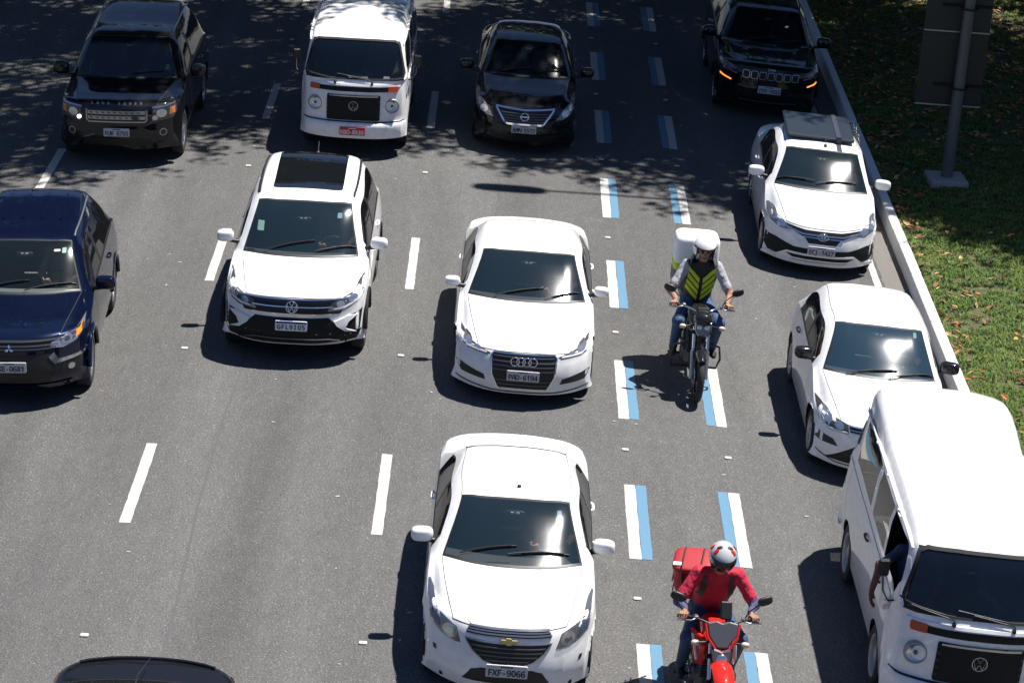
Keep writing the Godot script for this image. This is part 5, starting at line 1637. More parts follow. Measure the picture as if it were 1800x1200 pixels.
# someone on a car seat; seat = hip point in the car's frame
func seated(root: Node3D, label: String, hip: Vector3, shirt: Color, skin: Color, wheel_at: Vector3, driving := true, trousers := Color(0.03, 0.04, 0.07), hair := Color(0.012, 0.009, 0.008), arm_out := false) -> void:
	var o := thing("person", label, "person")
	o.transform = root.transform
	var chest := hip + Vector3(0, 0.34, -0.10)
	var neck := hip + Vector3(0, 0.53, -0.13)
	var head := neck + Vector3(0, 0.16, 0.02)
	var B := torso_bones(hip, chest, neck, shirt, trousers, skin, head)
	for s in [-1.0, 1.0]:
		B.append([hip + Vector3(s * 0.1, -0.01, 0.03), hip + Vector3(s * 0.15, 0.06, 0.42), 0.085, 0.065, trousers])
		B.append([hip + Vector3(s * 0.15, 0.06, 0.42), hip + Vector3(s * 0.13, -0.26, 0.58), 0.062, 0.05, trousers])
	var A := new_skin()
	var hands := []
	for s in [-1.0, 1.0]:
		var sh := chest + Vector3(s * 0.185, 0.13, 0)
		if driving:
			var g := wheel_at + Vector3(s * 0.155, 0.05, -0.02)
			var el := (sh + g) * 0.5 + Vector3(s * 0.08, -0.12, -0.03)
			var wr := g - (g - el).normalized() * 0.075
			B.append([sh, el, 0.055, 0.043, shirt]); B.append([el, wr, 0.041, 0.029, skin])
			hands.append(hand_bones(g, Vector3(0, 0.9, 0.3).normalized(), Vector3(0, -0.3, 0.9).normalized(), Vector3(-s, 0, 0) * -1.0, wr, skin))
		elif arm_out and s < 0:
			var el := Vector3(-0.905, 1.315, 1.16)
			var wr := Vector3(-0.955, 1.05, 1.20)
			B.append([sh, el, 0.055, 0.045, shirt]); B.append([el, wr, 0.045, 0.032, skin])
			hands.append(relaxed_hand(wr, Vector3(0.05, -0.98, 0.1).normalized(), Vector3(0.9, 0, 0.3).normalized(), skin))
		else:
			var el := sh + Vector3(s * 0.07, -0.26, 0.06)
			var wr := hip + Vector3(s * 0.12, 0.1, 0.26)
			B.append([sh, el, 0.055, 0.043, shirt]); B.append([el, wr, 0.041, 0.029, skin])
			hands.append(relaxed_hand(wr, Vector3(0, -0.2, 0.98), Vector3(0, -1, 0), skin))
	flesh(A, B, 0.02, 0.045)
	flesh(A, head_bones(head, Basis(), skin, hair), 0.01, 0.015)
	for h in hands: flesh(A, h, 0.006, 0.008)
	put("body", skin_mesh(A), M.skin_cloth, o)

# ---------------------------------------------------------------- motorcycles; z forward, ground at 0
func bike_wheel(root: Node3D, called: String, c: Vector3, R: float, w: float, spoke_mat: Material) -> void:
	var hold := Node3D.new()
	hold.name = called
	root.add_child(hold, true)
	hold.position = c
	var st := stool()
	var rr := R - w * 0.95
	lathe(st, Transform3D(), [Vector2(rr, -w * 0.38), Vector2(R - w * 0.5, -w * 0.52), Vector2(R - w * 0.2, -w * 0.42), Vector2(R - w * 0.03, -w * 0.2), Vector2(R, 0), Vector2(R - w * 0.03, w * 0.2), Vector2(R - w * 0.2, w * 0.42), Vector2(R - w * 0.5, w * 0.52), Vector2(rr, w * 0.38)], 36)
	obj("tyre", st, M.rubber_tyre, hold)
	var s2 := stool()
	lathe(s2, Transform3D(), [Vector2(rr - 0.02, -w * 0.3), Vector2(rr + 0.005, -w * 0.38), Vector2(rr + 0.005, w * 0.38), Vector2(rr - 0.02, w * 0.3), Vector2(rr - 0.025, 0), Vector2(rr - 0.02, -w * 0.3)], 36)
	for k in 5:
		var a := TAU * k / 5.0
		for s in [-1.0, 1.0]: tube(s2, [Vector3(s * 0.03, 0.03 * cos(a), 0.03 * sin(a)), Vector3(s * 0.012, (rr - 0.015) * cos(a + s * 0.12), (rr - 0.015) * sin(a + s * 0.12))], 0.013, 6)
	lathe(s2, Transform3D(), [Vector2(0.012, -0.07), Vector2(0.045, -0.06), Vector2(0.045, 0.06), Vector2(0.012, 0.07)], 16)
	obj("rim", s2, spoke_mat, hold)
	var s3 := stool()
	lathe(s3, Transform3D(Basis(), Vector3(-0.06, 0, 0)), [Vector2(0.06, -0.002), Vector2(0.125, -0.002), Vector2(0.125, 0.002), Vector2(0.06, 0.002), Vector2(0.06, -0.002)], 28)
	obj("brake_disc", s3, M.silver, hold)

func fender(root: Node3D, called: String, c: Vector3, R: float, w: float, a0: float, a1: float, m: Material, flare := 0.0) -> void:
	var st := stool()
	st.set_smooth_group(0)
	var n := 16
	var xs := [-1.0, -0.8, -0.4, 0.0, 0.4, 0.8, 1.0]
	var P := []
	for i in n + 1:
		var a := lerpf(a0, a1, float(i) / n)
		var row := []
		var ww := w * (1.0 - 0.35 * pow(absf(2.0 * i / n - 1.0), 3.0))
		for x in xs:
			var r: float = R - 0.045 * pow(absf(x), 3.0) + flare * pow(float(i) / n, 2.0)
			row.append(c + Vector3(x * ww * 0.5, r * cos(a), r * sin(a)))
		P.append(row)
	for i in n:
		for j in xs.size() - 1:
			quado(st, P[i][j], P[i + 1][j], P[i + 1][j + 1], P[i][j + 1], (P[i][j] + P[i + 1][j + 1]) * 0.5 - c)
	obj(called, st, m, root)

func bike(called: String, label: String, red: bool) -> Node3D:
	var root := thing(called, label, "motorcycle")
	var fa := Vector3(0, 0.305, 0.66)
	var ra := Vector3(0, 0.305, -0.66)
	bike_wheel(root, "front_wheel", fa, 0.305 if not red else 0.33, 0.085, M.black_gloss if not red else M.alloy)
	bike_wheel(root, "rear_wheel", ra, 0.305, 0.11, M.black_gloss if not red else M.alloy)
	var top := Vector3(0, 1.0, 0.36)
	for s in [-1.0, 1.0]:
		var st := stool()
		var b := fa + Vector3(s * 0.085, 0, 0)
		var t := top + Vector3(s * 0.085, 0, 0)
		tube(st, [b + Vector3(0, -0.02, 0.01), b.lerp(t, 0.42)], [0.026, 0.028], 10)
		obj("fork_slider", st, M.silver if not red else M.dark_plastic, root)
		var s2 := stool()
		tube(s2, [b.lerp(t, 0.4), t], 0.018, 10)
		obj("fork_tube", s2, M.chrome, root)
	var tr := stool()
	rbox(tr, Transform3D(Basis(Vector3.RIGHT, -0.42), top + Vector3(0, -0.01, 0)), Vector3(0.24, 0.035, 0.09), 0.012)
	rbox(tr, Transform3D(Basis(Vector3.RIGHT, -0.42), top + Vector3(0, -0.2, 0.09)), Vector3(0.24, 0.045, 0.08), 0.012)
	obj("fork_clamp", tr, M.dark_plastic, root)
	# handlebar, grips, levers
	var hb := stool()
	var hy := 1.05 if not red else 1.08
	var L := [Vector3(-0.38, hy - 0.02, 0.17), Vector3(-0.24, hy + 0.0, 0.23), Vector3(-0.13, hy - 0.01, 0.30), Vector3(-0.06, 1.02, 0.35), Vector3(0.06, 1.02, 0.35), Vector3(0.13, hy - 0.01, 0.30), Vector3(0.24, hy + 0.0, 0.23), Vector3(0.38, hy - 0.02, 0.17)]
	tube(hb, L, 0.012, 8)
	if red: tube(hb, [L[2], L[5]], 0.009, 6)
	obj("handlebar", hb, M.chrome if not red else M.black_trim, root)
	for s in [-1.0, 1.0]:
		var gr := stool()
		tube(gr, [Vector3(s * 0.385, hy - 0.021, 0.167), Vector3(s * 0.27, hy - 0.004, 0.218)], 0.017, 10)
		obj("grip", gr, M.rubber, root)
		var lv := stool()
		tube(lv, [Vector3(s * 0.22, hy, 0.25), Vector3(s * 0.27, hy - 0.005, 0.285), Vector3(s * 0.40, hy - 0.03, 0.235)], 0.007, 6)
		rbox(lv, Transform3D(Basis(Vector3.UP, -s * 0.4), Vector3(s * 0.225, hy + 0.005, 0.235)), Vector3(0.05, 0.045, 0.05), 0.01)
		obj("lever", lv, M.alloy, root)
		var mn := Node3D.new()
		mn.name = "rear_view_mirror"
		root.add_child(mn, true)
		var ar := stool()
		var mc := Vector3(s * 0.41, hy + 0.20, 0.22)
		tube(ar, [Vector3(s * 0.235, hy + 0.01, 0.235), Vector3(s * 0.27, hy + 0.10, 0.25), mc + Vector3(-s * 0.05, -0.03, 0.01)], 0.0065, 6)
		obj("mirror_arm", ar, M.black_trim, mn)
		var mi := stool()
		blob(mi, Transform3D(Basis(Vector3.UP, s * 0.25) * Basis(Vector3.BACK, s * 0.25), mc), Vector3(0.075, 0.045, 0.022), 0.75, 18, 10)
		obj("mirror_shell", mi, M.black_trim, mn)
		# indicators
		var ic := stool()
		var ip := Vector3(s * 0.21, 0.87 if not red else 0.92, 0.46 if not red else 0.42)
		tube(ic, [Vector3(s * 0.08, ip.y, 0.40), ip], 0.01, 6)
		obj("indicator_stalk", ic, M.black_trim, root)
		var il := stool()
		blob(il, Transform3D(Basis(), ip + Vector3(s * 0.025, 0, 0.01)), Vector3(0.04, 0.028, 0.028), 0.85, 12, 8)
		obj("indicator", il, M.indicator_clear, root)
	# tank and seat
	var tk := stool()
	blob(tk, Transform3D(Basis(Vector3.RIGHT, 0.14), Vector3(0, 0.84, 0.09)), Vector3(0.155, 0.135, 0.27), 0.75, 22, 14)
	obj("fuel_tank", tk, M.bike_black if not red else M.bike_red, root)
	var cap := stool()
	lathe(cap, Transform3D(Basis(Vector3.BACK, PI / 2), Vector3(0, 0.965, 0.12)), [Vector2(0.045, 0.0), Vector2(0.045, 0.012), Vector2(0.001, 0.014)], 18)
	obj("tank_cap", cap, M.chrome, root)
	var se := stool()
	blob(se, Transform3D(Basis(Vector3.RIGHT, -0.05), Vector3(0, 0.79, -0.42)), Vector3(0.14, 0.06, 0.38), 0.6, 20, 10)
	obj("seat", se, M.rubber, root)
	var tail := stool()
	blob(tail, Transform3D(Basis(Vector3.RIGHT, 0.2), Vector3(0, 0.74, -0.72)), Vector3(0.12, 0.07, 0.22), 0.7, 16, 10)
	obj("tail_cover", tail, M.bike_black if not red else M.bike_red, root)
	var tl := stool()
	bx(tl, Vector3(0, 0.74, -0.93), Vector3(0.14, 0.06, 0.03), 0.012)
	obj("tail_light", tl, M.tail_red, root)
	# engine
	var en := stool()
	rbox(en, Transform3D(Basis(), Vector3(0, 0.37, 0.0)), Vector3(0.26, 0.24, 0.36), 0.05)
	rbox(en, Transform3D(Basis(Vector3.RIGHT, 0.3), Vector3(0, 0.56, 0.12)), Vector3(0.17, 0.26, 0.17), 0.02)
	for k in 6: rbox(en, Transform3D(Basis(Vector3.RIGHT, 0.3), Vector3(0, 0.48 + 0.034 * k, 0.10 + 0.011 * k)), Vector3(0.23, 0.012, 0.23), 0.003)
	for s in [-1.0, 1.0]: lathe(en, Transform3D(Basis() if s > 0 else Basis(Vector3.UP, PI), Vector3(s * 0.12, 0.36, -0.05)), [Vector2(0.11, 0.0), Vector2(0.105, 0.03), Vector2(0.05, 0.045), Vector2(0.001, 0.045)], 20)
	obj("engine", en, M.engine_grey, root)
	var fr := stool()
	tube(fr, [top + Vector3(0, -0.02, -0.02), Vector3(0, 0.62, 0.34), Vector3(0, 0.28, 0.22), Vector3(0, 0.22, -0.15)], 0.02, 8)
	tube(fr, [top + Vector3(0, -0.06, -0.04), Vector3(0, 0.76, 0.0), Vector3(0, 0.68, -0.35), Vector3(0, 0.72, -0.75)], 0.022, 8)
	for s in [-1.0, 1.0]:
		tube(fr, [Vector3(s * 0.09, 0.4, -0.2), ra + Vector3(s * 0.095, 0, 0)], 0.02, 8)
		tube(fr, [Vector3(s * 0.1, 0.7, -0.4), Vector3(s * 0.1, 0.38, -0.22)], 0.016, 8)
	obj("frame", fr, M.black_trim, root)
	for s in [-1.0, 1.0]:
		var sh := stool()
		tube(sh, [ra + Vector3(s * 0.105, 0.02, 0.02), Vector3(s * 0.105, 0.70, -0.50)], 0.016, 8)
		tube(sh, [ra + Vector3(s * 0.105, 0.12, 0.05), Vector3(s * 0.105, 0.62, -0.53)], 0.032, 8)
		obj("rear_shock", sh, M.dark_plastic, root)
		var pg := stool()
		tube(pg, [Vector3(s * 0.1, 0.31, -0.12), Vector3(s * 0.30, 0.315, -0.12)], 0.014, 8)
		obj("foot_peg", pg, M.rubber, root)
	var ex := stool()
	tube(ex, [Vector3(0.06, 0.56, 0.22), Vector3(0.09, 0.45, 0.30), Vector3(0.13, 0.26, 0.20), Vector3(0.14, 0.22, -0.15), Vector3(0.15, 0.28, -0.4)], 0.02, 8)
	tube(ex, [Vector3(0.15, 0.28, -0.38), Vector3(0.16, 0.34, -0.62), Vector3(0.165, 0.40, -0.88)], [0.035, 0.045, 0.042], 12)
	obj("exhaust", ex, M.silver if not red else M.black_trim, root)
	fender(root, "rear_fender", ra, 0.36, 0.15, -1.9, 0.1, M.dark_plastic)
	if not red:
		fender(root, "front_fender", fa, 0.345, 0.125, -0.75, 0.62, M.bike_black)
		var hs := stool()
		blob(hs, Transform3D(Basis(Vector3.RIGHT, 0.25), Vector3(0, 0.94, 0.46)), Vector3(0.115, 0.125, 0.11), 0.75, 20, 14)
		obj("headlight_cowl", hs, M.bike_black, root)
		var hl := stool()
		slab(hl, Transform3D(Basis(Vector3.RIGHT, -0.22), Vector3(0, 0.885, 0.535)), pv([-0.055, -0.10, 0.055, -0.10, 0.10, -0.03, 0.105, 0.075, 0.0, 0.095, -0.105, 0.075, -0.10, -0.03]), -0.04, 0.03, 0.012)
		var ho := obj("headlight", hl, M.lamp_steel, root)
		for q in [[-0.045, 0.02], [0.045, 0.02], [0.0, -0.05]]:
			var r2 := stool()
			blob(r2, Transform3D(Basis(Vector3.RIGHT, -0.22), Vector3(q[0], 0.885 + q[1], 0.565)), Vector3(0.036, 0.03, 0.012), 0.9, 12, 6)
			obj("reflector", r2, M.reflector, ho)
		var dash := stool()
		rbox(dash, Transform3D(Basis(Vector3.RIGHT, -0.6), Vector3(0, 1.05, 0.40)), Vector3(0.17, 0.09, 0.05), 0.02)
		obj("instrument", dash, M.black_trim, root)
		for s in [-1.0, 1.0]:
			var cb := stool()
			tube(cb, [Vector3(s * 0.05, 0.62, 0.28), Vector3(s * 0.27, 0.55, 0.24), Vector3(s * 0.30, 0.38, 0.2), Vector3(s * 0.27, 0.24, 0.14), Vector3(s * 0.05, 0.24, 0.12)], 0.014, 8)
			obj("crash_bar", cb, M.black_trim, root)
	else:
		# raised beak fender
		fender(root, "front_fender", fa + Vector3(0, 0.12, -0.02), 0.40, 0.20, -0.75, 1.02, M.bike_red, 0.06)
		var mk := stool()
		slab(mk, Transform3D(Basis(Vector3.RIGHT, -0.45), Vector3(0, 1.04, 0.47)), pv([-0.05, -0.13, 0.05, -0.13, 0.13, -0.02, 0.15, 0.10, 0.06, 0.12, 0.0, 0.10, -0.06, 0.12, -0.15, 0.10, -0.13, -0.02]), -0.03, 0.02, 0.012)
		obj("wind_visor", mk, M.visor_grey, root)
		for s in [-1.0, 1.0]:
			var ed := stool()
			tube(ed, [Vector3(s * 0.16, 1.125, 0.43), Vector3(s * 0.14, 1.02, 0.50), Vector3(s * 0.055, 0.915, 0.555), Vector3(0, 0.90, 0.56)], 0.012, 6)
			obj("visor_trim", ed, M.bike_red, root)
			var shr := stool()
			slab(shr, Transform3D(Basis(Vector3.UP, s * (PI / 2 - 0.35)), Vector3(s * 0.17, 0.80, 0.26)), pv([-0.16, 0.12, -0.12, -0.06, 0.0, -0.18, 0.10, -0.14, 0.14, 0.06, 0.08, 0.13]), -0.015, 0.015, 0.006)
			obj("tank_shroud", shr, M.bike_red, root)
			var st := stool()
			slab(st, Transform3D(Basis(Vector3.UP, s * (PI / 2 - 0.35)), Vector3(s * 0.187, 0.80, 0.268)), pv([-0.11, 0.09, -0.08, 0.09, 0.04, -0.12, 0.02, -0.13]), -0.03, 0.012, 0.002)
			obj("shroud_stripe", st, M.white_plastic, root)
		var hl := stool()
		slab(hl, Transform3D(Basis(Vector3.RIGHT, -0.2), Vector3(0, 0.86, 0.56)), pv([-0.055, -0.10, 0.055, -0.10, 0.085, -0.02, 0.095, 0.08, 0.0, 0.05, -0.095, 0.08, -0.085, -0.02]), -0.05, 0.025, 0.014)
		var ho := obj("headlight", hl, M.lamp_steel, root)
		var r2 := stool()
		blob(r2, Transform3D(Basis(Vector3.RIGHT, -0.2), Vector3(0, 0.84, 0.59)), Vector3(0.055, 0.05, 0.012), 0.9, 14, 6)
		obj("reflector", r2, M.reflector, ho)
		var ph := stool()
		rbox(ph, Transform3D(Basis(Vector3.RIGHT, -0.5), Vector3(0.04, 1.20, 0.30)), Vector3(0.11, 0.17, 0.03), 0.012)
		tube(ph, [Vector3(0.06, 1.05, 0.31), Vector3(0.04, 1.17, 0.29)], 0.012, 6)
		obj("phone_holder", ph, M.black_trim, root)
	return root

func rider(label: String, red: bool, xf: Transform3D) -> Node3D:
	var o := thing("person", label, "person")
	o.transform = xf
	var skin := Color(0.32, 0.17, 0.11) if not red else Color(0.30, 0.16, 0.10)
	var jeans := Color(0.035, 0.075, 0.16) if not red else Color(0.03, 0.06, 0.12)
	var shirt := Color(0.012, 0.012, 0.014) if not red else Color(0.42, 0.01, 0.03)
	var sleeve := Color(0.34, 0.34, 0.36) if not red else Color(0.45, 0.012, 0.04)
	var fore := skin if not red else Color(0.07, 0.06, 0.14)
	var shoe := Color(0.015, 0.015, 0.018)
	var hip := Vector3(0, 0.91, -0.36)
	var chest := Vector3(0, 1.27, -0.26) if not red else Vector3(0, 1.25, -0.18)
	var neck := Vector3(0, 1.46, -0.20) if not red else Vector3(0, 1.43, -0.08)
	var head := neck + (Vector3(0, 0.16, 0.03) if not red else Vector3(0, 0.145, 0.07))
	var B := torso_bones(hip, chest, neck, shirt, jeans, skin, head)
	var hy := 1.05 if not red else 1.08
	var A := new_skin()
	var hands := []
	for s in [-1.0, 1.0]:
		var sh := chest + (neck - chest) * 0.72 + Vector3(s * 0.19, 0, 0)
		var g := Vector3(s * 0.335, hy - 0.014, 0.19)
		var u := Vector3(s * 0.94, -0.14, -0.32).normalized()
		var w := Vector3(s * 0.32, 0, 0.94).normalized()
		var el := (sh + g) * 0.5 + Vector3(s * 0.10, -0.10, -0.05)
		var wr := g - w * 0.085 + Vector3(0, 0.035, 0)
		var mid := sh.lerp(el, 0.72)
		B.append([sh, mid, 0.066, 0.056, sleeve])
		B.append([mid, el, 0.05, 0.044, fore])
		B.append([el, wr, 0.045, 0.03, fore])
		hands.append(hand_bones(g, u, Vector3.UP, w, wr, skin))
		var hp := hip + Vector3(s * 0.10, -0.02, 0.03)
		var kn := Vector3(s * 0.245, 0.80, 0.10)
		var an := Vector3(s * 0.235, 0.39, -0.16)
		B.append([hp, kn, 0.095, 0.072, jeans]); B.append([kn, an, 0.07, 0.05, jeans])
		B.append([an + Vector3(0, -0.035, -0.03), an + Vector3(s * 0.01, -0.045, 0.10), 0.042, 0.036, shoe])
		B.append([an + Vector3(s * 0.01, -0.045, 0.10), an + Vector3(s * 0.015, -0.05, 0.17), 0.038, 0.03, shoe])
	flesh(A, B, 0.0125, 0.04)
	var hb := Basis(Vector3.RIGHT, 0.12 if not red else 0.35)
	flesh(A, head_bones(head, hb, skin, Color(0.015, 0.012, 0.01)), 0.006, 0.014)
	for h in hands: flesh(A, h, 0.0045, 0.006)
	var me := skin_mesh(A)
	put("body", me, M.skin_cloth, o)
	var tm: TriangleMesh = me.generate_triangle_mesh()
	# helmet
	var hold := Node3D.new()
	hold.name = "helmet"
	o.add_child(hold, true)
	hold.transform = Transform3D(hb.scaled(Vector3.ONE * (1.0 if red else 1.1)), head + hb * Vector3(0, 0.03, 0))
	var hs := stool()
	hs.set_smooth_group(0)
	var nu := 28
	var nv := 14
	var P := []
	for j in nv + 1:
		var v := PI / 2 - (PI * 0.80) * j / nv
		var row := []
		for i in nu + 1:
			var u := TAU * i / nu
			row.append(Vector3(0.132 * cos(v) * sin(u), 0.138 * sin(v), 0.158 * cos(v) * cos(u) - 0.012))
		P.append(row)
	for j in nv:
		for i in nu:
			var mid: Vector3 = (P[j][i] + P[j + 1][i + 1]) * 0.5
			# opening for the face
			if mid.z > 0.06 and absf(mid.x) < 0.098 and mid.y < 0.035 and (not red or mid.y > -0.055): continue
			quado(hs, P[j][i], P[j][i + 1], P[j + 1][i + 1], P[j + 1][i], mid)
			quado(hs, P[j][i] * 0.94, P[j][i + 1] * 0.94, P[j + 1][i + 1] * 0.94, P[j + 1][i] * 0.94, -mid)
	obj("shell", hs, M.helmet_white if not red else M.helmet_silver, hold)
	if red:
		var vs := stool()
		vs.set_smooth_group(0)
		for j in 6:
			for i in 16:
				var f := func(a: int, b: int) -> Vector3:
					var v := lerpf(0.42, -0.52, b / 6.0)
					var u := lerpf(-1.15, 1.15, a / 16.0)
					return Vector3(0.136 * cos(v) * sin(u), 0.142 * sin(v), 0.164 * cos(v) * cos(u) - 0.012)
				quado(vs, f.call(i, j), f.call(i + 1, j), f.call(i + 1, j + 1), f.call(i, j + 1), f.call(i, j))
		obj("visor", vs, M.black_gloss, hold)
		for s in [-1.0, 1.0]:
			for q in [[0.05, 0.13, 0.02, 0.03], [0.085, 0.105, 0.05, 0.035], [0.10, 0.07, -0.04, 0.04]]:
				var bs := stool()
				var d := Vector3(s * q[0] / 0.132, q[1] / 0.138, q[2] / 0.158).normalized()
				var at := Vector3(d.x * 0.133, d.y * 0.139, d.z * 0.159 - 0.012)
				blob(bs, Transform3D(Basis.looking_at(-at.normalized(), Vector3.UP), at), Vector3(q[3] * 0.6, q[3], 0.006), 0.9, 10, 6)
				obj("helmet_graphic", bs, M.bike_red if q[3] > 0.032 else M.black_trim, hold)
	else:
		var pk := stool()
		tube(pk, arcpts(Vector3(0, 0.045, 0), Vector3(0.126, 0, 0), Vector3(0, 0.0, 0.15), 0.25, PI - 0.25, 12), 0.008, 6)
		obj("rim_trim", pk, M.black_trim, hold)
	if not red:
		# reflective chevrons of the vest and its grey shoulder straps
		for s in [-1.0, 1.0]:
			for k in 4:
				var y := 1.36 - 0.082 * k
				var q := pv([0.02, y - 0.15, 0.165, y - 0.005, 0.165, y + 0.055, 0.02, y - 0.09])
				var st := stool()
				patch(st, tm, "front", q if s > 0 else mirrored(q), 0.006, 0.03)
				obj("reflective_stripe", st, M.neon, o)
			var sp := stool()
			var q2 := PackedVector2Array([Vector2(s * 0.10, -0.30), Vector2(s * 0.115, -0.22), Vector2(s * 0.12, -0.12)])
			strip(sp, tm, "top", q2, 0.075, 0.006, false, 0.03)
			obj("shoulder_strap", sp, M.vest_grey, o)
	else:
		for s in [-1.0, 1.0]:
			var sp := stool()
			strip(sp, tm, "front", pv([s * 0.125, 1.38, s * 0.13, 1.25, s * 0.15, 1.12]), 0.05, 0.006, false, 0.03)
			obj("shoulder_strap", sp, M.bag_dark, o)
	return o

func delivery_box(xf: Transform3D) -> void:
	var o := thing("delivery_box", "white delivery box with a lime band behind the helmeted rider in the chevron vest", "delivery box")
	o.transform = xf
	var c := Vector3(-0.03, 1.38, -0.72)
	var st := stool()
	blob(st, Transform3D(Basis(), c + Vector3(0, 0.08, 0)), Vector3(0.275, 0.20, 0.22), 0.35, 40, 24)
	obj("box_shell", st, M.box_white, o)
	var s2 := stool()
	blob(s2, Transform3D(Basis(), c + Vector3(0, -0.10, 0)), Vector3(0.27, 0.09, 0.215), 0.35, 32, 12)
	obj("lime_band", s2, M.neon, o)
	var s3 := stool()
	blob(s3, Transform3D(Basis(), c + Vector3(0, -0.26, 0)), Vector3(0.265, 0.16, 0.21), 0.35, 32, 12)
	obj("box_base", s3, M.vest_grey, o)
	var s4 := stool()
	rbox(s4, Transform3D(Basis(), Vector3(0, 0.905, -0.72)), Vector3(0.34, 0.14, 0.34), 0.02)
	obj("carrier", s4, M.black_trim, o)

func cooler_bag(xf: Transform3D) -> void:
	var o := thing("cooler_backpack", "red cooler backpack with dark straps on the red shirted rider's back", "backpack")
	o.transform = xf
	var b := Basis(Vector3.UP, -0.25) * Basis(Vector3.RIGHT, 0.30) * Basis(Vector3.BACK, 0.10)
	var c := Vector3(-0.15, 1.14, -0.52)
	var st := stool()
	blob(st, Transform3D(b, c), Vector3(0.195, 0.225, 0.17), 0.7, 36, 22)
	obj("bag_body", st, M.bag_red, o)
	var lid := stool()
	blob(lid, Transform3D(b, c + b * Vector3(0, 0.19, 0)), Vector3(0.195, 0.04, 0.17), 0.45, 32, 8)
	obj("bag_lid", lid, M.bag_red, o)
	for x in [-0.09, 0.09]:
		var sp := stool()
		var P := []
		for q in [[0.0, -0.2, 0.168], [0.0, 0.18, 0.172], [0.0, 0.234, 0.13], [0.0, 0.236, -0.13], [0.0, 0.18, -0.172], [0.0, -0.2, -0.168]]: P.append(c + b * Vector3(x, q[1], q[2]))
		tube(sp, P, 0.022, 6, Vector2(1, 0.35))
		obj("bag_strap", sp, M.bag_dark, o)
	for y in [-0.08, 0.04]:
		var sp := stool()
		var P := []
		for q in [[-0.19, 0.14], [-0.194, 0.0], [-0.19, -0.14]]: P.append(c + b * Vector3(q[0], y, q[1]))
		tube(sp, P, 0.007, 5)
		obj("bag_piping", sp, M.bag_pink, o)
	var tg := stool()
	rbox(tg, Transform3D(b, c + b * Vector3(-0.14, 0.232, 0.10)), Vector3(0.08, 0.012, 0.05), 0.004)
	obj("bag_tag", tg, M.white_plastic, o)

# ---------------------------------------------------------------- road, kerb, lawn, trees
func road_sheet(x0: float, x1: float, z0: float, z1: float, lift: float, step := 0.5, jag := 0.0) -> ArrayMesh:
	var st := stool()
	st.set_smooth_group(0)
	var n := maxi(1, int(ceil((x1 - x0) / step)))
	var m := 1 if jag == 0.0 else maxi(2, int((z1 - z0) / 0.12))
	var ja := []
	for k in m + 1: ja.append([rng.randf_range(-jag, jag), rng.randf_range(-jag, jag)])
	for k in m:
		for i in n:
			var q := []
			for c in [[i, k], [i + 1, k], [i + 1, k + 1], [i, k + 1]]:
				var x := lerpf(x0, x1, float(c[0]) / n)
				var z := lerpf(z0, z1, float(c[1]) / m)
				if jag > 0.0:
					if c[0] == 0: x += ja[c[1]][0]
					if c[0] == n: x += ja[c[1]][1]
					if c[1] == 0 or c[1] == m: z += ja[(c[0] * 7 + c[1]) % (m + 1)][0]
				q.append(Vector3(x, road_y(x) + lift, z))
			for t in [[0, 1, 2], [0, 2, 3]]:
				var a: Vector3 = q[t[0]]; var b: Vector3 = q[t[1]]; var c: Vector3 = q[t[2]]
				if (a - c).cross(a - b).y < 0:
					var w := b; b = c; c = w
				for v in [a, b, c]:
					st.set_uv(Vector2(v.x, v.z) / 4.0)
					st.set_uv2(Vector2((v.x + 20.0) / 30.0, (v.z + 140.0) / 170.0))
					st.add_vertex(v)
	st.generate_normals()
	st.generate_tangents()
	return st.commit()

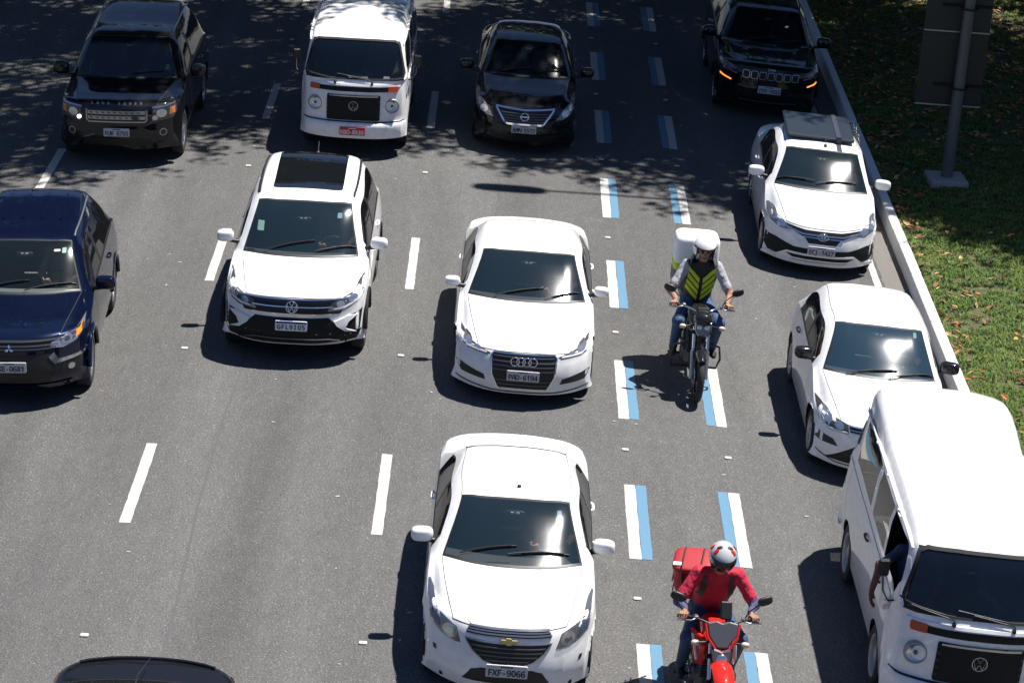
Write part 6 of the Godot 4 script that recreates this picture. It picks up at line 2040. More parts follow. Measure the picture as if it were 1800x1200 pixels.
func asphalt_material() -> StandardMaterial3D:
	var m := StandardMaterial3D.new()
	var S := 1024
	var img := Image.create(S, S, false, Image.FORMAT_RGB8)
	var r := RandomNumberGenerator.new()
	r.seed = 41
	var n1 := noise(5, 0.02, 3)
	# stones of a few sizes in a dark binder
	var base := PackedFloat32Array()
	base.resize(S * S)
	for i in S * S: base[i] = 0.115 + r.randf_range(-0.02, 0.02)
	for k in 52000:
		var x := r.randi_range(0, S - 1)
		var y := r.randi_range(0, S - 1)
		var sz := r.randi_range(1, 3)
		var v := 0.11 + 0.17 * pow(r.randf(), 2.2) if r.randf() < 0.64 else 0.068
		for dx in sz:
			for dy in sz: base[((y + dy) % S) * S + (x + dx) % S] = v
	for y in S:
		for x in S:
			var v := base[y * S + x]
			img.set_pixel(x, y, Color(v * 0.995, v, v * 1.0).linear_to_srgb())
	img.generate_mipmaps()
	m.albedo_texture = ImageTexture.create_from_image(img)
	m.roughness = 0.92
	m.metallic_specular = 0.35
	m.normal_enabled = true
	m.normal_texture = grain_normal(9, 0.25, 512, 5.0)
	m.normal_scale = 0.45
	# worn lanes, old patches, stains: one broad map over the whole carriageway
	var W := 768
	var Hh := 1536
	var im2 := Image.create(W, Hh, false, Image.FORMAT_RGB8)
	var na := noise(21, 0.012, 4)
	var nb := noise(22, 0.05, 3)
	var nc := noise(23, 0.2, 2)
	var tracks := [-8.6, -5.9, -4.8, -3.0, -1.5, -0.1, 1.3, 3.8, 5.4]
	for y in Hh:
		for x in W:
			var wx := x / float(W) * 30.0 - 20.0
			var v := 0.93 + 0.06 * na.get_noise_2d(x, y * 0.28) + 0.05 * nb.get_noise_2d(x, y * 0.35) + 0.035 * nc.get_noise_2d(x * 1.3, y)
			for t in tracks:
				var d: float = absf(wx - t + 0.12 * na.get_noise_2d(3.0 * y, t * 40.0))
				if d < 0.5: v += 0.035 * (1.0 - d / 0.5)
			# oil drip band in the middle of each lane
			for t in [-5.2, -2.2, 0.6, 4.6]:
				var d: float = absf(wx - t)
				if d < 0.35: v -= (0.055 + 0.05 * nb.get_noise_2d(x * 0.5, y * 0.6)) * (1.0 - d / 0.35)
			v = clampf(v, 0.5, 1.0)
			im2.set_pixel(x, y, Color(v, v * (1.0 - 0.006), v * 0.985))
	m.detail_enabled = true
	m.detail_blend_mode = BaseMaterial3D.BLEND_MODE_MUL
	m.detail_uv_layer = BaseMaterial3D.DETAIL_UV_2
	m.detail_albedo = ImageTexture.create_from_image(im2)
	return m

func worn_paint(c: Color, under: Color, seed_: int) -> StandardMaterial3D:
	var m := StandardMaterial3D.new()
	m.albedo_texture = ramp_texture(seed_, 0.06, [[0.0, under], [0.27, under.lerp(c, 0.6)], [0.38, c * 0.9], [0.6, c], [1.0, c * 1.05]], 512, 5)
	m.roughness = 0.75
	m.uv1_triplanar = true
	m.uv1_world_triplanar = true
	m.uv1_scale = Vector3.ONE * 0.9
	return m

func build_road() -> void:
	var o := put("road", road_sheet(-20.0, 6.41, -140.0, 30.0, 0.0, 0.4), asphalt_material())
	o.set_meta("kind", "structure")
	var lane: Array = []
	for j in range(-1, 4): lane.append([-28.30 - 8.0 * j, -26.02 - 8.0 * j])
	for x in [-3.56, -0.815]:
		for d in lane: put("lane_dash", road_sheet(x - 0.062, x + 0.062, d[0] + rng.randf_range(-0.05, 0.05), d[1] + rng.randf_range(-0.05, 0.05), 0.004, 0.5, 0.004), M.mark_white, o)
	for d in [[-40.0, -37.7], [-48.1, -45.8], [-56, -53.8]]: put("lane_dash", road_sheet(-6.64, -6.51, d[0], d[1], 0.004, 0.5, 0.004), M.mark_white, o)
	for i in range(-1, 9):
		var z0 := -23.93 - 4.0 * i
		put("lane_dash", road_sheet(1.95, 2.082, z0, z0 + 2.0, 0.004, 0.5, 0.004), M.mark_white, o)
		put("blue_dash", road_sheet(2.086, 2.205, z0 - 0.01, z0 + 1.99, 0.004, 0.5, 0.004), M.mark_blue, o)
		put("blue_dash", road_sheet(3.045, 3.162, z0 - 0.03, z0 + 1.97, 0.004, 0.5, 0.004), M.mark_blue, o)
		put("lane_dash", road_sheet(3.166, 3.298, z0 - 0.03, z0 + 1.97, 0.004, 0.5, 0.004), M.mark_white, o)
	put("edge_line", road_sheet(5.875, 5.98, -100, 10, 0.004, 0.5, 0.004), M.mark_white, o)
	put("gutter", road_sheet(6.02, 6.41, -110, 20, 0.005, 0.5, 0.012), M.gutter, o)
	# raised studs
	var sd := stool()
	bx(sd, Vector3.ZERO, Vector3(0.085, 0.018, 0.06), 0.008)
	sd.generate_normals()
	var sm := sd.commit()
	var spots := []
	for j in 5:
		spots.append([-3.57, -23.36 - 8.0 * j]); spots.append([-0.81, -23.5 - 8.0 * j])
	for j in 8:
		spots.append([2.0, -24.95 - 4.0 * j]); spots.append([3.24, -24.98 - 4.0 * j])
	for q in spots:
		var s := put("road_stud", sm, M.stud, o)
		s.position = Vector3(q[0], road_y(q[0]) + 0.011, q[1])
		s.rotation.z = road_tilt(q[0])
	# tarred seams and cracks
	var crack := func(pts: Array, w: float, wob: float) -> void:
		var st := stool()
		st.set_smooth_group(0)
		var P := []
		for i in pts.size() - 1:
			var n := int(pts[i].distance_to(pts[i + 1]) / 0.07) + 1
			for k in n: P.append(pts[i].lerp(pts[i + 1], float(k) / n) + Vector2(rng.randf_range(-wob, wob), rng.randf_range(-wob, wob)))
		for i in P.size() - 1:
			var d: Vector2 = (P[i + 1] - P[i]).normalized().orthogonal() * w * 0.5
			var q := []
			for v in [P[i] + d, P[i + 1] + d, P[i + 1] - d, P[i] - d]: q.append(Vector3(v.x, road_y(v.x) + 0.003, v.y))
			quado(st, q[0], q[1], q[2], q[3], Vector3.UP)
		obj("tar_seam", st, M.tar, o)
	crack.call([Vector2(-2.80, -33), Vector2(-2.78, -30.5), Vector2(-2.82, -29.2), Vector2(-2.825, -26.7), Vector2(-2.755, -24.1), Vector2(-2.75, -22), Vector2(-2.72, -18)], 0.028, 0.006)
	crack.call([Vector2(-4.1, -30.2), Vector2(-4.15, -27.5), Vector2(-4.2, -24.0)], 0.008, 0.006)
	crack.call([Vector2(0.35, -39.5), Vector2(0.38, -38.2), Vector2(0.3, -37.2)], 0.02, 0.03)
	crack.call([Vector2(3.42, -32.6), Vector2(3.55, -31.9), Vector2(3.47, -31.3), Vector2(3.6, -30.8)], 0.009, 0.03)
	# small pale scraps and stone chips lying about
	var chip := stool()
	slab(chip, Transform3D(Basis(Vector3.RIGHT, -PI / 2), Vector3.ZERO), pv([-0.035, -0.01, 0.01, -0.02, 0.04, 0.0, 0.015, 0.018, -0.03, 0.014]), 0.0, 0.006, 0.002)
	chip.generate_normals()
	var cm := chip.commit()
	var mm := MultiMesh.new()
	mm.transform_format = MultiMesh.TRANSFORM_3D
	mm.use_colors = true
	mm.mesh = cm
	mm.instance_count = 110
	for k in 110:
		var x := rng.randf_range(-7.0, 6.2)
		var z := rng.randf_range(-44.0, -22.0)
		mm.set_instance_transform(k, Transform3D(Basis(Vector3.UP, rng.randf() * TAU).scaled(Vector3.ONE * rng.randf_range(0.3, 0.95)), Vector3(x, road_y(x) + 0.003, z)))
		mm.set_instance_color(k, Color(0.3, 0.3, 0.29) if k % 4 else Color(0.26, 0.21, 0.07))
	var mi := MultiMeshInstance3D.new()
	mi.name = "litter"
	mi.multimesh = mm
	mi.material_override = M.dry_leaf
	add_child(mi)
	tag(mi, "tiny pale scraps and yellow leaf bits scattered on the asphalt", "litter", "", "stuff")

func build_kerb() -> void:
	# two runs of low painted concrete wall
	for k in 2:
		var o := Node3D.new()
		o.name = numbered("barrier_wall")
		add_child(o)
		tag(o, "low white painted concrete wall along the lawn, nearer run" if k == 0 else "low white painted concrete wall along the lawn, farther run in shade", "wall", "white walls beside the lawn")
		var za := -8.0 if k == 0 else -43.95
		var zb := -43.9 if k == 0 else -105.0
		var y0 := road_y(6.4)
		var h := 0.275 if k == 0 else 0.30
		var x0 := 6.375 if k == 0 else 6.355
		o.position = Vector3(x0, y0, za)
		var z := 0.0
		while z > zb - za + 0.05:
			var ln := minf(2.0, z - (zb - za)) - 0.008
			var st := stool()
			rbox(st, Transform3D(Basis(Vector3.UP, rng.randf_range(-0.0015, 0.0015)), Vector3(0.075 + rng.randf_range(-0.003, 0.003), h * 0.5 - 0.03 + rng.randf_range(-0.004, 0.004), z - ln * 0.5)), Vector3(0.145, h + 0.06, ln), 0.018)
			obj("wall_block", st, M.kerb_white, o)
			z -= 2.0

func lawn_y(x: float, z: float) -> float:
	return -0.01 + 0.012 * (x - 6.5) + 0.05 * sin(x * 0.7 + 1.0) * sin(z * 0.35) * clampf((x - 6.6) * 0.5, 0, 1)

func build_lawn() -> void:
	var st := stool()
	st.set_smooth_group(0)
	for i in 44:
		for j in 60:
			var q := []
			for c in [[i, j], [i + 1, j], [i + 1, j + 1], [i, j + 1]]:
				var x: float = 6.53 + c[0] * 0.5 if c[0] < 20 else 16.5 + (c[0] - 20) * 6.0
				var z: float = 20.0 - c[1] * 2.0 if c[1] < 50 else -80.0 - (c[1] - 50) * 20.0
				q.append(Vector3(x, lawn_y(minf(x, 18.0), z), z))
			quado(st, q[0], q[1], q[2], q[3], Vector3.UP)
	var o := obj("lawn", st, M.soil)
	o.set_meta("kind", "structure")
	# far verge on the other side of the carriageway
	var s2 := stool()
	s2.set_smooth_group(0)
	quado(s2, Vector3(-20.0, road_y(-20.0) + 0.1, 40), Vector3(-160, 0, 40), Vector3(-160, 0, -300), Vector3(-20.0, road_y(-20.0) + 0.1, -300), Vector3.UP)
	var v := obj("verge", s2, M.soil)
	v.set_meta("kind", "structure")
	# grass blades
	var bl := stool()
	bl.set_smooth_group(0)
	var r := RandomNumberGenerator.new()
	r.seed = 77
	for k in 9:
		var a := r.randf() * TAU
		var p := Vector3(r.randf_range(-0.045, 0.045), 0, r.randf_range(-0.045, 0.045))
		var d := Vector3(cos(a), 0, sin(a))
		var s := Vector3(-d.z, 0, d.x) * r.randf_range(0.004, 0.0065)
		var h := r.randf_range(0.035, 0.075)
		var m1 := p + Vector3(0, h * 0.65, 0) + d * h * 0.3
		var tip := p + Vector3(0, h * 0.85, 0) + d * h * r.randf_range(0.6, 1.1)
		var up := Vector3(0, 0.7, 0) - d * 0.5
		quado(bl, p - s, p + s, m1 + s * 0.8, m1 - s * 0.8, up)
		trio(bl, m1 - s * 0.8, m1 + s * 0.8, tip, up)
	bl.generate_normals()
	var mm := MultiMesh.new()
	mm.transform_format = MultiMesh.TRANSFORM_3D
	mm.use_colors = true
	mm.mesh = bl.commit()
	var na := noise(31, 0.5, 3)
	var nb := noise(32, 1.6, 2)
	var T := []
	var C := []
	for k in 110000:
		var z := r.randf_range(-60.0, -24.0)
		var x := 6.56 + pow(r.randf(), 1.15) * 6.8
		var g := na.get_noise_2d(x, z)
		var bare := nb.get_noise_2d(x, z) * 0.5 + g
		# thinner under the trees, where the ground is litter and earth
		var under := clampf((-z - 39.0) / 8.0, 0.0, 1.0)
		if bare < -0.42 + under * 0.55 and r.randf() < 0.85: continue
		var b := Basis(Vector3.UP, r.randf() * TAU).scaled(Vector3.ONE * r.randf_range(0.65, 1.25))
		T.append(Transform3D(b, Vector3(x, lawn_y(x, z) - 0.004, z)))
		var f := r.randf()
		var c := Color(0.095, 0.175, 0.02).lerp(Color(0.17, 0.215, 0.035), clampf(f * 0.6 + g, 0, 1))
		if r.randf() < 0.10: c = Color(0.22, 0.18, 0.075)
		if r.randf() < 0.2: c = Color(0.05, 0.095, 0.025)
		C.append(c * r.randf_range(0.8, 1.15))
	mm.instance_count = T.size()
	for i in T.size():
		mm.set_instance_transform(i, T[i])
		mm.set_instance_color(i, C[i])
	var mi := MultiMeshInstance3D.new()
	mi.name = "grass"
	mi.multimesh = mm
	mi.material_override = M.grass
	add_child(mi)
	tag(mi, "short green grass of the roadside lawn", "grass", "", "stuff")
	# fallen leaves
	var lf := stool()
	lf.set_smooth_group(-1)
	var lp := [Vector2(0, -0.055), Vector2(0.022, -0.02), Vector2(0.026, 0.015), Vector2(0.0, 0.06), Vector2(-0.026, 0.015), Vector2(-0.022, -0.02)]
	var spine := func(p: Vector2, lift: float) -> Vector3: return Vector3(p.x, 0.004 + lift + 2.2 * p.y * p.y, p.y)
	for k in 3:
		var a: Vector2 = lp[k]; var b: Vector2 = lp[k + 1]
		quado(lf, spine.call(Vector2(0, a.y), 0.0), spine.call(a, absf(a.x) * 0.6), spine.call(b, absf(b.x) * 0.6), spine.call(Vector2(0, b.y), 0.0), Vector3.UP)
		quado(lf, spine.call(Vector2(0, a.y), 0.0), spine.call(Vector2(-a.x, a.y), absf(a.x) * 0.45), spine.call(Vector2(-b.x, b.y), absf(b.x) * 0.45), spine.call(Vector2(0, b.y), 0.0), Vector3.UP)
	lf.generate_normals()
	var m2 := MultiMesh.new()
	m2.transform_format = MultiMesh.TRANSFORM_3D
	m2.use_colors = true
	m2.mesh = lf.commit()
	T = []
	C = []
	var cols := [Color(0.22, 0.085, 0.03), Color(0.30, 0.14, 0.05), Color(0.36, 0.22, 0.09), Color(0.42, 0.30, 0.12), Color(0.16, 0.06, 0.03), Color(0.40, 0.13, 0.03)]
	for k in 6500:
		var z := r.randf_range(-62.0, -24.0)
		var under := clampf((-z - 40.0) / 6.0, 0.0, 1.0)
		var x := 6.58 + pow(r.randf(), 1.6 - 0.5 * under) * 6.5
		if r.randf() > 0.08 + 0.28 * pow(clampf(1.0 - (x - 6.6) / 1.0, 0, 1), 2.0) + under * 0.8: continue
		var n := 1 if r.randf() < 0.7 else r.randi_range(2, 5)
		for q in n:
			var p := Vector3(x + r.randfn(0, 0.07) * float(n > 1), 0, z + r.randfn(0, 0.09) * float(n > 1))
			if p.x < 6.57: continue
			p.y = lawn_y(p.x, p.z) + r.randf_range(0.02, 0.05)
			T.append(Transform3D(Basis.from_euler(Vector3(r.randf_range(-0.5, 0.5), r.randf() * TAU, r.randf_range(-0.5, 0.5))).scaled(Vector3.ONE * r.randf_range(0.7, 1.35)), p))
			C.append(cols[r.randi() % 6] * r.randf_range(0.8, 1.2))
	m2.instance_count = T.size()
	for i in T.size():
		m2.set_instance_transform(i, T[i])
		m2.set_instance_color(i, C[i])
	var ml := MultiMeshInstance3D.new()
	ml.name = "fallen_leaves"
	ml.multimesh = m2
	ml.material_override = M.dry_leaf
	add_child(ml)
	tag(ml, "brown fallen leaves scattered over the lawn", "leaves", "", "stuff")

func lamp_post() -> void:
	var z := -40.95
	var x := 7.62
	var y := lawn_y(x, z)
	var o := thing("street_lamp", "grey tapered street lamp pole on a square stone base in the lawn", "street lamp", Vector3(x, y, z))
	var st := stool()
	tube(st, [Vector3(0, 0.0, 0), Vector3(0, 2.2, 0), Vector3(0, 6, 0), Vector3(0, 9.6, 0)], [0.10, 0.088, 0.075, 0.06], 16)
	obj("pole", st, M.pole_grey, o)
	var s2 := stool()
	rbox(s2, Transform3D(Basis(Vector3.UP, 0.06), Vector3(0.0, 0.05, 0.0)), Vector3(0.62, 0.14, 0.62), 0.02)
	obj("base_block", s2, M.stone, o)
	var s3 := stool()
	tube(s3, [Vector3(0, 9.5, 0), Vector3(-0.3, 10.0, 0), Vector3(-1.2, 10.3, 0.05), Vector3(-2.4, 10.45, 0.1), Vector3(-3.1, 10.5, 0.14)], [0.06, 0.05, 0.045, 0.04, 0.04], 10)
	obj("arm", s3, M.pole_grey, o)
	var s4 := stool()
	blob(s4, Transform3D(Basis(Vector3.BACK, -0.04), Vector3(-3.62, 10.52, 0.16)), Vector3(0.58, 0.08, 0.2), 0.6, 24, 10)
	obj("lamp_head", s4, M.pole_grey, o)
	# sign seen from behind
	var g := thing("road_sign", "dark back of a tall road sign behind the lamp pole", "road sign", Vector3(7.50, y, z - 0.16))
	for k in 3:
		var s5 := stool()
		bx(s5, Vector3(0.0, 1.86 + 1.215 * k, -0.03), Vector3(1.06, 1.205, 0.03), 0.006)
		obj("sign_panel", s5, M.sign_back, g)
		var s6 := stool()
		bx(s6, Vector3(0, 1.262 + 1.215 * k, 0.0), Vector3(1.06, 0.022, 0.03), 0.004)
		obj("panel_edge", s6, M.alloy, g)
	for yy in [1.6, 2.9, 4.3]:
		var s7 := stool()
		tube(s7, arcpts(Vector3(0.12, yy, 0.16), Vector3(0.135, 0, 0), Vector3(0, 0, 0.135), -PI * 0.15, PI * 1.15, 14), 0.014, 6)
		rbox(s7, Transform3D(Basis(), Vector3(0.12, yy, 0.005)), Vector3(0.8, 0.04, 0.03), 0.004)
		obj("bracket", s7, M.dark_plastic, g)

func leaf_spray() -> Array:
	# corner points of a spray of leaves, four to a leaf
	var r := RandomNumberGenerator.new()
	r.seed = 5
	var out := []
	for k in 12:
		var c := Vector3(r.randfn(0, 0.17), r.randfn(0, 0.09), r.randfn(0, 0.17))
		var b := Basis.from_euler(Vector3(r.randf_range(-0.9, 0.9), r.randf() * TAU, r.randf_range(-0.9, 0.9)))
		var l := r.randf_range(0.09, 0.145)
		var w := l * 0.38
		for p in [Vector3(0, 0, -l), Vector3(w, 0.012, -l * 0.1), Vector3(0, -0.005, l), Vector3(-w, 0.012, -l * 0.1)]: out.append(c + b * p)
	return out

func tree(label: String, at: Vector3, reach: Vector3, rad: Vector3, seed_: int, group: String, n_clumps := 230, per := 26) -> void:
	# reach: where the crown's middle lies from the foot of the trunk
	var o := thing("shade_tree", label, "tree", at, group)
	var r := RandomNumberGenerator.new()
	r.seed = seed_
	var clumps := []
	for k in n_clumps:
		var u := Vector3(r.randfn(0, 1), r.randfn(0, 1), r.randfn(0, 1)).normalized() * pow(r.randf(), 0.38)
		clumps.append(reach + u * rad + Vector3(0, -1.2 * (u.x * u.x + u.z * u.z), 0))
	var V := PackedVector3Array()
	var C := PackedColorArray()
	var I := PackedInt32Array()
	for c in clumps:
		var s := r.randf_range(0.45, 0.85)
		var tone := r.randf()
		for k in per:
			var p: Vector3 = c + Vector3(r.randfn(0, s), r.randfn(0, s * 0.45), r.randfn(0, s))
			var xf := Transform3D(Basis.from_euler(Vector3(r.randf_range(-0.4, 0.4), r.randf() * TAU, r.randf_range(-0.4, 0.4))).scaled(Vector3.ONE * r.randf_range(0.8, 1.4)), p)
			var col := Color(0.045, 0.075, 0.018).lerp(Color(0.085, 0.115, 0.03), tone * 0.7 + r.randf() * 0.3)
			var n0 := V.size()
			for q in M.spray:
				V.append(xf * q); C.append(col)
			for l in 12:
				var b := n0 + l * 4
				I.append_array([b, b + 1, b + 2, b, b + 2, b + 3])
	var arr := []
	arr.resize(Mesh.ARRAY_MAX)
	arr[Mesh.ARRAY_VERTEX] = V
	arr[Mesh.ARRAY_COLOR] = C
	arr[Mesh.ARRAY_INDEX] = I
	var me := ArrayMesh.new()
	me.add_surface_from_arrays(Mesh.PRIMITIVE_TRIANGLES, arr)
	put("crown", me, M.leaf, o)
	var tk := stool()
	var fork := Vector3(reach.x * 0.08, reach.y * 0.42, reach.z * 0.08)
	tube(tk, [Vector3(0, -0.1, 0), Vector3(0.03, 0.5, 0), fork * 0.6 + Vector3(0.08, 0, 0.05), fork], [0.48, 0.36, 0.30, 0.27], 14)
	for k in 11:
		var c: Vector3 = clumps[(k * 19) % n_clumps]
		var mid := fork.lerp(c, 0.5) + Vector3(0, 0.9, 0)
		tube(tk, [fork - Vector3(0, 0.2, 0), fork.lerp(mid, 0.5) + Vector3(r.randfn(0, 0.2), 0.3, r.randfn(0, 0.2)), mid, mid.lerp(c, 0.6) + Vector3(r.randfn(0, 0.2), 0.1, r.randfn(0, 0.2)), c], [0.2, 0.14, 0.10, 0.06, 0.025], 8)
		for q in 3:
			var c2: Vector3 = clumps[(k * 19 + q * 7 + 3) % n_clumps]
			if c2.distance_to(mid) < 5.0: tube(tk, [mid, mid.lerp(c2, 0.5) + Vector3(0, 0.25, 0), c2], [0.07, 0.045, 0.015], 6)
	obj("trunk", tk, M.bark, o)

func build_trees() -> void:
	M.spray = leaf_spray()
	var g := "shade trees beyond the picture's upper edge"
	tree("broad leafy tree on the lawn side, its crown over the kerb and the right lane", Vector3(13.0, 0.05, -48.5), Vector3(-4.3, 12.0, 0.4), Vector3(8.8, 2.2, 7.2), 11, g, 420, 30)
	tree("broad leafy tree left of the carriageway, nearest the boxy black SUV", Vector3(-13.0, -0.6, -48.5), Vector3(5.9, 12.0, 1.8), Vector3(9.4, 2.2, 7.2), 12, g, 370, 27)
	tree("second leafy tree on the lawn side, its crown over the middle lanes", Vector3(13.5, 0.05, -58.5), Vector3(-8.0, 5.4, 0.5), Vector3(9.5, 1.0, 6.0), 13, g, 280, 25)
	tree("second leafy tree left of the carriageway, farther up the road", Vector3(-14.0, -0.7, -59.0), Vector3(5.2, 5.4, 0.5), Vector3(9.0, 1.0, 6.5), 14, g, 220, 23)
	tree("leafy tree on the lawn, shading the back of the road sign", Vector3(17.0, 0.1, -43.5), Vector3(-3.4, 9.8, -0.2), Vector3(5.2, 2.0, 4.8), 17, g, 200, 32)

# ---------------------------------------------------------------- setting
func make_materials() -> void:
	M.white = paint(Color(0.80, 0.80, 0.80), 0.35)
	M.white.albedo_texture = ramp_texture(71, 0.02, [[0.0, Color(0.80, 0.79, 0.77)], [0.35, Color(0.93, 0.93, 0.92)], [0.6, Color(0.99, 0.99, 0.99)], [1.0, Color(1, 1, 1)]], 512, 6)
	M.white.uv1_triplanar = true
	M.white.uv1_scale = Vector3.ONE * 0.7
	M.white.resource_name = "white_paint"
	M.black_paint = paint(Color(0.008, 0.008, 0.010), 0.3)
	M.navy = paint(Color(0.003, 0.006, 0.022), 0.25, 0.2)
	M.glass = pane(Color(0.020, 0.038, 0.052), 0.40)  # bluish albedo puts a sky reflection into the glass colour
	M.glass_blue = pane(Color(0.03, 0.065, 0.10), 0.5)  # stronger blue, again painted in place of reflected sky
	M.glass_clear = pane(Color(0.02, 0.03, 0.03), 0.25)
	M.glass_dark = pane(Color(0.006, 0.010, 0.018), 0.6)
	M.tint = pane(Color(0.008, 0.008, 0.009), 0.9)
	M.tint_van = pane(Color(0.008, 0.008, 0.009), 0.8)
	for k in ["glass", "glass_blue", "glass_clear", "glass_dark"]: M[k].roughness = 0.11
	M.roof_glass = mat(Color(0.006, 0.007, 0.009), 0.03)
	M.roof_glass.metallic_specular = 0.75
	M.black_trim = mat(Color(0.012, 0.012, 0.013), 0.45)
	M.black_gloss = mat(Color(0.012, 0.012, 0.014), 0.12)
	M.dark_plastic = mat(Color(0.014, 0.014, 0.015), 0.65)
	M.dark_plastic.metallic_specular = 0.3
	M.grille = mat(Color(0.006, 0.006, 0.007), 0.5)
	M.grille_bar = mat(Color(0.12, 0.12, 0.125), 0.3, 0.6)
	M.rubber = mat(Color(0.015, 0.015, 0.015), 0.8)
	M.rubber_tyre = mat(Color(0.022, 0.022, 0.023), 0.85)
	M.under = mat(Color(0.012, 0.012, 0.012), 0.9)
	M.lining = mat(Color(0.05, 0.05, 0.052), 0.9)
	M.dash = mat(Color(0.065, 0.072, 0.072), 0.7)
	M.dash_pale = mat(Color(0.12, 0.15, 0.14), 0.7)
	M.seat = mat(Color(0.03, 0.03, 0.033), 0.9)
	M.chrome = mat(Color(0.75, 0.76, 0.78), 0.12, 1.0)
	M.silver = mat(Color(0.42, 0.43, 0.45), 0.28, 0.9)
	M.alloy = mat(Color(0.4, 0.41, 0.43), 0.35, 0.9)
	M.steel_wheel = mat(Color(0.35, 0.35, 0.36), 0.5, 0.5)
	M.rim_grey = mat(Color(0.3, 0.3, 0.3), 0.4, 0.4)
	M.gold = mat(Color(0.55, 0.42, 0.16), 0.25, 0.9)
	M.oval_green = mat(Color(0.03, 0.07, 0.04), 0.3)
	M.lamp_bowl = mat(Color(0.03, 0.032, 0.036), 0.2, 0.3)
	M.lamp_steel = mat(Color(0.22, 0.23, 0.25), 0.25, 0.8)
	M.lamp_blue = mat(Color(0.05, 0.08, 0.2), 0.2, 0.6)
	M.reflector = mat(Color(0.6, 0.62, 0.65), 0.15, 0.9)
	M.running = mat(Color(0.75, 0.76, 0.76), 0.3)
	M.amber = mat(Color(0.85, 0.24, 0.02), 0.25)
	M.amber_red = mat(Color(0.42, 0.055, 0.01), 0.25)
	M.tail_red = mat(Color(0.35, 0.006, 0.01), 0.15)
	M.lens = pane(Color(0.9, 0.95, 1.0), 0.04)
	M.plate_grey = mat(Color(0.48, 0.48, 0.50), 0.5)
	M.plate_white = mat(Color(0.68, 0.70, 0.72), 0.5)
	M.plate_red = mat(Color(0.5, 0.012, 0.025), 0.45)
	M.plate_blue = mat(Color(0.02, 0.09, 0.3), 0.5)
	M.plate_ink = mat(Color(0.02, 0.02, 0.03), 0.6)
	M.sticker_mint = mat(Color(0.4, 0.66, 0.55), 0.6)
	M.sticker_blue = mat(Color(0.25, 0.45, 0.65), 0.6)
	M.white_plastic = mat(Color(0.75, 0.75, 0.73), 0.5)
	M.film_black = mat(Color(0.02, 0.028, 0.038), 0.3)
	M.strap = mat(Color(0.012, 0.016, 0.04), 0.7)
	M.lit_white = mat(Color(0.9, 0.9, 0.85), 0.3)
	M.lit_white.emission_enabled = true
	M.lit_white.emission = Color(1.0, 0.96, 0.88)
	M.lit_white.emission_energy_multiplier = 1.5
	M.lit_amber = mat(Color(0.8, 0.35, 0.1), 0.3)
	M.lit_amber.emission_enabled = true
	M.lit_amber.emission = Color(1.0, 0.55, 0.25)
	M.lit_amber.emission_energy_multiplier = 1.0

func _ready() -> void:
	# camera
	var cam := Camera3D.new()
	cam.name = "camera"
	cam.fov = 14.784
	cam.near = 0.1
	cam.far = 600.0
	var rot := Basis(Vector3.BACK, -0.0761848) * Basis(Vector3.RIGHT, 0.3608743) * Basis(Vector3.UP, 0.0190596)
	cam.transform = Transform3D(rot.inverse(), Vector3(0, 12.1948, 0))
	add_child(cam)
	cam.current = true
	# sky and exposure
	var we := WorldEnvironment.new()
	we.name = "environment"
	var env := Environment.new()
	env.background_mode = Environment.BG_SKY
	var sky := Sky.new()
	var sm := ProceduralSkyMaterial.new()
	sm.sky_top_color = Color(0.23, 0.31, 0.455)
	sm.sky_horizon_color = Color(0.35, 0.425, 0.55)
	sm.sky_curve = 0.12
	sm.ground_bottom_color = Color(0.25, 0.25, 0.25)
	sm.ground_horizon_color = Color(0.35, 0.38, 0.4)
	sm.sun_angle_max = 4.0
	sky.sky_material = sm
	env.sky = sky
	env.tonemap_mode = Environment.TONE_MAPPER_LINEAR
	env.tonemap_exposure = 1.85
	env.sdfgi_enabled = true
	env.ssao_enabled = true
	env.ssil_enabled = true
	we.environment = env
	add_child(we)
	# sun
	var sun := DirectionalLight3D.new()
	sun.name = "sun"
	sun.light_energy = 1.6
	sun.light_color = Color(1.0, 0.98, 0.955)
	sun.light_angular_distance = 0.65
	sun.shadow_enabled = true
	sun.look_at_from_position(SUN * 50.0, Vector3.ZERO, Vector3.FORWARD)
	add_child(sun)
	make_materials()
	build_all()

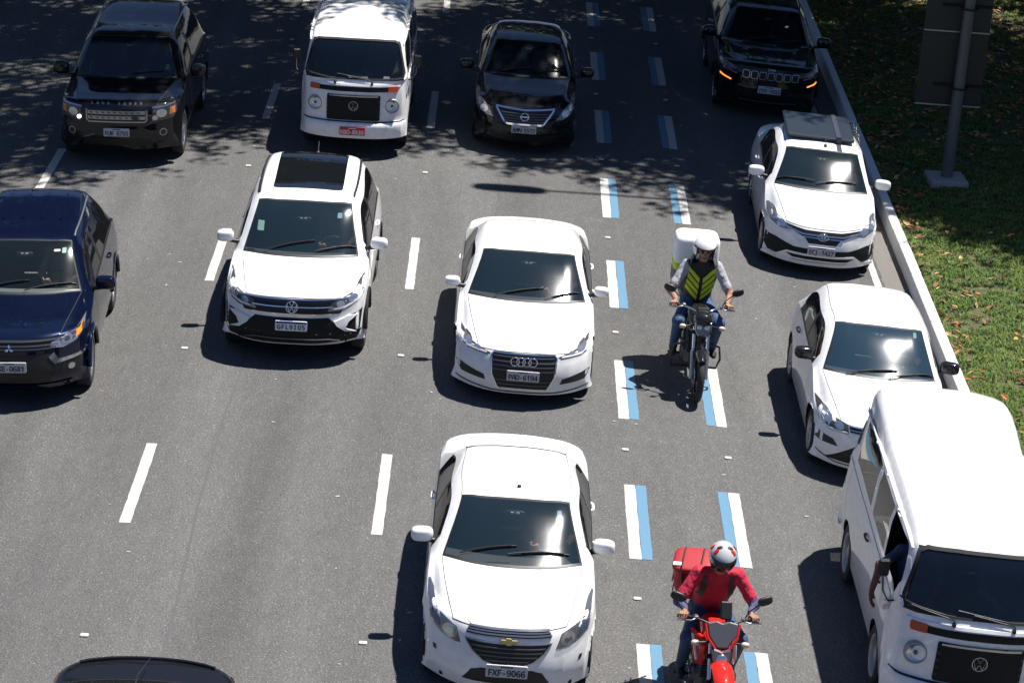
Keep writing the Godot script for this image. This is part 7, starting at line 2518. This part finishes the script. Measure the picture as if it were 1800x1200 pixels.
func more_materials() -> void:
	M.mark_white = worn_paint(Color(0.44, 0.43, 0.40), Color(0.17, 0.165, 0.155), 61)
	M.mark_blue = worn_paint(Color(0.082, 0.195, 0.30), Color(0.11, 0.14, 0.165), 62)
	M.gutter = worn_paint(Color(0.135, 0.125, 0.115), Color(0.07, 0.065, 0.06), 63)
	M.kerb_white = worn_paint(Color(0.74, 0.74, 0.74), Color(0.42, 0.41, 0.39), 64)
	M.stud = mat(Color(0.5, 0.49, 0.45), 0.5)
	M.tar = mat(Color(0.075, 0.075, 0.076), 0.85)

	M.soil = StandardMaterial3D.new()
	M.soil.albedo_texture = ramp_texture(65, 0.03, [[0.0, Color(0.035, 0.025, 0.015)], [0.4, Color(0.06, 0.05, 0.025)], [0.55, Color(0.06, 0.075, 0.022)], [1.0, Color(0.10, 0.105, 0.04)]], 512, 6)
	M.soil.uv1_triplanar = true
	M.soil.uv1_world_triplanar = true
	M.soil.uv1_scale = Vector3.ONE * 0.5
	M.soil.roughness = 0.95
	var vc := func(rough: float) -> StandardMaterial3D:
		var m := StandardMaterial3D.new()
		m.vertex_color_use_as_albedo = true
		m.roughness = rough
		m.cull_mode = BaseMaterial3D.CULL_DISABLED
		return m
	M.grass = vc.call(0.7)
	M.grass.backlight_enabled = true
	M.grass.backlight = Color(0.3, 0.35, 0.1)
	M.dry_leaf = vc.call(0.7)
	M.leaf = vc.call(0.5)
	M.leaf.backlight_enabled = true
	M.leaf.backlight = Color(0.3, 0.4, 0.1)
	M.skin_cloth = vc.call(0.75)
	M.skin_cloth.normal_enabled = true
	M.skin_cloth.normal_texture = grain_normal(72, 0.02, 256, 10.0)
	M.skin_cloth.normal_scale = 0.8
	M.skin_cloth.uv1_triplanar = true
	M.skin_cloth.uv1_scale = Vector3(3, 2, 3)
	M.bark = StandardMaterial3D.new()
	M.bark.albedo_texture = ramp_texture(66, 0.04, [[0.0, Color(0.03, 0.024, 0.018)], [0.5, Color(0.09, 0.075, 0.058)], [1.0, Color(0.16, 0.14, 0.11)]], 256, 5)
	M.bark.uv1_triplanar = true
	M.bark.uv1_scale = Vector3(1.5, 0.4, 1.5)
	M.bark.roughness = 0.95
	M.pole_grey = mat(Color(0.10, 0.105, 0.105), 0.55, 0.2)
	M.stone = worn_paint(Color(0.34, 0.32, 0.31), Color(0.15, 0.14, 0.13), 67)
	M.sign_back = mat(Color(0.011, 0.014, 0.016), 0.5)
	M.bike_black = paint(Color(0.012, 0.012, 0.013), 0.3)
	M.bike_red = paint(Color(0.55, 0.018, 0.012), 0.35)
	M.engine_grey = mat(Color(0.10, 0.10, 0.105), 0.45, 0.5)
	M.indicator_clear = mat(Color(0.55, 0.48, 0.40), 0.2)
	M.visor_grey = mat(Color(0.075, 0.08, 0.09), 0.4)
	M.helmet_white = paint(Color(0.70, 0.70, 0.69), 0.35)
	M.helmet_silver = paint(Color(0.42, 0.43, 0.44), 0.3)
	M.neon = mat(Color(0.48, 0.62, 0.02), 0.6)
	M.vest_grey = mat(Color(0.13, 0.13, 0.135), 0.7)
	M.box_white = mat(Color(0.74, 0.75, 0.74), 0.55)
	M.bag_red = mat(Color(0.33, 0.010, 0.018), 0.65)
	M.bag_dark = mat(Color(0.045, 0.035, 0.03), 0.8)
	M.bag_pink = mat(Color(0.5, 0.12, 0.12), 0.7)

func bike_place(x: float, z: float, yaw: float, k: float) -> Transform3D:
	return Transform3D(Basis(Vector3.BACK, road_tilt(x)) * Basis(Vector3.UP, yaw).scaled(Vector3.ONE * k), Vector3(x, road_y(x) + 0.003, z))

func build_all() -> void:
	rng.seed = 20240
	more_materials()
	build_road()
	build_kerb()
	build_lawn()
	build_trees()
	lamp_post()
	car_white_suv()
	car_white_sedan_rings()
	car_white_sedan_bowtie()
	car_white_hatch()
	car_white_sedan_ovals()
	car_blue_suv()
	car_black_suv_bars()
	car_black_sedan_ring()
	car_black_suv_slots()
	car_black_from_behind()
	var v1 := van("white van at the lower right with an arm hanging from its side window", 5.09, -22.42, "", M.white, "front_windowL")
	seated(v1[0], "person in the nearer white van with one arm hanging out of the window", Vector3(-0.50, 0.90, 1.02), Color(0.08, 0.10, 0.16), Color(0.12, 0.05, 0.03), Vector3.ZERO, false, Color(0.03, 0.04, 0.07), Color(0.012, 0.009, 0.008), true)
	van("white van with a red plate in the tree shade", -2.0, -39.98, "HIO-8530", M.white)
	var x1 := bike_place(2.915, -31.43, 0.04, 1.055)
	var b1 := bike("motorcycle", "black motorcycle with crash bars ridden in the blue edged lane beside the white sedan", false)
	b1.transform = x1
	rider("person in a white helmet and lime chevron vest riding the black motorcycle", false, x1)
	delivery_box(x1)
	var x2 := bike_place(2.55, -22.66, 0.07, 1.02)
	var b2 := bike("motorcycle", "red motorcycle with a raised red front fender at the lower edge", true)
	b2.transform = x2
	rider("person in a red shirt and silver helmet riding the red motorcycle", true, x2)
	cooler_bag(x2)
